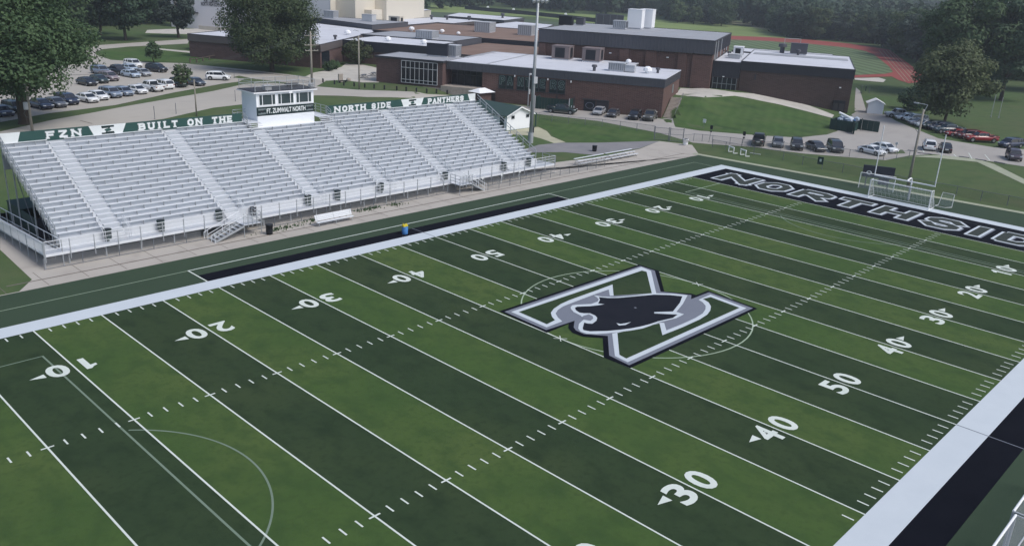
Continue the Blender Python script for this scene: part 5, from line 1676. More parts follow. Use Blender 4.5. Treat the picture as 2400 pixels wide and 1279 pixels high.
sel_far = ctr[:420] + (sel[:420] - ctr[:420]) * 1.6
for x, y, fs_ in cand:
    a = rg2.uniform(0, 6.28); s = rg2.uniform(.85, 1.25) * fs_
    R_ = np.array([[math.cos(a), -math.sin(a), 0], [math.sin(a), math.cos(a), 0], [0, 0, 1]], np.float32)
    allv.append((sel if fs_ == 1.0 else sel_far) @ R_.T * s + np.array([x, y, 0], np.float32))
V = np.concatenate(allv).reshape(-1, 3)
me = bpy.data.meshes.new('wood')
nq = len(V) // 4
me.vertices.add(len(V)); me.vertices.foreach_set('co', V.ravel().astype(np.float32))
me.loops.add(nq * 4); me.loops.foreach_set('vertex_index', np.arange(nq * 4, dtype=np.int32))
me.polygons.add(nq); me.polygons.foreach_set('loop_start', np.arange(0, nq * 4, 4, dtype=np.int32))
me.update(calc_edges=True)
o = link('wood', me, 'leaf_dark')
o['kind'] = 'stuff'
o['label'] = 'dense wood behind the sports ground'

# weeds along the foot of the bleachers
wv = MB()
rg3 = random.Random(4)
for cx, cy, n, sp in ((35.5, 60.0, 110, 2.4), (40.5, 60.7, 120, 2.2), (46.5, 60.9, 130, 1.6), (50.2, 60.6, 60, .8)):
    for _ in range(n):
        x = cx + rg3.gauss(0, sp * .6); y = cy + rg3.gauss(0, .30)
        a = rg3.uniform(0, 6.28); h = rg3.uniform(.1, .30)
        dx, dy = .09 * math.cos(a), .09 * math.sin(a)
        wv.add([(x - dx, y - dy, 0), (x + dx, y + dy, 0), (x + dx * .4 + rg3.uniform(-.12, .12), y + rg3.uniform(-.12, .12), h)], [(0, 1, 2)])
o = link('weeds', wv.mesh('weeds'), 'leaf')
o['kind'] = 'stuff'
o['label'] = 'weeds growing along the foot of the bleachers'

# ================================================================ VEHICLES
KIND = {
    # L, W, H, belt, bonnet end x, windscreen top x, rear top x, rear glass base x, ride, wheel r
    'sedan': dict(L=4.8, W=1.82, H=1.45, belt=.92, x=(1.35, .55, -1.05, -1.75), hood=.86, boot=.93, clr=.2, r=.33),
    'coupe': dict(L=4.7, W=1.85, H=1.38, belt=.88, x=(1.25, .35, -.85, -1.85), hood=.82, boot=.92, clr=.18, r=.34),
    'hatch': dict(L=4.3, W=1.78, H=1.5, belt=.95, x=(1.3, .55, -1.45, -1.95), hood=.9, boot=.95, clr=.2, r=.32),
    'suv': dict(L=4.7, W=1.9, H=1.72, belt=1.06, x=(1.3, .65, -1.85, -2.2), hood=1.02, boot=1.06, clr=.27, r=.37),
    'minivan': dict(L=5.1, W=1.98, H=1.76, belt=1.04, x=(1.75, .85, -2.15, -2.42), hood=.98, boot=1.04, clr=.22, r=.35),
    'pickup': dict(L=5.8, W=2.0, H=1.88, belt=1.18, x=(1.2, .6, -.85, -1.0), hood=1.14, boot=1.12, clr=.34, r=.42),
}
car_meshes = {}
def car_proto(kind):
    if kind in car_meshes:
        return car_meshes[kind]
    k = KIND[kind]
    L, Wd, Hh, belt, (x1, x2, x3, x4), hood, boot, clr, r = (k[q] for q in ('L', 'W', 'H', 'belt', 'x', 'hood', 'boot', 'clr', 'r'))
    hw = Wd / 2
    b = MB()
    # lower body: lofted sections nose -> tail
    sec = [(L / 2, .72, clr + .18, hood - .28), (L / 2 - .12, .86, clr + .06, hood - .12), (L / 2 - .5, .97, clr, hood - .05), (x1 + .1, 1, clr, hood + .03), (x2, 1, clr, belt),
           (0, 1, clr, belt), (x3, 1, clr, belt + .01), (x4, .99, clr, boot), (-L / 2 + .25, .95, clr + .04, boot - .02), (-L / 2 + .05, .88, clr + .10, boot - .12), (-L / 2, .80, clr + .2, boot - .24)]
    n = 0
    ring = 9
    vs = []
    for x, w, zb, zt in sec:
        h_ = hw * w
        zm = zb + (zt - zb) * .55
        for yy, zz in ((-h_ * .9, zb), (-h_, zb + .12), (-h_, zm), (-h_ * .955, zt - .03), (-h_ * .8, zt), (h_ * .8, zt), (h_ * .955, zt - .03), (h_, zm), (h_, zb + .12), (h_ * .9, zb)):
            vs.append((x, yy, zz))
    ring = 10
    fs = []
    for i in range(len(sec) - 1):
        for j in range(ring):
            fs.append((i * ring + j, i * ring + (j + 1) % ring, (i + 1) * ring + (j + 1) % ring, (i + 1) * ring + j))
    fs.append(tuple(range(ring))[::-1])
    fs.append(tuple(range((len(sec) - 1) * ring, len(sec) * ring)))
    b.add(vs, fs)
    # cabin roof
    rh = hw * .76
    xr0, xr1 = x2 - .02, x3 + .02
    b.add([(xr0 + .12, -rh, Hh - .10), (xr0 + .12, rh, Hh - .10), (xr0 - .25, -rh * .96, Hh - .01), (xr0 - .25, rh * .96, Hh - .01), (xr1 + .3, -rh * .96, Hh - .01), (xr1 + .3, rh * .96, Hh - .01), (xr1 - .12, -rh, Hh - .12), (xr1 - .12, rh, Hh - .12),
           (xr0 - .25, 0, Hh + .02), (xr1 + .3, 0, Hh + .02)],
          [(0, 1, 3, 8, 2), (2, 8, 9, 4), (8, 3, 5, 9), (4, 9, 5, 7, 6)])
    b.add([(xr0 + .12, -rh, Hh - .10), (xr0 - .25, -rh * .96, Hh - .01), (xr1 + .3, -rh * .96, Hh - .01), (xr1 - .12, -rh, Hh - .12), (xr1 - .12, -rh - .03, Hh - .18), (xr0 + .14, -rh - .03, Hh - .16)], [(5, 4, 3, 2, 1, 0)])
    b.add([(xr0 + .12, rh, Hh - .10), (xr0 - .25, rh * .96, Hh - .01), (xr1 + .3, rh * .96, Hh - .01), (xr1 - .12, rh, Hh - .12), (xr1 - .12, rh + .03, Hh - .18), (xr0 + .14, rh + .03, Hh - .16)], [(0, 1, 2, 3, 4, 5)])
    gl = MB()
    bw = hw * .93
    zb_ = belt - .02
    A = [(x1, -bw * .93, zb_), (x1, bw * .93, zb_), (x4, bw * .93, max(zb_, boot - .02)), (x4, -bw * .93, max(zb_, boot - .02))]
    T = [(xr0 + .13, -rh - .005, Hh - .115), (xr0 + .13, rh + .005, Hh - .115), (xr1 - .13, rh + .005, Hh - .135), (xr1 - .13, -rh - .005, Hh - .135)]
    gl.add(A + T, [(0, 1, 5, 4), (1, 2, 6, 5), (2, 3, 7, 6), (3, 0, 4, 7)])
    # pillars in body colour
    def pillar(p, q, wd):
        b.tube(p, q, wd, 5)
    for s in (-1, 1):
        pillar((x1 + .02, s * bw * .94, zb_), (xr0 + .14, s * (rh + .01), Hh - .11), .045)
        pillar((x4 - .02, s * bw * .94, boot), (xr1 - .14, s * (rh + .01), Hh - .13), .07)
        nm = (x2 + x3) / 2 - .15
        pillar((nm, s * bw * .955, zb_), (nm - .05, s * (rh + .02), Hh - .12), .04)
        if kind in ('suv', 'minivan', 'hatch'):
            pillar((x3 + .35, s * bw * .955, zb_), (x3 + .25, s * (rh + .02), Hh - .12), .05)
        b.rbox((x1 - .12, s * (hw + .06), belt + .06), (.12, .16, .12))
    blk = MB()
    if kind == 'pickup':
        bed = MB(); bed.box(-L / 2 + .18, x4 - .12, -hw * .78, hw * .78, boot + .001, boot + .012)
        for s in (-1, 1):
            b.box(-L / 2 + .06, x4 - .05, s * hw * .88 - .07, s * hw * .88 + .07, boot - .06, boot + .10)
        b.box(-L / 2 + .03, -L / 2 + .12, -hw * .85, hw * .85, boot - .2, boot + .10)
    blk.box(L / 2 - .08, L / 2 + .012, -hw * .42, hw * .42, clr + .2, clr + .36)
    arches = []
    for s in (-1, 1):
        for wx in (L / 2 - .92, -L / 2 + .98):
            blk_ = blk; blk = MB(); arches.append(blk)
            # wheel arch
            v = []
            for i in range(13):
                t = math.pi * i / 12
                v.append((wx + (r + .09) * math.cos(t), s * (hw + .006), r + (r + .09) * math.sin(t)))
            blk.add(v, [tuple(range(13)) if s < 0 else tuple(range(13))[::-1]])
            blk = blk_
    wh = MB()
    wh.tube((0, -.11, 0), (0, .11, 0), r, 14)
    rm = MB()
    rm.tube((0, -.125, 0), (0, .125, 0), r * .62, 10)
    hl = MB(); hl.box(L / 2 - .22, L / 2 - .015, -.2, .2, hood - .24, hood - .11)
    tl = MB(); tl.box(-L / 2 - .012, -L / 2 + .14, -.13, .13, boot - .30, boot - .12)
    pl = MB(); pl.box(-L / 2 - .03, -L / 2 + .02, -.26, .26, clr + .38, clr + .54)
    ms = {}
    for nme, m, mm, sm in (('body', b, 'white', True), ('glass', gl, 'car_glass', False), ('grille', blk, 'black', False), ('wheel_arch', arches[0], 'black', False), ('wheel_arch1', arches[1], 'black', False), ('wheel_arch2', arches[2], 'black', False), ('wheel_arch3', arches[3], 'black', False), ('tyre', wh, 'tyre', False), ('rim', rm, 'rim', False), ('headlight', hl, 'headlamp', False), ('taillight', tl, 'taillamp', False), ('number_plate', pl, 'plate', False)):
        me = m.mesh(nme, (0, 0, 0), sm)
        me.materials.append(M[mm])
        ms[nme] = me
    if kind == 'pickup':
        ms['bed'] = bed.mesh('bed'); ms['bed'].materials.append(M['black'])
    if True:
        bmx = bmesh.new(); bmx.from_mesh(ms['body']); bmesh.ops.recalc_face_normals(bmx, faces=bmx.faces); bmx.to_mesh(ms['body']); bmx.free()
    car_meshes[kind] = ms
    return ms
paint = {}
def car_paint(col):
    if col not in paint:
        m = mat('car_paint', col, .28, spec=.5)
        m.node_tree.nodes['Principled BSDF'].inputs['Coat Weight'].default_value = .6
        m.node_tree.nodes['Principled BSDF'].inputs['Coat Roughness'].default_value = .08
        paint[col] = m
    return paint[col]
WHITE = (.76, .78, .80); SILVER = (.36, .38, .41); GREY = (.11, .12, .14); BLACK = (.014, .015, .019); NAVY = (.018, .028, .065); BLUEGREY = (.20, .25, .33); RED = (.24, .012, .018)
MAROON = (.10, .02, .03); PLUM = (.050, .035, .050); DKGREEN = (.018, .035, .034); TEAL = (.035, .065, .085); MAUVE = (.24, .20, .22); PALEBLUE = (.42, .50, .60)
def car(name, label, kind, col, p, heading, group, roofcol=None):
    ms = car_proto(kind)
    k = KIND[kind]
    cat = {'suv': 'suv', 'minivan': 'minivan', 'pickup': 'pickup truck'}.get(kind, 'car')
    t = thing(name, label, cat, (p[0], p[1], (p[2] if len(p) > 2 else 0) + .04), group, heading)
    b = link('body', ms['body'], None, t)
    b.material_slots[0].link = 'OBJECT'
    b.material_slots[0].material = car_paint(col)
    link('glass', ms['glass'], None, t)
    link('grille', ms['grille'], None, t)
    for q in ('', '1', '2', '3'):
        link('wheel_arch', ms['wheel_arch' + q], None, t)
    for s in (-1, 1):
        for wx in (k['L'] / 2 - .92, -k['L'] / 2 + .98):
            w = link('wheel', ms['tyre'], None, t, (wx, s * (k['W'] / 2 - .10), k['r']))
            link('rim', ms['rim'], None, w)
        link('headlight', ms['headlight'], None, t, (0, s * (k['W'] / 2 * .68), 0))
        link('taillight', ms['taillight'], None, t, (0, s * (k['W'] / 2 * .72), 0))
    link('number_plate', ms['number_plate'], None, t)
    if kind == 'pickup':
        link('truck_bed', ms['bed'], None, t)
    return t

nearh = -1.412
gl_ = 'cars in the car park behind the bleachers'
near_row = [
    ('sedan', NAVY, (30.32, 126.49, 2), 'blue car cut by the left edge at the near end of the car park row'),
    ('suv', DKGREEN, (32.78, 128.64, 2), 'very dark green vehicle half behind the huge tree trunk'),
    ('sedan', NAVY, (36.98, 130.52, 2), 'navy sedan directly right of the huge tree trunk and utility pole'),
    ('sedan', GREY, (39.25, 131.23, 2), 'dark grey sedan between the navy sedan and the navy suv in the near row'),
    ('suv', NAVY, (41.62, 132.94, 2), 'navy suv next to the first white sedan of the near row'),
    ('sedan', WHITE, (44.99, 133.75, 2), 'first white sedan of the near row, partly under the tree'),
    ('sedan', WHITE, (47.35, 135.7, 2), 'second white sedan of the near row, left of the blue grey suv'),
    ('suv', BLUEGREY, (50.05, 137.08, 2), 'blue grey suv in the near row beside the second white sedan'),
    ('hatch', BLUEGREY, (52.59, 138.06, 2), 'blue grey hatchback between the blue grey suv and the third white sedan'),
    ('sedan', WHITE, (55.49, 139.54, 2), 'third white sedan of the near row, just left of the white pickup'),
]
for kd, col, p, lab in near_row:
    car('parked_car', lab, kd, col, p, nearh, gl_)
car('parked_truck', 'white pickup truck with an empty black bed, tail towards the grass strip', 'pickup', WHITE, (58.87, 141.51, 2), nearh + math.pi, gl_)
car('parked_car', 'white suv backed beside the white pickup truck', 'suv', WHITE, (61.9, 143.19, 2), nearh + math.pi, gl_)
car('parked_car', 'dark green suv half hidden by the young tree', 'suv', DKGREEN, (65.27, 144.84, 2), nearh + math.pi, gl_)
car('parked_car', 'dark blue grey sedan just right of the young tree', 'sedan', (.06, .075, .10), (69.01, 145.12, 2), nearh, gl_)
car('parked_car', 'white suv standing apart at the right end of the car park', 'suv', WHITE, (76.4, 150.23, 2), -0.711, gl_)
far_row = [
    ('suv', BLACK, (71.41, 166.83, 2), 'black suv seen side-on beneath the young bushy tree', -1.134),
    ('sedan', SILVER, (66.16, 161.97, 2), 'silver sedan next to the black suv in the far row', nearh),
    ('sedan', PALEBLUE, (63.48, 160.86, 2), 'pale blue silver sedan between the silver sedan and the black truck', nearh),
    ('sedan', PALEBLUE, (67.13, 170.12, 2), 'pale blue car behind the silver sedans', nearh),
    ('suv', WHITE, (70.55, 176.27, 2), 'white suv at the back of the far row', nearh),
    ('pickup', BLACK, (63.11, 166.26, 2), 'long black truck with a ladder rack in the far row', nearh),
    ('suv', MAUVE, (57.94, 157.53, 2), 'mauve grey suv left of the black truck', nearh),
    ('suv', BLUEGREY, (60.23, 167.43, 2), 'blue grey suv behind the mauve grey one, by the tree foliage', nearh),
    ('sedan', DKGREEN, (55.19, 155.34, 2), 'dark green sedan between the tree foliage and the mauve grey suv', nearh),
    ('sedan', BLACK, (52.09, 152.79, 2), 'black car mostly hidden under the huge tree in the far row', nearh),
]
for kd, col, p, lab, h_ in far_row:
    car('parked_car', lab, kd, col, p, h_, gl_)
t = None
wingh = math.atan2(-VB.y, -VB.x)
wg = 'vehicles parked against the lettered wing'
for kd, col, p, lab, h_ in (
    ('sedan', SILVER, (123.84, 90.57, 0), 'silver sedan in front of the emblem door of the brick wing', wingh),
    ('sedan', (.06, .062, .07), (124.28, 87.47, 0), 'dark grey sedan right of the silver one against the brick wing', wingh),
    ('suv', BLACK, (125.6, 83.39, 0), 'black suv facing out, third from the left against the brick wing', wingh),
    ('pickup', (.085, .085, .08), (127.53, 81.21, 0), 'grey olive pickup nearest the bank steps', wingh),
    ('pickup', (.016, .03, .03), (117.83, 95.01, 0), 'dark green pickup side-on in front of the green fenced bin yard', math.atan2(-UA.y, -UA.x))):
    car('parked_car' if kd != 'pickup' else 'parked_truck', lab, kd, col, p, h_, wg)
fg = 'vehicles parked along the field fence'
fh = -2.639
for kd, col, p, lab, h_ in (
    ('pickup', BLACK, (123.22, 56.07, 0), 'black pickup seen from behind, leftmost along the field fence', 0.452),
    ('hatch', GREY, (124.41, 53.21, 0), 'grey hatchback second from the left along the field fence', fh),
    ('suv', BLACK, (125.15, 50.24, 0), 'black crossover third from the left along the field fence', fh),
    ('sedan', (.02, .018, .022), (127.05, 47.81, 0), 'black sedan left of the black minivan', -2.259),
    ('minivan', BLACK, (129.31, 45.56, 0), 'black minivan at the right end of the fence row', -2.525),
    ('coupe', WHITE, (132.49, 40.71, 0), 'white coupe in front of the white sedan, behind the left goal upright', -1.866),
    ('sedan', WHITE, (136.75, 40.44, 0), 'white sedan half hidden behind the white coupe', -1.909)):
    car('parked_car' if kd != 'pickup' else 'parked_truck', lab, kd, col, p, h_, fg)
rg_ = 'vehicles in the right-hand lot'
for kd, col, p, lab, h_ in (
    ('suv', WHITE, (146.28, 36.54, 0), 'white suv seen from behind between the lamp pole and the right goal upright', 0.397),
    ('sedan', BLACK, (146.82, 34.07, 0), 'black sedan seen from behind, behind the right goal upright', 0.407),
    ('suv', PLUM, (149.9, 24.35, 0), 'dark plum suv at the right edge facing the camera', -2.716),
    ('suv', NAVY, (162.47, 28.15, 0), 'navy suv side-on behind the plum one at the right edge', 2.725)):
    car('parked_car', lab, kd, col, p, h_, rg_)
rr = 2.355
far_right = [
    ('pickup', SILVER, (180.32, 54.58, 0), 'silver pickup at the left end of the row under the olive tree'),
    ('sedan', WHITE, (178.39, 52, 0), 'white sedan next to the silver pickup'),
    ('suv', WHITE, (176.96, 49.83, 0), 'white suv third in the row under the olive tree'),
    ('sedan', (.30, .31, .35), (173.71, 47.65, 0), 'pale grey sedan fourth in the row under the olive tree'),
    ('sedan', WHITE, (172.04, 45.81, 0), 'white sedan directly behind the lamp pole arm'),
    ('suv', DKGREEN, (171, 44.23, 0), 'dark green suv in the middle of the row under the olive tree'),
    ('suv', NAVY, (170.15, 42.58, 0), 'navy suv in the middle of the row under the olive tree'),
    ('pickup', TEAL, (168.27, 40.53, 0), 'dark teal pickup left of the red cars'),
    ('coupe', RED, (166.16, 38.23, 0), 'red coupe, first of the red vehicles'),
    ('suv', MAROON, (165.13, 35.88, 0), 'maroon suv between the red coupe and the red pickup'),
    ('pickup', RED, (163.62, 33.44, 0), 'red pickup at the right end of the row under the olive tree'),
]
for kd, col, p, lab in far_right:
    car('parked_car' if kd != 'pickup' else 'parked_truck', lab, kd, col, p, rr, 'vehicles in the row under the olive tree')

# ================================================================ POLES, FENCES, SMALL THINGS
def up(p, z):
    return (p[0], p[1], p[2] + z)

# stadium light pole
p0 = (90.38, 77.59, 0)
t = thing('light_pole', 'tall grey stadium light pole at the right end of the bleachers', 'light pole', p0)
part('mast', MB().tube(p0, up(p0, 23.5), .33, 14, r2=.16), 'galv', t, True)
part('base', MB().tube(p0, up(p0, 1.6), .42, 14), 'galv', t)
p = MB(); p.box(p0[0] - 1.6, p0[0] + 1.6, p0[1] - .08, p0[1] + .08, 21.7, 21.85); p.box(p0[0] - 1.6, p0[0] + 1.6, p0[1] - .08, p0[1] + .08, 23.0, 23.15)
part('cross_arm', p, 'galv', t)
for zz in (21.2, 22.5):
    for dx in (-1.4, -.5, .5, 1.4):
        q = (p0[0] + dx, p0[1] - .25, zz)
        part('floodlight', MB().tube((q[0], q[1] + .15, q[2] + .35), (q[0], q[1] - .3, q[2] - .1), .12, 10, r2=.32), 'ac', t)
part('ladder_bracket', MB().box(p0[0] - .5, p0[0] + .3, p0[1] - .5, p0[1] - .3, 9.2, 10.2), 'ac', t)
# wooden lamp pole behind the goal
p0 = (111.94, 27.38, 0)
t = thing('lamp_pole', 'wooden pole with a lamp arm standing behind the goal posts', 'lamp pole', p0)
part('mast', MB().tube(p0, up(p0, 10.6), .20, 10, r2=.13), 'wood_pole', t, True)
p = MB(); p.path([up(p0, 10.0), (p0[0] + .1, p0[1] - .35, 11.2), (p0[0], p0[1] + .9, 11.3)], .05)
part('lamp_arm', p, 'galv', t)
part('lamp', MB().box(p0[0] - .12, p0[0] + .12, p0[1] + .8, p0[1] + 1.4, 11.2, 11.36), 'ac', t)
p = MB(); p.path([up(p0, 9.2), (p0[0] - .1, p0[1] + .55, 8.9), (p0[0] - .05, p0[1] + .5, 7.9), up(p0, 7.4)], .03)
part('cable_loop', p, 'wire', t)
# utility poles behind the bleachers
def upole(label, p0, h, arms, r=.16):
    t = thing('utility_pole', label, 'utility pole', p0)
    part('mast', MB().tube(p0, up(p0, h), r, 9, r2=r * .7), 'wood_pole', t, True)
    for z, w in arms:
        m = MB().rbox((p0[0] + .12, p0[1] - .12, p0[2] + z), (w, .1, .13), -.15)
        a = part('cross_arm', m, 'wood_pole', t)
        for k in (-.46, -.2, .22, .46):
            part('insulator', MB().tube((p0[0] + .12 + w * k, p0[1] - .12 - w * k * .15, p0[2] + z + .065), (p0[0] + .12 + w * k, p0[1] - .12 - w * k * .15, p0[2] + z + .25), .05, 6), 'ac', a)
    return t
pa = (30.34, 113.97, 1.73)
up1 = upole('weathered utility pole with a white transformer at the left behind the bleachers', pa, 7.64, [(7.09, 2.4)], .19)
tz = 5.13
part('transformer', MB().lathe((pa[0] - .42, pa[1] - .1, tz - .5), [(.27, 0), (.3, .05), (.3, .95), (.2, 1.02)], 12), 'ac', up1, True)
p = MB(); p.path([(pa[0] - .42, pa[1], tz - .5), (pa[0] - .75, pa[1], tz - 1.0), (pa[0] - .5, pa[1], tz - 1.5), (pa[0], pa[1], tz - 1.6)], .03)
part('cable_loop', p, 'wire', up1)
p = MB(); p.tube((pa[0] - .9, pa[1], pa[2] + 6.97), (pa[0] - .05, pa[1], pa[2] + 6.20), .05)
part('arm_brace', p, 'wood_pole', up1)
pb_ = (90.35, 138.29, 2)
upole('tall pole with three crossarms right of the press box', pb_, 10.17, [(9.35, 3.0), (7.54, 3.0), (6.46, 2.8)], .24)
pc = (94.13, 127.48, 2)
t = upole('plain wooden pole with one lamp bracket in front of the courtyard', pc, 10.17, [], .17)
part('lamp_arm', MB().path([up(pc, 11.0), (pc[0] - .9, pc[1], pc[2] + 11.25), (pc[0] - 1.2, pc[1], pc[2] + 11.1)], .05), 'galv', t)
pd = (54.78, 116.2, 1.47)
upole('short plain pole just behind the left banner', pd, 5.6, [], .12)
pe = (117.43, 103.55, 0)
t = thing('street_lamp', 'slim grey street lamp against the brick wing, beside the stadium light pole', 'street lamp', pe)
part('mast', MB().tube(pe, up(pe, 6.48), .09, 8), 'galv', t)
part('lamp', MB().box(pe[0] - .1, pe[0] + .5, pe[1] - .1, pe[1] + .1, pe[2] + 6.32, pe[2] + 6.48 + .15), 'ac', t)
part('junction_box', MB().box(pe[0] - .2, pe[0] + .2, pe[1] - .25, pe[1] - .1, pe[2] + 2.6, pe[2] + 3.6), 'ac', t)
# power lines between the poles
for i, (dz, dx) in enumerate(((.28, -1.0), (.28, 0), (.28, 1.0))):
    h1, h2 = 7.09 + dz, 9.35 + .3
    m = MB()
    P = Vector((pa[0] + dx, pa[1], pa[2] + h1)); Q = Vector((pb_[0] + dx, pb_[1], pb_[2] + h2))
    prev = P
    for k in range(1, 17):
        s = k / 16
        q = P.lerp(Q, s); q.z -= 2.2 * 4 * s * (1 - s)
        m.tube(prev, q, .011, 3); prev = q
    prev = P
    Q2 = P + Vector((-60, 14, 0))
    for k in range(1, 9):
        s = k / 8
        q = P.lerp(Q2, s); q.z -= 1.6 * 4 * s * (1 - s)
        m.tube(prev, q, .011, 3); prev = q
    single('power_line', m, 'wire', ('left', 'middle', 'right')[i] + ' power line of three over the car park between the utility poles', 'power line', tuple(P), 'power lines over the car park')
for i, (p, h, lab) in enumerate((((48.15, 116.25, 1.48), 2.0, 'thin dark sign post by the road, left of two behind the left banner'), ((52.61, 118.57, 1.64), 1.7, 'thin grey post by the road, right of two behind the left banner'), ((65.65, 123.88, 1.98), 1.9, 'thin grey post on the road just left of the press box'), ((80.49, 151.43, 2), 1.1, 'short post on the grass tip beside the lone white suv'))):
    single('sign_post', MB().tube(p, up(p, h), .045, 6).box(p[0] - .05, p[0] + .05, p[1] - .05, p[1] + .05, p[2] - .1, p[2] + .12), 'steel_dark', lab, 'post', p)
bl_pts = [(93.14, 138.51), (93.75, 135.33), (94.34, 132.92), (95.46, 131), (96.26, 128.54), (97.21, 126.72), (98.3, 124.84), (99.78, 122.79), (100.71, 121), (102.04, 119.46), (104.24, 118.93), (106.91, 119.03), (109.8, 119.04)]
proto = None
for i, (x, y) in enumerate(bl_pts):
    z = hgt(x, y)
    t = thing('bollard', 'low dark timber bollard in the row along the road behind the bleachers', 'bollard', (x, y, z), 'timber bollards along the back road')
    if proto is None:
        m = MB().box(-.11, .11, -.11, .11, -.1, .80)
        m.add([(-.11, -.11, .80), (.11, -.11, .80), (.11, .11, .80), (-.11, .11, .80), (0, 0, .88)], [(0, 1, 4), (1, 2, 4), (2, 3, 4), (3, 0, 4)])
        proto = m.mesh('post'); proto.materials.append(M['black'])
    link('post', proto, None, t)
rl = [(134.94, 164.36), (137.39, 164.58), (140.46, 165.69), (144.36, 167.7), (148.39, 169.79)]
rl = [(85.5, 180.72), (86.82, 180.26), (89.39, 182.25), (92.05, 184.3), (94.79, 186.42), (97.52, 188.63)]
t = thing('rail_fence', 'low dark rail fence beside the drive left of the big centre tree', 'fence', (*rl[0], hgt(*rl[0])))
for x, y in rl:
    part('post', MB().box(x - .12, x + .12, y - .12, y + .12, hgt(x, y) - .1, hgt(x, y) + 1.0), 'wood', t)
for i in range(len(rl) - 1):
    (x0, y0), (x1, y1) = rl[i], rl[i + 1]
    part('rail', MB().tube((x0, y0, hgt(x0, y0) + .85), (x1, y1, hgt(x1, y1) + .85), .09, 5), 'wood', t)
# courtyard things
def picnic(p, label, m='wood', rot=.5):
    t = thing('picnic_table', label, 'picnic table', p, 'picnic tables by the school', rot)
    link('table_top', MB().box(-.9, .9, -.38, .38, .70, .76).mesh('table_top'), m, t)
    for s in (-1, 1):
        link('bench_seat', MB().box(-.9, .9, s * .75 - .14, s * .75 + .14, .42, .47).mesh('bench_seat'), m, t)
        link('leg', MB().tube((s * .6, -.8, 0), (s * .6, .3, .7), .05, 5).tube((s * .6, .8, 0), (s * .6, -.3, .7), .05, 5).mesh('leg'), 'steel_dark', t)
picnic((105.64, 141.52, 2), 'dark picnic table in the courtyard, next to the plain pole', 'steel_dark')
picnic((109.98, 143.78, 2), 'dark picnic table in the courtyard, against the pavilion wall', 'steel_dark')
picnic((121.09, 102.86, 0), 'tan picnic table against the brick wing, left of the stadium light pole')
picnic((118.95, 102.75, 0), 'tan picnic table against the brick wing, right behind the stadium light pole')
def rock(p, s, label, m='stone', seed=1):
    bm = bmesh.new()
    bmesh.ops.create_icosphere(bm, subdivisions=2, radius=1)
    r = random.Random(seed)
    for v in bm.verts:
        v.co *= r.uniform(.85, 1.12)
        v.co = Vector((v.co.x * s[0], v.co.y * s[1], v.co.z * s[2] + s[2] * .75))
    me = bpy.data.meshes.new('boulder'); bm.to_mesh(me); bm.free()
    o = link('boulder', me, m, None, p)
    o['label'] = label; o['category'] = 'boulder'
rock((119.91, 124.87, 1.39), (.55, .5, .6), 'pale boulder on the landing before the recessed entrance', seed=2)
rock((99.16, 138.08, 2), (.5, .45, .45), 'small pale boulder on the lawn by the road, right of the dark memorial', seed=3)
rock((114.66, 124.12, 1.77), (.5, .4, .4), 'pinkish boulder at the right corner of the glazed pavilion', seed=5)
pm = (96.81, 137.62, 2)
t = thing('memorial', 'small dark memorial stone with a bench on the lawn edge behind the bleachers', 'memorial', pm)
part('stone', MB().prism([(pm[0] - .5, pm[1] - .2), (pm[0] + .5, pm[1] - .2), (pm[0] + .45, pm[1] + .2), (pm[0] - .45, pm[1] + .2)], pm[2], pm[2] + 1.7), 'stone', t)
part('bench', MB().box(pm[0] - .9, pm[0] + .9, pm[1] - 1.0, pm[1] - .6, pm[2] + .35, pm[2] + .47).box(pm[0] - .8, pm[0] - .6, pm[1] - .95, pm[1] - .65, pm[2], pm[2] + .35).box(pm[0] + .6, pm[0] + .8, pm[1] - .95, pm[1] - .65, pm[2], pm[2] + .35), 'black', t)

# chain-link fences
def fence(name, label, pts, h, spacing, meshm='mesh_fence', postm='steel_dark', top=True, pr=.04):
    P = [(x, y, hgt(x, y)) for x, y in pts]
    t = thing(name, label, 'fence', P[0])
    for i in range(len(P) - 1):
        a, b = Vector(P[i]), Vector(P[i + 1])
        n = max(1, round((b - a).length / spacing))
        for k in range(n + (1 if i == len(P) - 2 else 0)):
            q = a.lerp(b, k / n)
            z = hgt(q.x, q.y)
            part('post', MB().tube((q.x, q.y, z - .1), (q.x, q.y, z + h), pr, 6), postm, t)
        if top:
            part('top_rail', MB().tube((a.x, a.y, a.z + h - .05), (b.x, b.y, b.z + h - .05), .03, 5), postm, t)
        part('mesh_panel', MB().quad((a.x, a.y, a.z + .03), (b.x, b.y, b.z + .03), (b.x, b.y, b.z + h - .08), (a.x, a.y, a.z + h - .08)), meshm, t)
    return t
fence('chain_fence', 'chain-link fence along the lot below the brick wing', [(108.12, 92.12), (108.54, 89.27), (109.88, 86.46), (111.2, 83.68), (112.94, 81.18), (114.08, 78.05), (114.99, 75.1), (115.66, 71.86)], 1.35, 30)
fence('chain_fence', 'chain-link fence between the white barrel and the parked cars', [(112.87, 64.17), (115.54, 63.83), (116.52, 62.79), (117.06, 61.16), (118.38, 58.64), (118.83, 56.68), (119.42, 55.07), (121.7, 51.18), (124.5, 47.4), (126.41, 41.85), (129.06, 37.47), (134.86, 35.64)], 1.25, 4.0)
fence('chain_fence', 'dark chain-link fence crossing the grass behind the end zone', [(113.34, 58.87), (113.35, 56.45), (114.04, 46.85), (113.33, 43.37), (113.01, 40.14), (113.41, 37.21), (112.75, 31.61), (112.1, 27.27), (112.77, 21.42), (112.59, 18.32), (112.87, 15.26), (112.75, 10.86)], 1.35, 5.5, 'mesh_dark', 'steel_dark')
t = thing('gate', 'wide chain-link double gate at the corner of the lot and the field', 'gate', (111.32, 65.98, 0))
gp = [(110.49, 68.21), (111.65, 66.2), (111.51, 65.86), (112.87, 64.17)]
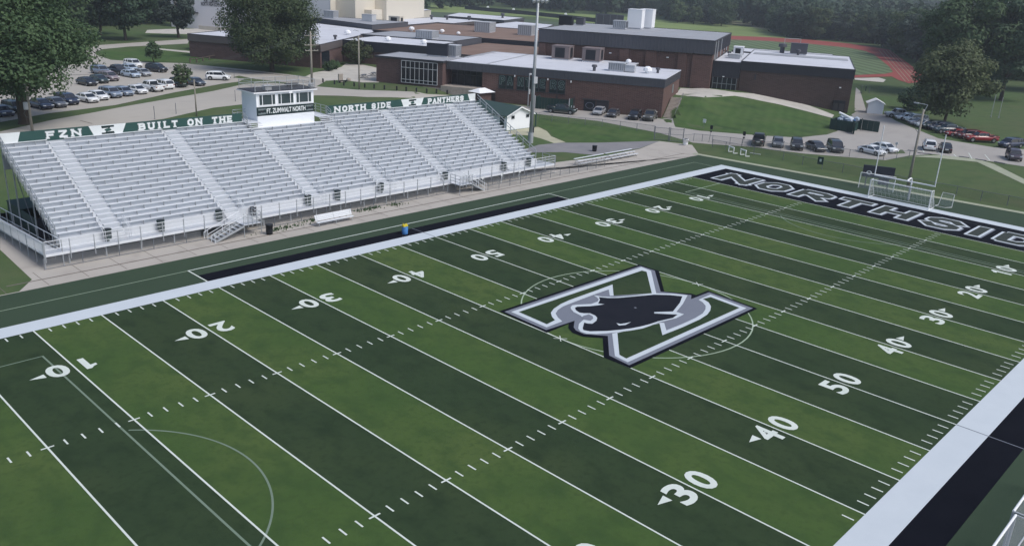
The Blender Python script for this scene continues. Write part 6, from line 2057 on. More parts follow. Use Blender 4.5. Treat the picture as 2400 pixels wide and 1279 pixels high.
for i, (x, y) in enumerate(gp):
    part('gate_post', MB().tube((x, y, 0), (x, y, 2.3), .07, 7), 'steel_dark', t)
for i in (0, 2):
    (x0, y0), (x1, y1) = gp[i], gp[i + 1]
    lf = part('gate_leaf', MB().tube((x0, y0, 2.1), (x1, y1, 2.1), .04, 6).tube((x0, y0, 1.2), (x1, y1, 1.2), .03, 6).tube((x0, y0, .15), (x1, y1, .15), .03, 6), 'steel_dark', t)
    part('mesh_panel', MB().quad((x0, y0, .15), (x1, y1, .15), (x1, y1, 2.1), (x0, y0, 2.1)), 'mesh_fence', lf)
# low rail fence with small white notices beside the right half of the bleachers
rp = [(63.3 + 1.93 * k, 59.35 + (.35 * k / 12)) for k in range(13)]
t = thing('rail_fence', 'low grey rail fence along the apron from the right stairs to the small bleachers', 'fence', (63.3, 59.3, 0))
for k, (x, y) in enumerate(rp):
    part('post', MB().tube((x, y, 0), (x, y, 1.1), .035, 6), 'steel_dark', t)
for z in (1.08, .55):
    part('rail', MB().tube((*rp[0], z), (*rp[-1], z), .028, 6), 'steel_dark', t)
part('mesh_panel', MB().quad((*rp[0], .05), (*rp[-1], .05), (*rp[-1], 1.05), (*rp[0], 1.05)), 'mesh_fence', t)
for x, lab in ((64.0, 'white notice on the bleacher skirt, nearest the right stairs'), (67.3, 'white notice on the bleacher skirt, middle of three'), (70.6, 'white notice on the bleacher skirt, rightmost of three')):
    single('notice', MB().box(x - .13, x + .13, 61.02, 61.05, .95, 1.35).tube((x, 61.08, 0), (x, 61.08, 1.3), .02, 5), 'sign_white', lab, 'notice', (x, 61.05, 0), 'white notices on the bleacher skirt')

# barrels, bins, coolers
def barrel(p, r, h, m, label, cat='bin', group=None):
    t = thing('trash_barrel', label, cat, p, group)
    part('body', MB().lathe(p, [(r * .86, 0), (r * .95, h * .3), (r, h * .9), (r * 1.06, h * .9), (r * 1.06, h * .96), (r * .96, h * .96)], 16), m, t, True)
    part('rim', MB().lathe(p, [(r * .96, h * .962), (r * .96, h), (r * 1.08, h), (r * 1.08, h * .965)], 16), m, t)
    part('opening', MB().lathe(p, [(r * .9, h * 1.001), (r * .9, h * 1.004)], 16), 'black', t)
barrel((33.55, 59.09, 0), .34, 1.0, 'black', 'black trash barrel on the concrete right of the left stairs')
barrel((110.95, 62.41, 0), .42, 1.05, 'white', 'white barrel at the corner of the grass by the gate')
barrel((93.91, 67.55, 0), .36, .9, 'black', 'dark trash barrel between the asphalt path and the small bleachers')
barrel((97.03, 83.41, 0), .34, 1.1, 'dark_slate', 'dark bin beside the stadium pole in front of the concession stand')
bgrp = 'dark green barrels along the bleachers walkway'
for (p, lab) in (((19.7, 64.57, 1.2), 'dark green barrel on the walkway at the leftmost aisle'), ((24.43, 64.57, 1.2), 'dark green barrel on the walkway, second from the left'), ((30.11, 64.58, 1.2), 'dark green barrel on the walkway just left of the left stairs'),
                 ((39.98, 64.12, 1.2), 'dark green barrel on the walkway, first one right of the left stairs'), ((43.63, 64.17, 1.2), 'dark green barrel on the walkway above the metal bench'), ((49.39, 64.34, 1.2), 'dark green barrel on the walkway at the middle of the bleachers, right of the bench'),
                 ((58.94, 64.69, 1.2), 'dark green barrel on the walkway just left of the right stairs'), ((68.86, 64.61, 1.2), 'dark green barrel on the walkway right of the right stairs'), ((73.49, 64.01, 1.2), 'dark green barrel on the walkway nearest the right end')):
    barrel((p[0], min(62.25, max(61.8, p[1])), 1.2), .33, 1.05, 'green_dark', lab, group=bgrp)
pq = (33.68, 63.53, 1.2)
barrel((pq[0], 62.2, 1.2), .3, .8, 'black', 'small black bin on the walkway above the left stairs platform')
pk = (43.95, 51.3, 0)
t = thing('water_cooler', 'blue drink cooler with yellow handles standing at the end of the black sideline strip', 'cooler', pk)
part('drum', MB().lathe(pk, [(.26, 0), (.30, .08), (.31, .62), (.29, .68)], 16), 'blue', t, True)
part('lid', MB().lathe(up(pk, .682), [(.32, 0), (.32, .08), (.2, .12)], 16), 'blue', t)
single('bottle_rack', MB().box(pk[0] - .30, pk[0] + .26, pk[1] - .16, pk[1] + .16, .832, .98).tube((pk[0] - .2, pk[1], .98), (pk[0] - .24, pk[1], 1.16), .07, 8, r2=.03).tube((pk[0] + .02, pk[1], .98), (pk[0] + .02, pk[1], 1.12), .07, 8, r2=.03).tube((pk[0] + .18, pk[1], .98), (pk[0] + .2, pk[1], 1.10), .06, 8, r2=.03), 'yellow', 'yellow bottle rack standing on top of the blue cooler', 'rack', (pk[0], pk[1], .83))

# aluminium team bench and the small portable bleachers
b0, b1 = (38.49, 58.3, 0), (42.88, 58.13, 0)
t = thing('team_bench', 'aluminium team bench with a tall backrest on the concrete below the bleachers', 'bench', ((b0[0] + b1[0]) / 2, b0[1] + .3, 0))
xa, xb, yb = b0[0], b1[0], (b0[1] + b1[1]) / 2
for k in range(3):
    part('seat_plank', MB().box(xa, xb, yb + .04 + .13 * k, yb + .16 + .13 * k, .44, .47), 'alu', t)
for k in range(4):
    part('back_plank', MB().add([(xa, yb + .44 + .06 * k, .56 + .14 * k), (xb, yb + .44 + .06 * k, .56 + .14 * k), (xb, yb + .49 + .06 * k, .69 + .14 * k), (xa, yb + .49 + .06 * k, .69 + .14 * k),
         (xa, yb + .47 + .06 * k, .55 + .14 * k), (xb, yb + .47 + .06 * k, .55 + .14 * k), (xb, yb + .52 + .06 * k, .68 + .14 * k), (xa, yb + .52 + .06 * k, .68 + .14 * k)],
         [(0, 1, 2, 3), (7, 6, 5, 4), (0, 4, 5, 1), (1, 5, 6, 2), (2, 6, 7, 3), (3, 7, 4, 0)]), 'alu', t)
for k in range(3):
    xx = xa + .2 + (xb - xa - .4) * k / 2
    part('leg', MB().tube((xx, yb + .05, 0), (xx, yb + .1, .44), .03, 6).tube((xx, yb + .75, 0), (xx, yb + .42, .5), .03, 6).tube((xx, yb + .42, .5), (xx, yb + .68, 1.12), .03, 6), 'galv', t)
s0, s1 = Vector((*(83.62, 61.6), 0)), Vector((*(96.94, 61.53), 0))
for half, lab in ((0, 'small three-row aluminium bleacher at the corner of the apron, left half of the pair'), (1, 'small three-row aluminium bleacher at the corner of the apron, right half of the pair')):
    a = s0.lerp(s1, .0 if half == 0 else .52); b = s0.lerp(s1, .49 if half == 0 else 1.0)
    d = (b - a).normalized(); n = Vector((-d.y, d.x, 0))
    t = thing('small_bleacher', lab, 'bleachers', tuple(a), 'small portable bleachers')
    for r in range(3):
        o = n * (.62 * r)
        z = .42 + .24 * r
        def slab(o0, w, z0, z1):
            q = [a + n * o0, b + n * o0, b + n * (o0 + w), a + n * (o0 + w)]
            return MB().prism([(v.x, v.y) for v in q], z0, z1)
        part('seat_plank', slab(.62 * r, .25, z - .05, z), 'alu', t)
        if r:
            part('foot_plank', slab(.62 * r - .33, .27, z - .36, z - .32), 'alu_deck', t)
    for k in range(4):
        q = a.lerp(b, .05 + .3 * k)
        m = MB().tube(q, q + n * 1.5, .03, 5).tube(q + Vector((0, 0, .0)), q + n * 1.4 + Vector((0, 0, .85)), .03, 5).tube(q + n * 1.4, q + n * 1.4 + Vector((0, 0, .85)), .03, 5)
        part('frame', m, 'steel_dark', t)

# goal posts
g0 = (104.25, 24.5, .03)
t = thing('goal_post', 'white football goal posts with a curved neck standing behind the end zone', 'goal post', g0)
part('base_post', MB().tube(g0, (104.25, 24.5, 2.0), .11, 12), 'galv', t)
for k in range(5):
    part('pad_band', MB().tube((104.25, 24.5, .2 + .36 * k), (104.25, 24.5, .38 + .36 * k), .15, 12), 'ac', t)
arcp = [(104.25, 24.5, 2.0)] + [(104.25 - 1.5 * (1 - math.cos(s)) / 2, 24.5, 2.0 + 1.15 * math.sin(s)) for s in [math.pi * k / 10 for k in range(1, 11)]]
arcp = [(104.25, 24.5, 2.0), (104.24, 24.5, 2.35), (104.15, 24.5, 2.7), (103.9, 24.5, 2.92), (103.5, 24.5, 2.98), (103.0, 24.5, 2.88), (102.62, 24.5, 2.78)]
part('gooseneck', MB().path(arcp, .10, 10), 'goal_white', t, True)
part('crossbar', MB().tube((102.6, 28.62, 2.76), (102.6, 21.18, 2.76), .085, 10), 'goal_white', t)
for y in (28.62, 21.18):
    part('upright', MB().tube((102.6, y, 2.68), (102.6, y, 9.1), .06, 10), 'goal_white', t)
# soccer goal on the end line
def soccer(label, x, ya, yb, h, depth, d=1, r=.06, backh=None):
    t = thing('soccer_goal', label, 'goal', (x, (ya + yb) / 2, .03))
    for y in (ya, yb):
        part('post', MB().tube((x, y, .03), (x, y, h), r, 10), 'goal_white', t)
        part('side_frame', MB().path([(x, y, h), (x + d * .8, y, h), (x + d * 1.05, y, h * .6), (x + d * depth, y, .06), (x, y, .06)], .035, 8), 'goal_white', t)
    part('crossbar', MB().tube((x, ya, h), (x, yb, h), r, 10), 'goal_white', t)
    part('base_bar', MB().tube((x + d * depth, ya, .06), (x + d * depth, yb, .06), .03, 8), 'goal_white', t)
    P = [(x, h), (x + d * .8, h), (x + d * 1.05, h * .6), (x + d * depth, .06)]
    m = MB()
    for i in range(3):
        m.quad((P[i][0], ya, P[i][1]), (P[i][0], yb, P[i][1]), (P[i + 1][0], yb, P[i + 1][1]), (P[i + 1][0], ya, P[i + 1][1]))
    for y in (ya, yb):
        m.add([(x, y, .05), (P[3][0], y, .05), (P[2][0], y, P[2][1]), (P[1][0], y, h), (x, y, h)], [(0, 1, 2, 3, 4)])
    part('net', m, 'net', t)
    s = MB()
    n = int(abs(yb - ya) / .5)
    for k in range(n + 1):
        y = ya + (yb - ya) * k / n
        for i in range(3):
            s.tube((P[i][0], y, P[i][1]), (P[i + 1][0], y, P[i + 1][1]), .006, 3)
    for z0_, x_ in ((h * .3, P[2][0] + (P[3][0] - P[2][0]) * .5), (h * .6, P[2][0]), (h * .8, (P[1][0] + P[2][0]) / 2)):
        s.tube((x_, ya, z0_), (x_, yb, z0_), .006, 3)
    for y in (ya, yb):
        for k in range(1, 5):
            s.tube((x, y, h * k / 5), (P[2][0] if k > 2 else P[3][0] - d * .12 * k, y, h * k / 5), .006, 3)
            s.tube((x + d * .22 * k, y, .05), (x + d * .2 * k, y, h), .006, 3)
    part('net_cord', s, 'goal_white', t, kind='stuff')
    return t
soccer('white netted soccer goal on the white end line before the goal posts', 101.2, 28.45, 20.95, 2.36, 2.0)
# small net frame leaning beyond it
q0 = (105.13, 20.3, 0)
t = thing('rebounder', 'small white net frame leaning on the turf edge right of the soccer goal', 'net frame', q0)
m = MB(); m.path([(q0[0] + .1, q0[1] + .8, .05), (q0[0] + .5, q0[1] + .7, 1.6), (q0[0] + .5, q0[1] - .7, 1.6), (q0[0] + .1, q0[1] - .8, .05), (q0[0] - .9, q0[1] - .3, .06), (q0[0] - .9, q0[1] + .9, .06), (q0[0] + .1, q0[1] + .8, .05)], .03, 6)
part('frame', m, 'goal_white', t)
part('net', MB().quad((q0[0] + .1, q0[1] + .8, .05), (q0[0] + .5, q0[1] + .7, 1.6), (q0[0] + .5, q0[1] - .7, 1.6), (q0[0] + .1, q0[1] - .8, .05)), 'net', t)
# near goal beside the near sideline
def near_goal(xa, xb, y, label):
    h = 2.44
    t = thing('soccer_goal', label, 'goal', ((xa + xb) / 2, y - .7, .03))
    part('crossbar', MB().tube((xa, y, h), (xb, y, h), .06, 10), 'goal_white', t)
    for x in (xa, xb):
        part('post', MB().tube((x, y, .03), (x, y, h), .06, 10), 'ac', t)
        part('side_frame', MB().path([(x, y, h), (x, y - .75, h), (x, y - 2.1, .06), (x, y, .06)], .04, 8), 'ac', t)
    part('base_bar', MB().tube((xa, y - 2.1, .06), (xb, y - 2.1, .06), .035, 8), 'ac', t)
    part('top_bar', MB().tube((xa, y - .75, h), (xb, y - .75, h), .035, 8), 'ac', t)
    m = MB()
    m.quad((xa, y, h), (xb, y, h), (xb, y - .75, h), (xa, y - .75, h)); m.quad((xa, y - .75, h), (xb, y - .75, h), (xb, y - 2.1, .06), (xa, y - 2.1, .06))
    m.add([(xa, y, .06), (xa, y, h), (xa, y - .75, h), (xa, y - 2.1, .06)], [(0, 1, 2, 3)])
    part('net', m, 'net', t)
    s = MB()
    for k in range(1, 30):
        z = h * k / 30
        ye = y - 2.1 + (2.1 - .75) * z / h
        s.tube((xa, y, z), (xa, ye, z), .005, 3)
        s.tube((xa, ye, z), (xb, ye, z), .005, 3)
    part('net_cord', s, 'net_dark', t, kind='stuff')
near_goal(33.8, 41.1, -5.82, 'near soccer goal, its white corner cut by the bottom right edge')
near_goal(26.2, 33.55, -5.98, 'second near goal, its crossbar running down to the bottom edge from the white corner')

# end-line play clock board, fence sign, paddles
k0, k1 = (106.67, 31.61, 0), (108.15, 28.28, 0)
t = thing('play_clock', 'dark play clock board on posts behind the end line, left of the goal posts', 'scoreboard', k0)
h0, h1 = 1.47, 3.04
d = Vector((k1[0] - k0[0], k1[1] - k0[1], 0)); L_ = d.length; d.normalize(); n = Vector((-d.y, d.x, 0))
ang = math.atan2(d.y, d.x)
c = (Vector(k0) + Vector(k1)) / 2
part('board', MB().rbox((c.x, c.y, (h0 + h1) / 2), (L_ + .3, .25, h1 - h0), ang), 'dark_slate', t)
for s in (.12, .88):
    q = Vector(k0).lerp(Vector(k1), s)
    part('post', MB().tube((q.x, q.y, 0), (q.x, q.y, h0), .07, 8), 'steel_dark', t)
part('lower_box', MB().rbox((c.x + d.x * .8, c.y + d.y * .8, h0 - .45), (1.3, .22, .8), ang), 'dark_slate', t)
m = MB()
cc = Vector(k0).lerp(Vector(k1), .18) - Vector((d.y, -d.x, 0)) * -.0
fwd = Vector((d.y, -d.x, 0)) if (Vector((d.y, -d.x, 0)).dot(Vector(camo.location) - c) > 0) else Vector((-d.y, d.x, 0))
for i in range(14):
    a0_, a1_ = 2 * math.pi * i / 14, 2 * math.pi * (i + 1) / 14
    P = [cc + fwd * .135 + d * (r * math.cos(a_)) + Vector((0, 0, (h0 * .62 + h1 * .38) + r * .8 * math.sin(a_))) for r, a_ in ((.20, a0_), (.34, a0_), (.34, a1_), (.20, a1_))]
    m.quad(*[tuple(v) for v in P])
part('emblem', m, 'sign_white', t)
q = (105.78, 31.64, 0)
t2_ = thing('spare_goal', 'spare white goal frame standing behind the end line under the play clock board', 'goal', q)
part('frame', MB().path([(q[0], q[1], .05), (q[0] + .1, q[1], 2.1), (q[0] + 1.2, q[1] - 4.2, 2.1), (q[0] + 1.1, q[1] - 4.2, .05)], .045, 8), 'goal_white', t2_)
part('net', MB().quad((q[0], q[1], .05), (q[0] + .1, q[1], 2.1), (q[0] + 1.2, q[1] - 4.2, 2.1), (q[0] + 1.1, q[1] - 4.2, .05)), 'net', t2_)
q = (113.02, 40.48, 0)
t = thing('fence_sign', 'small dark green sign with a pale emblem on the fence behind the end zone', 'sign', q)
part('board', MB().rbox((q[0] - .15, q[1], 1.25), (.05, .85, 1.1), .1), 'green_dark', t)
part('emblem', MB().prism([(q[0] - .19, q[1] - .16), (q[0] - .18, q[1] - .16), (q[0] - .18, q[1] + .16), (q[0] - .19, q[1] + .16)], 1.1, 1.5), 'line_paint', t)
for p, h, lab in (((116.88, 61.7, 0), 2.75, 'black paddle sign on a thin pole, left of two by the field fence'), ((118.48, 56.48, 0), 2.4, 'black paddle sign on a leaning pole beside the black pickup')):
    t = thing('paddle_sign', lab, 'sign', p, 'black paddle signs at the field fence')
    part('pole', MB().tube(p, (p[0] + .1, p[1] - .15, h - .5), .035, 6), 'steel_dark', t)
    part('paddle', MB().box(p[0] + .05, p[0] + .12, p[1] - .38, p[1] + .1, h - .55, h + .1), 'black', t)
    part('clamp', MB().box(p[0] - .02, p[0] + .18, p[1] - .28, p[1] + .0, h - 1.0, h - .8), 'black', t)
q = (128.2, 69.79, 0)
t = thing('road_sign', 'small white sign on a post at the foot of the bank lawn', 'sign', q)
part('post', MB().tube(q, up(q, 1.2), .03, 6), 'steel_dark', t)
part('plate', MB().box(q[0] - .03, q[0] + .03, q[1] - .3, q[1] + .3, q[2] + 1.1, q[2] + 1.75), 'sign_white', t)
for p, lab, rot in (((112.23, 54.79, 0), 'white hurdle frame on the grass behind the end zone, left of two', -.45), ((111.75, 52.41, 0), 'white hurdle frame on the grass behind the end zone, right of two', -.45)):
    t = thing('hurdle', lab, 'hurdle', p, 'white hurdles on the grass', rot)
    link('top_board', MB().box(-.08, .08, -.75, .75, .82, .98).mesh('top_board'), 'goal_white', t)
    for s in (-1, 1):
        link('leg', MB().box(-.05, .05, s * .68 - .05, s * .68 + .05, 0, .82).mesh('leg'), 'goal_white', t)
        link('foot', MB().box(-.05, .75, s * .68 - .05, s * .68 + .05, 0, .08).mesh('foot'), 'goal_white', t)
q = (114.82, 51.98, 0)
single('loose_board', MB().rbox((q[0], q[1], .06), (.12, 1.7, .08), .2), 'goal_white', 'loose white board lying on the grass right of the hurdles', 'board', q)

# skip enclosure at the hall corner
e0, e1, e2 = (149.61, 55.78, 0.23), (149.98, 51.62, 0.05), (161.65, 57.19, 0.12)
t = thing('bin_enclosure', 'open green board enclosure full of rubbish beside the dark hall', 'enclosure', e0)
A_, B_ = Vector(e0), Vector(e1)
dv = (B_ - A_).normalized(); nv = Vector((-dv.y, dv.x, 0))
if nv.dot(Vector(camo.location) - A_) > 0:
    nv = -nv
dep = 5.0
def panel(a, b, name):
    ln = (b - a).length
    dd = (b - a).normalized(); k = max(2, int(ln / .9))
    for i in range(k):
        p_, q_ = a + dd * (ln * i / k + .015), a + dd * (ln * (i + 1) / k - .015)
        n_ = Vector((-dd.y, dd.x, 0)) * .04
        part(name, MB().prism([(p_ - n_).xy[:], (q_ - n_).xy[:], (q_ + n_).xy[:], (p_ + n_).xy[:]], .12, 2.1), 'green_dark', t)
panel(A_, B_, 'board'); panel(A_ + nv * dep, A_, 'board'); panel(B_ + nv * dep, A_ + nv * dep, 'board')
for v in (A_, B_, A_ + nv * dep, B_ + nv * dep):
    part('post', MB().tube((v.x, v.y, 0), (v.x, v.y, 2.3), .07, 7), 'green_dark', t)
panel(B_ + dv * .1 + nv * .2, B_ + dv * .9 + nv * -1.6, 'gate_board'); panel(B_ + nv * dep + dv * .1, B_ + nv * dep + dv * 3.3, 'gate_board')
cen = A_ + dv * ((B_ - A_).length / 2) + nv * (dep / 2)
part_root = thing('skip', 'green rubbish skip heaped with pale bags inside the green enclosure', 'skip', tuple(cen))
part('bin', MB().rbox((cen.x, cen.y, .8), ((B_ - A_).length - .8, dep - 1.4, 1.5), math.atan2(dv.y, dv.x)), 'green_dark', part_root)
r5 = random.Random(8)
for k in range(12):
    u_ = dv * r5.uniform(-1.7, 1.7) + nv * r5.uniform(-1.3, 1.3)
    bm = bmesh.new(); bmesh.ops.create_icosphere(bm, subdivisions=1, radius=1)
    sx = r5.uniform(.35, .65)
    for v in bm.verts:
        v.co = Vector((v.co.x * sx * r5.uniform(.8, 1.2), v.co.y * sx * r5.uniform(.8, 1.2), v.co.z * sx * .8))
    me = bpy.data.meshes.new('rubbish_bag'); bm.to_mesh(me); bm.free()
    link('rubbish_bag', me, 'trash', part_root, (u_.x, u_.y, 1.75 + r5.uniform(0, .5)))
c1 = cen - dv * 1.6 + Vector((0, 0, 2.9)); c2 = cen + dv * 1.2 + Vector((0, 0, 2.2))
single('cardboard_tube', MB().tube(c1, c2 - Vector((0, 0, .1)), .22, 10), 'white', 'long white tube sticking out of the heaped rubbish skip', 'tube', tuple(c1))
c3 = cen + Vector((0, 0, 2.25))
single('blue_sheet', MB().add([tuple(c3 - dv * 1.0 + Vector((0, 0, .35))), tuple(c3 + dv * 1.6 - Vector((0, 0, .25))), tuple(c3 + dv * 1.7 + nv * .5 - Vector((0, 0, .2))), tuple(c3 - dv * .9 + nv * .5 + Vector((0, 0, .45))),
       tuple(c3 - dv * 1.0 + Vector((0, 0, .25))), tuple(c3 + dv * 1.6 - Vector((0, 0, .35))), tuple(c3 + dv * 1.7 + nv * .5 - Vector((0, 0, .3))), tuple(c3 - dv * .9 + nv * .5 + Vector((0, 0, .35)))], [(0, 1, 2, 3), (7, 6, 5, 4), (0, 4, 5, 1), (1, 5, 6, 2), (2, 6, 7, 3), (3, 7, 4, 0)]), 'blue', 'bent blue sheet lying across the rubbish in the skip', 'sheet', tuple(c3))
# green bin yard against the wing
t = thing('bin_enclosure', 'dark green slatted bin yard against the brick wing with pale posts', 'enclosure', W3(22, -3, 0))
for a in [17.6 + .6 * k for k in range(11)]:
    part('board', MB().bbox(a + .02, a + .58, -3.56, -3.5, .1, 2.35), 'green_dark', t)
for b_ in [-3.4 + .6 * k for k in range(5)]:
    part('board', MB().bbox(17.5, 17.56, b_ + .02, b_ + .58, .1, 2.35), 'green_dark', t)
    part('board', MB().bbox(24.3, 24.36, b_ + .02, b_ + .58, .1, 2.35), 'green_dark', t)
for a, b_ in ((17.45, -3.6), (24.4, -3.6), (16.9, -3.7), (16.5, -3.4), (25.2, -3.9)):
    part('post', MB().tube(W3(a, b_, 0), W3(a, b_, 2.6 if a < 25 and a > 17 else 1.3), .09, 8), 'ac', t)
# dark green structure under the left end of the bleachers
t = thing('storage_container', 'dark green open-topped store tucked under the left end of the bleachers', 'container', (17.3, 73, 0))
part('side_wall', MB().box(16.3, 16.4, 69.5, 77.4, 0, 2.0), 'green_dark', t)
part('side_wall', MB().box(20.2, 20.3, 69.5, 77.4, 0, 2.0), 'green_dark', t)
part('end_wall', MB().box(16.41, 20.19, 77.3, 77.4, 0, 2.0), 'green_dark', t)
part('end_wall', MB().box(16.41, 20.19, 69.5, 69.6, 0, 2.0), 'dark_slate', t)
part('roof_panel', MB().box(16.25, 20.35, 73.4, 77.45, 2.002, 2.08), 'green_dark', t)

# distant things
q = (365.2, 172.42, 0)
s_ = (3.17) / 2.44
t = thing('far_goal', 'white goal on the distant infield above the hall roof', 'goal', q)
a = (368.92, 177.89, 0); b = (373.54, 172.43, 0)
hh = 2.99
part('frame', MB().path([(a[0], a[1], 0), (a[0], a[1], hh), (b[0], b[1], hh), (b[0], b[1], 0)], .11, 6), 'ac', t)
part('net', MB().quad((a[0], a[1], 0), (b[0], b[1], 0), (b[0], b[1], hh), (a[0], a[1], hh)), 'mesh_fence', t)
q = (420.45, 151.54, 0)
t = thing('far_scoreboard', 'small chequered scoreboard at the corner of the running track', 'scoreboard', q)
hh = 1.99; h2 = 3.97
part('board', MB().rbox((q[0], q[1], (hh + h2) / 2), (.3, 5.2, h2 - hh), .35), 'dark_slate', t)
for k, (dy, dz) in enumerate(((-2.0, .25), (-1.2, -.3), (-.4, .3), (.9, -.2), (1.5, .3), (2.1, -.25))):
    part('number_panel', MB().rbox((q[0] - .2, q[1] + dy, (hh + h2) / 2 + dz), (.06, .6, .45), .35), 'sign_white', t)
for dy in (-1.6, 1.6):
    part('post', MB().tube((q[0], q[1] + dy, 0), (q[0], q[1] + dy, hh), .12, 6), 'steel_dark', t)
q = (217.42, 77.2, 0)
t = thing('board_sign', 'dark free-standing board on the grass between the hall and the white shed', 'sign', q)
part('board', MB().rbox((q[0], q[1], 1.3), (.12, 2.2, 1.2), 2.0), 'green_dark', t)
part('post', MB().tube((q[0] - .4, q[1] + .9, 0), (q[0] - .4, q[1] + .9, 1.9), .06, 6), 'steel_dark', t)
part('post', MB().tube((q[0] + .4, q[1] - .9, 0), (q[0] + .4, q[1] - .9, 1.9), .06, 6), 'steel_dark', t)
a, b = (378.36, 296.28, 0), (389.34, 285.89, 0)
hh = 5.96
t = thing('batting_cage', 'long black-netted batting cage beyond the gymnasium roof', 'cage', a)
va, vb = Vector(a), Vector(b); dd = (vb - va).normalized(); nn = Vector((-dd.y, dd.x, 0)) * 5
part('net_wall', MB().prism([va.xy[:], vb.xy[:], (vb + nn).xy[:], (va + nn).xy[:]], 0, hh), 'dark_slate', t)
for k in range(5):
    v = va.lerp(vb, k / 4)
    part('post', MB().tube((v.x - dd.y * -.1, v.y - dd.x * .1, 0), (v.x - dd.y * -.1, v.y - dd.x * .1, hh + .2), .12, 6), 'steel_dark', t)
fp = [(414.34, 442.88), (412.82, 415.36), (414.56, 381.38), (411.86, 346.07), (404.33, 317.52)]
t = thing('outfield_fence', 'long dark windscreen fence across the distant baseball outfield', 'fence', (*fp[0], 0))
for i in range(len(fp) - 1):
    (x0, y0), (x1, y1) = fp[i], fp[i + 1]
    part('screen_panel', MB().add([(x0, y0, 0), (x1, y1, 0), (x1, y1, 2.4), (x0, y0, 2.4), (x0 + .1, y0 + .1, 0), (x1 + .1, y1 + .1, 0), (x1 + .1, y1 + .1, 2.4), (x0 + .1, y0 + .1, 2.4)], [(0, 1, 2, 3), (7, 6, 5, 4), (3, 2, 6, 7)]), 'dark_slate', t)
for x, y in [(424.08, 429.81), (426.61, 407.41), (423, 357.44)]:
    part('distance_marker', MB().tube((x - .3, y - .35, 2.0), (x - .4, y - .5, 2.0), 1.0, 12), 'sign_white', t)
a, b = (358.89, 445.9, 0), (380.68, 448.45, 0)
hh = 3.79
va, vb = Vector(a), Vector(b); dd = (vb - va).normalized(); nn = Vector((-dd.y, dd.x, 0)) * 6
t = thing('far_pavilion', 'long low dark building on the edge of the distant sports field', 'building', a)
part('wall', MB().prism([va.xy[:], vb.xy[:], (vb + nn).xy[:], (va + nn).xy[:]], 0, hh), 'dark_slate', t)
part('roof', MB().prism([(va - dd).xy[:], (vb + dd).xy[:], (vb + dd + nn * 1.1).xy[:], (va - dd + nn * 1.1).xy[:]], hh + .005, hh + .4), 'clad', t)
m_ = va.lerp(vb, .68)
part('white_door', MB().prism([(m_ - dd * 1.2 - nn * .02).xy[:], (m_ + dd * 1.2 - nn * .02).xy[:], (m_ + dd * 1.2 - nn * .001).xy[:], (m_ - dd * 1.2 - nn * .001).xy[:]], .3, hh * .8), 'sign_white', t)
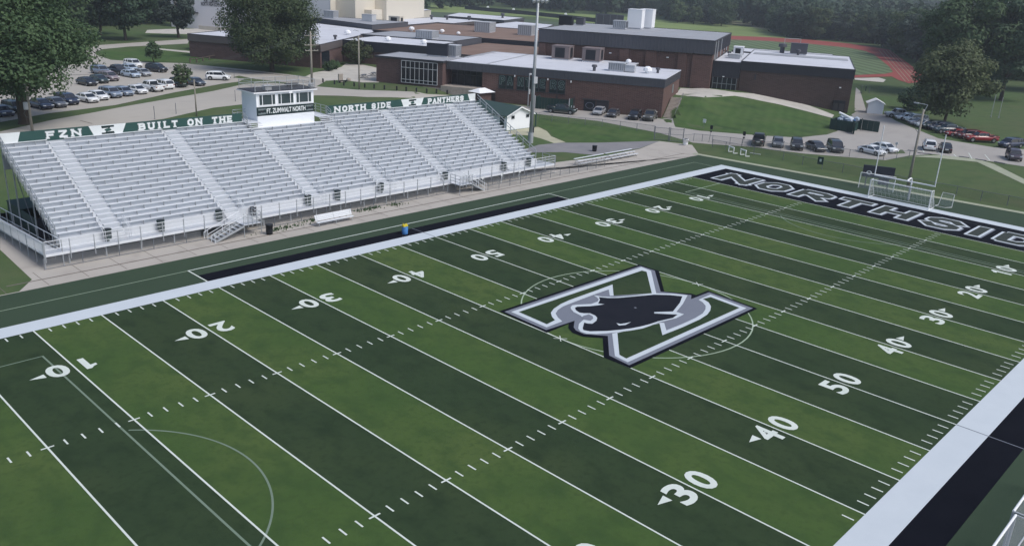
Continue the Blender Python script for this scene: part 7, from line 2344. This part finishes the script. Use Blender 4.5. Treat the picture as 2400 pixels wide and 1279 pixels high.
# thin poles on the right-hand meadow, wheel stops in the lot
for p, h, lab in (((202.69, 42.77, 0), 7.0, 'thin pale pole on the right-hand meadow, left of two'), ((203.02, 41.3, 0), 6.0, 'thin pale pole on the right-hand meadow, right of two')):
    single('meadow_pole', MB().tube(p, up(p, h * .75), .05, 6).box(p[0] - .1, p[0] + .1, p[1] - .1, p[1] + .1, 0, .3), 'ac', lab, 'pole', p, 'thin poles on the meadow')
for a, b, wlab in (((143.6, 30.8, 0), (144.08, 29.3, 0), 'first wheel stop right of the parked black sedan, at an empty bay'), ((143.8, 28.3, 0), (143.94, 26.66, 0), 'middle wheel stop at the empty bays of the right-hand lot'), ((144.34, 25.63, 0), (144.06, 23.92, 0), 'wheel stop at the empty bay beside the plum suv'), ((141.49, 38.29, 0), (141.85, 36.81, 0), 'wheel stop between the grass island and the wooden lamp pole'), ((140.6, 36.36, 0), (141.38, 34.23, 0), 'wheel stop in front of the white suv seen from behind')):
    m = MB().add([(0, -.1, 0)] * 0, [])
    va, vb = Vector(a), Vector(b); dd = (vb - va).normalized(); nn = Vector((-dd.y, dd.x, 0)) * .12
    m.prism([(va - nn).xy[:], (vb - nn).xy[:], (vb + nn).xy[:], (va + nn).xy[:]], .03, .16)
    single('wheel_stop', m, 'asphalt', wlab, 'wheel stop', a, 'wheel stops in the right-hand lot')
m = MB()
for a, b in (((149.09, 30.96), (143.67, 28.78)), ((150.04, 28.69), (144.89, 26.43)), ((145.29, 32.14), (143.19, 31.06)), ((144.81, 34.51), (142.42, 33.16)), ((145.56, 37.42), (142.13, 35.8))):
    va, vb = Vector((*a, .05)), Vector((*b, .05)); dd = (vb - va).normalized(); nn = Vector((-dd.y, dd.x, 0)) * .07
    m.quad(va - nn, vb - nn, vb + nn, va + nn)
structure('bay_marking', m, 'line_paint', bpy.data.objects['lower_yard'])
q = (138.22, 39.1, 0)
single('sign_post', MB().tube(q, up(q, 1.6), .05, 6).box(q[0] - .1, q[0] + .1, q[1] - .18, q[1] + .18, q[2] + 1.2, q[2] + 1.6), 'ac', 'short post on the small grass island beside the white sedan', 'post', q)
# dirt lines and joints on the apron
m = MB()
r6 = random.Random(3)
m.quad((10.5, 58.9, .018), (105, 58.6, .018), (105, 58.78, .018), (10.5, 59.08, .018))
for k in range(32):
    x = 10 + 3.05 * k
    m.quad((x, 57.4, .0185), (x + .05, 57.4, .0185), (x + .05, 61.1, .0185), (x, 61.1, .0185))
structure('slab_joint', m, 'joint', bpy.data.objects['concrete_apron'])

# ---------------------------------------------------------------- the summer haze
hz = MB().box(-1450, 2450, -1450, 2450, -1.0, 52.0)
o = link('haze', hz.mesh('haze'), None)
hm_ = bpy.data.materials.new('haze')
hm_.use_nodes = True
nt = hm_.node_tree
for n_ in list(nt.nodes):
    nt.nodes.remove(n_)
out = nt.nodes.new('ShaderNodeOutputMaterial')
pv = nt.nodes.new('ShaderNodeVolumePrincipled')
pv.inputs['Color'].default_value = (.80, .87, .95, 1)
pv.inputs['Density'].default_value = 0.00028
pv.inputs['Anisotropy'].default_value = 0.2
nt.links.new(pv.outputs[0], out.inputs['Volume'])
o.data.materials.append(hm_)
o['kind'] = 'stuff'
o['label'] = 'thin summer haze over the whole place'
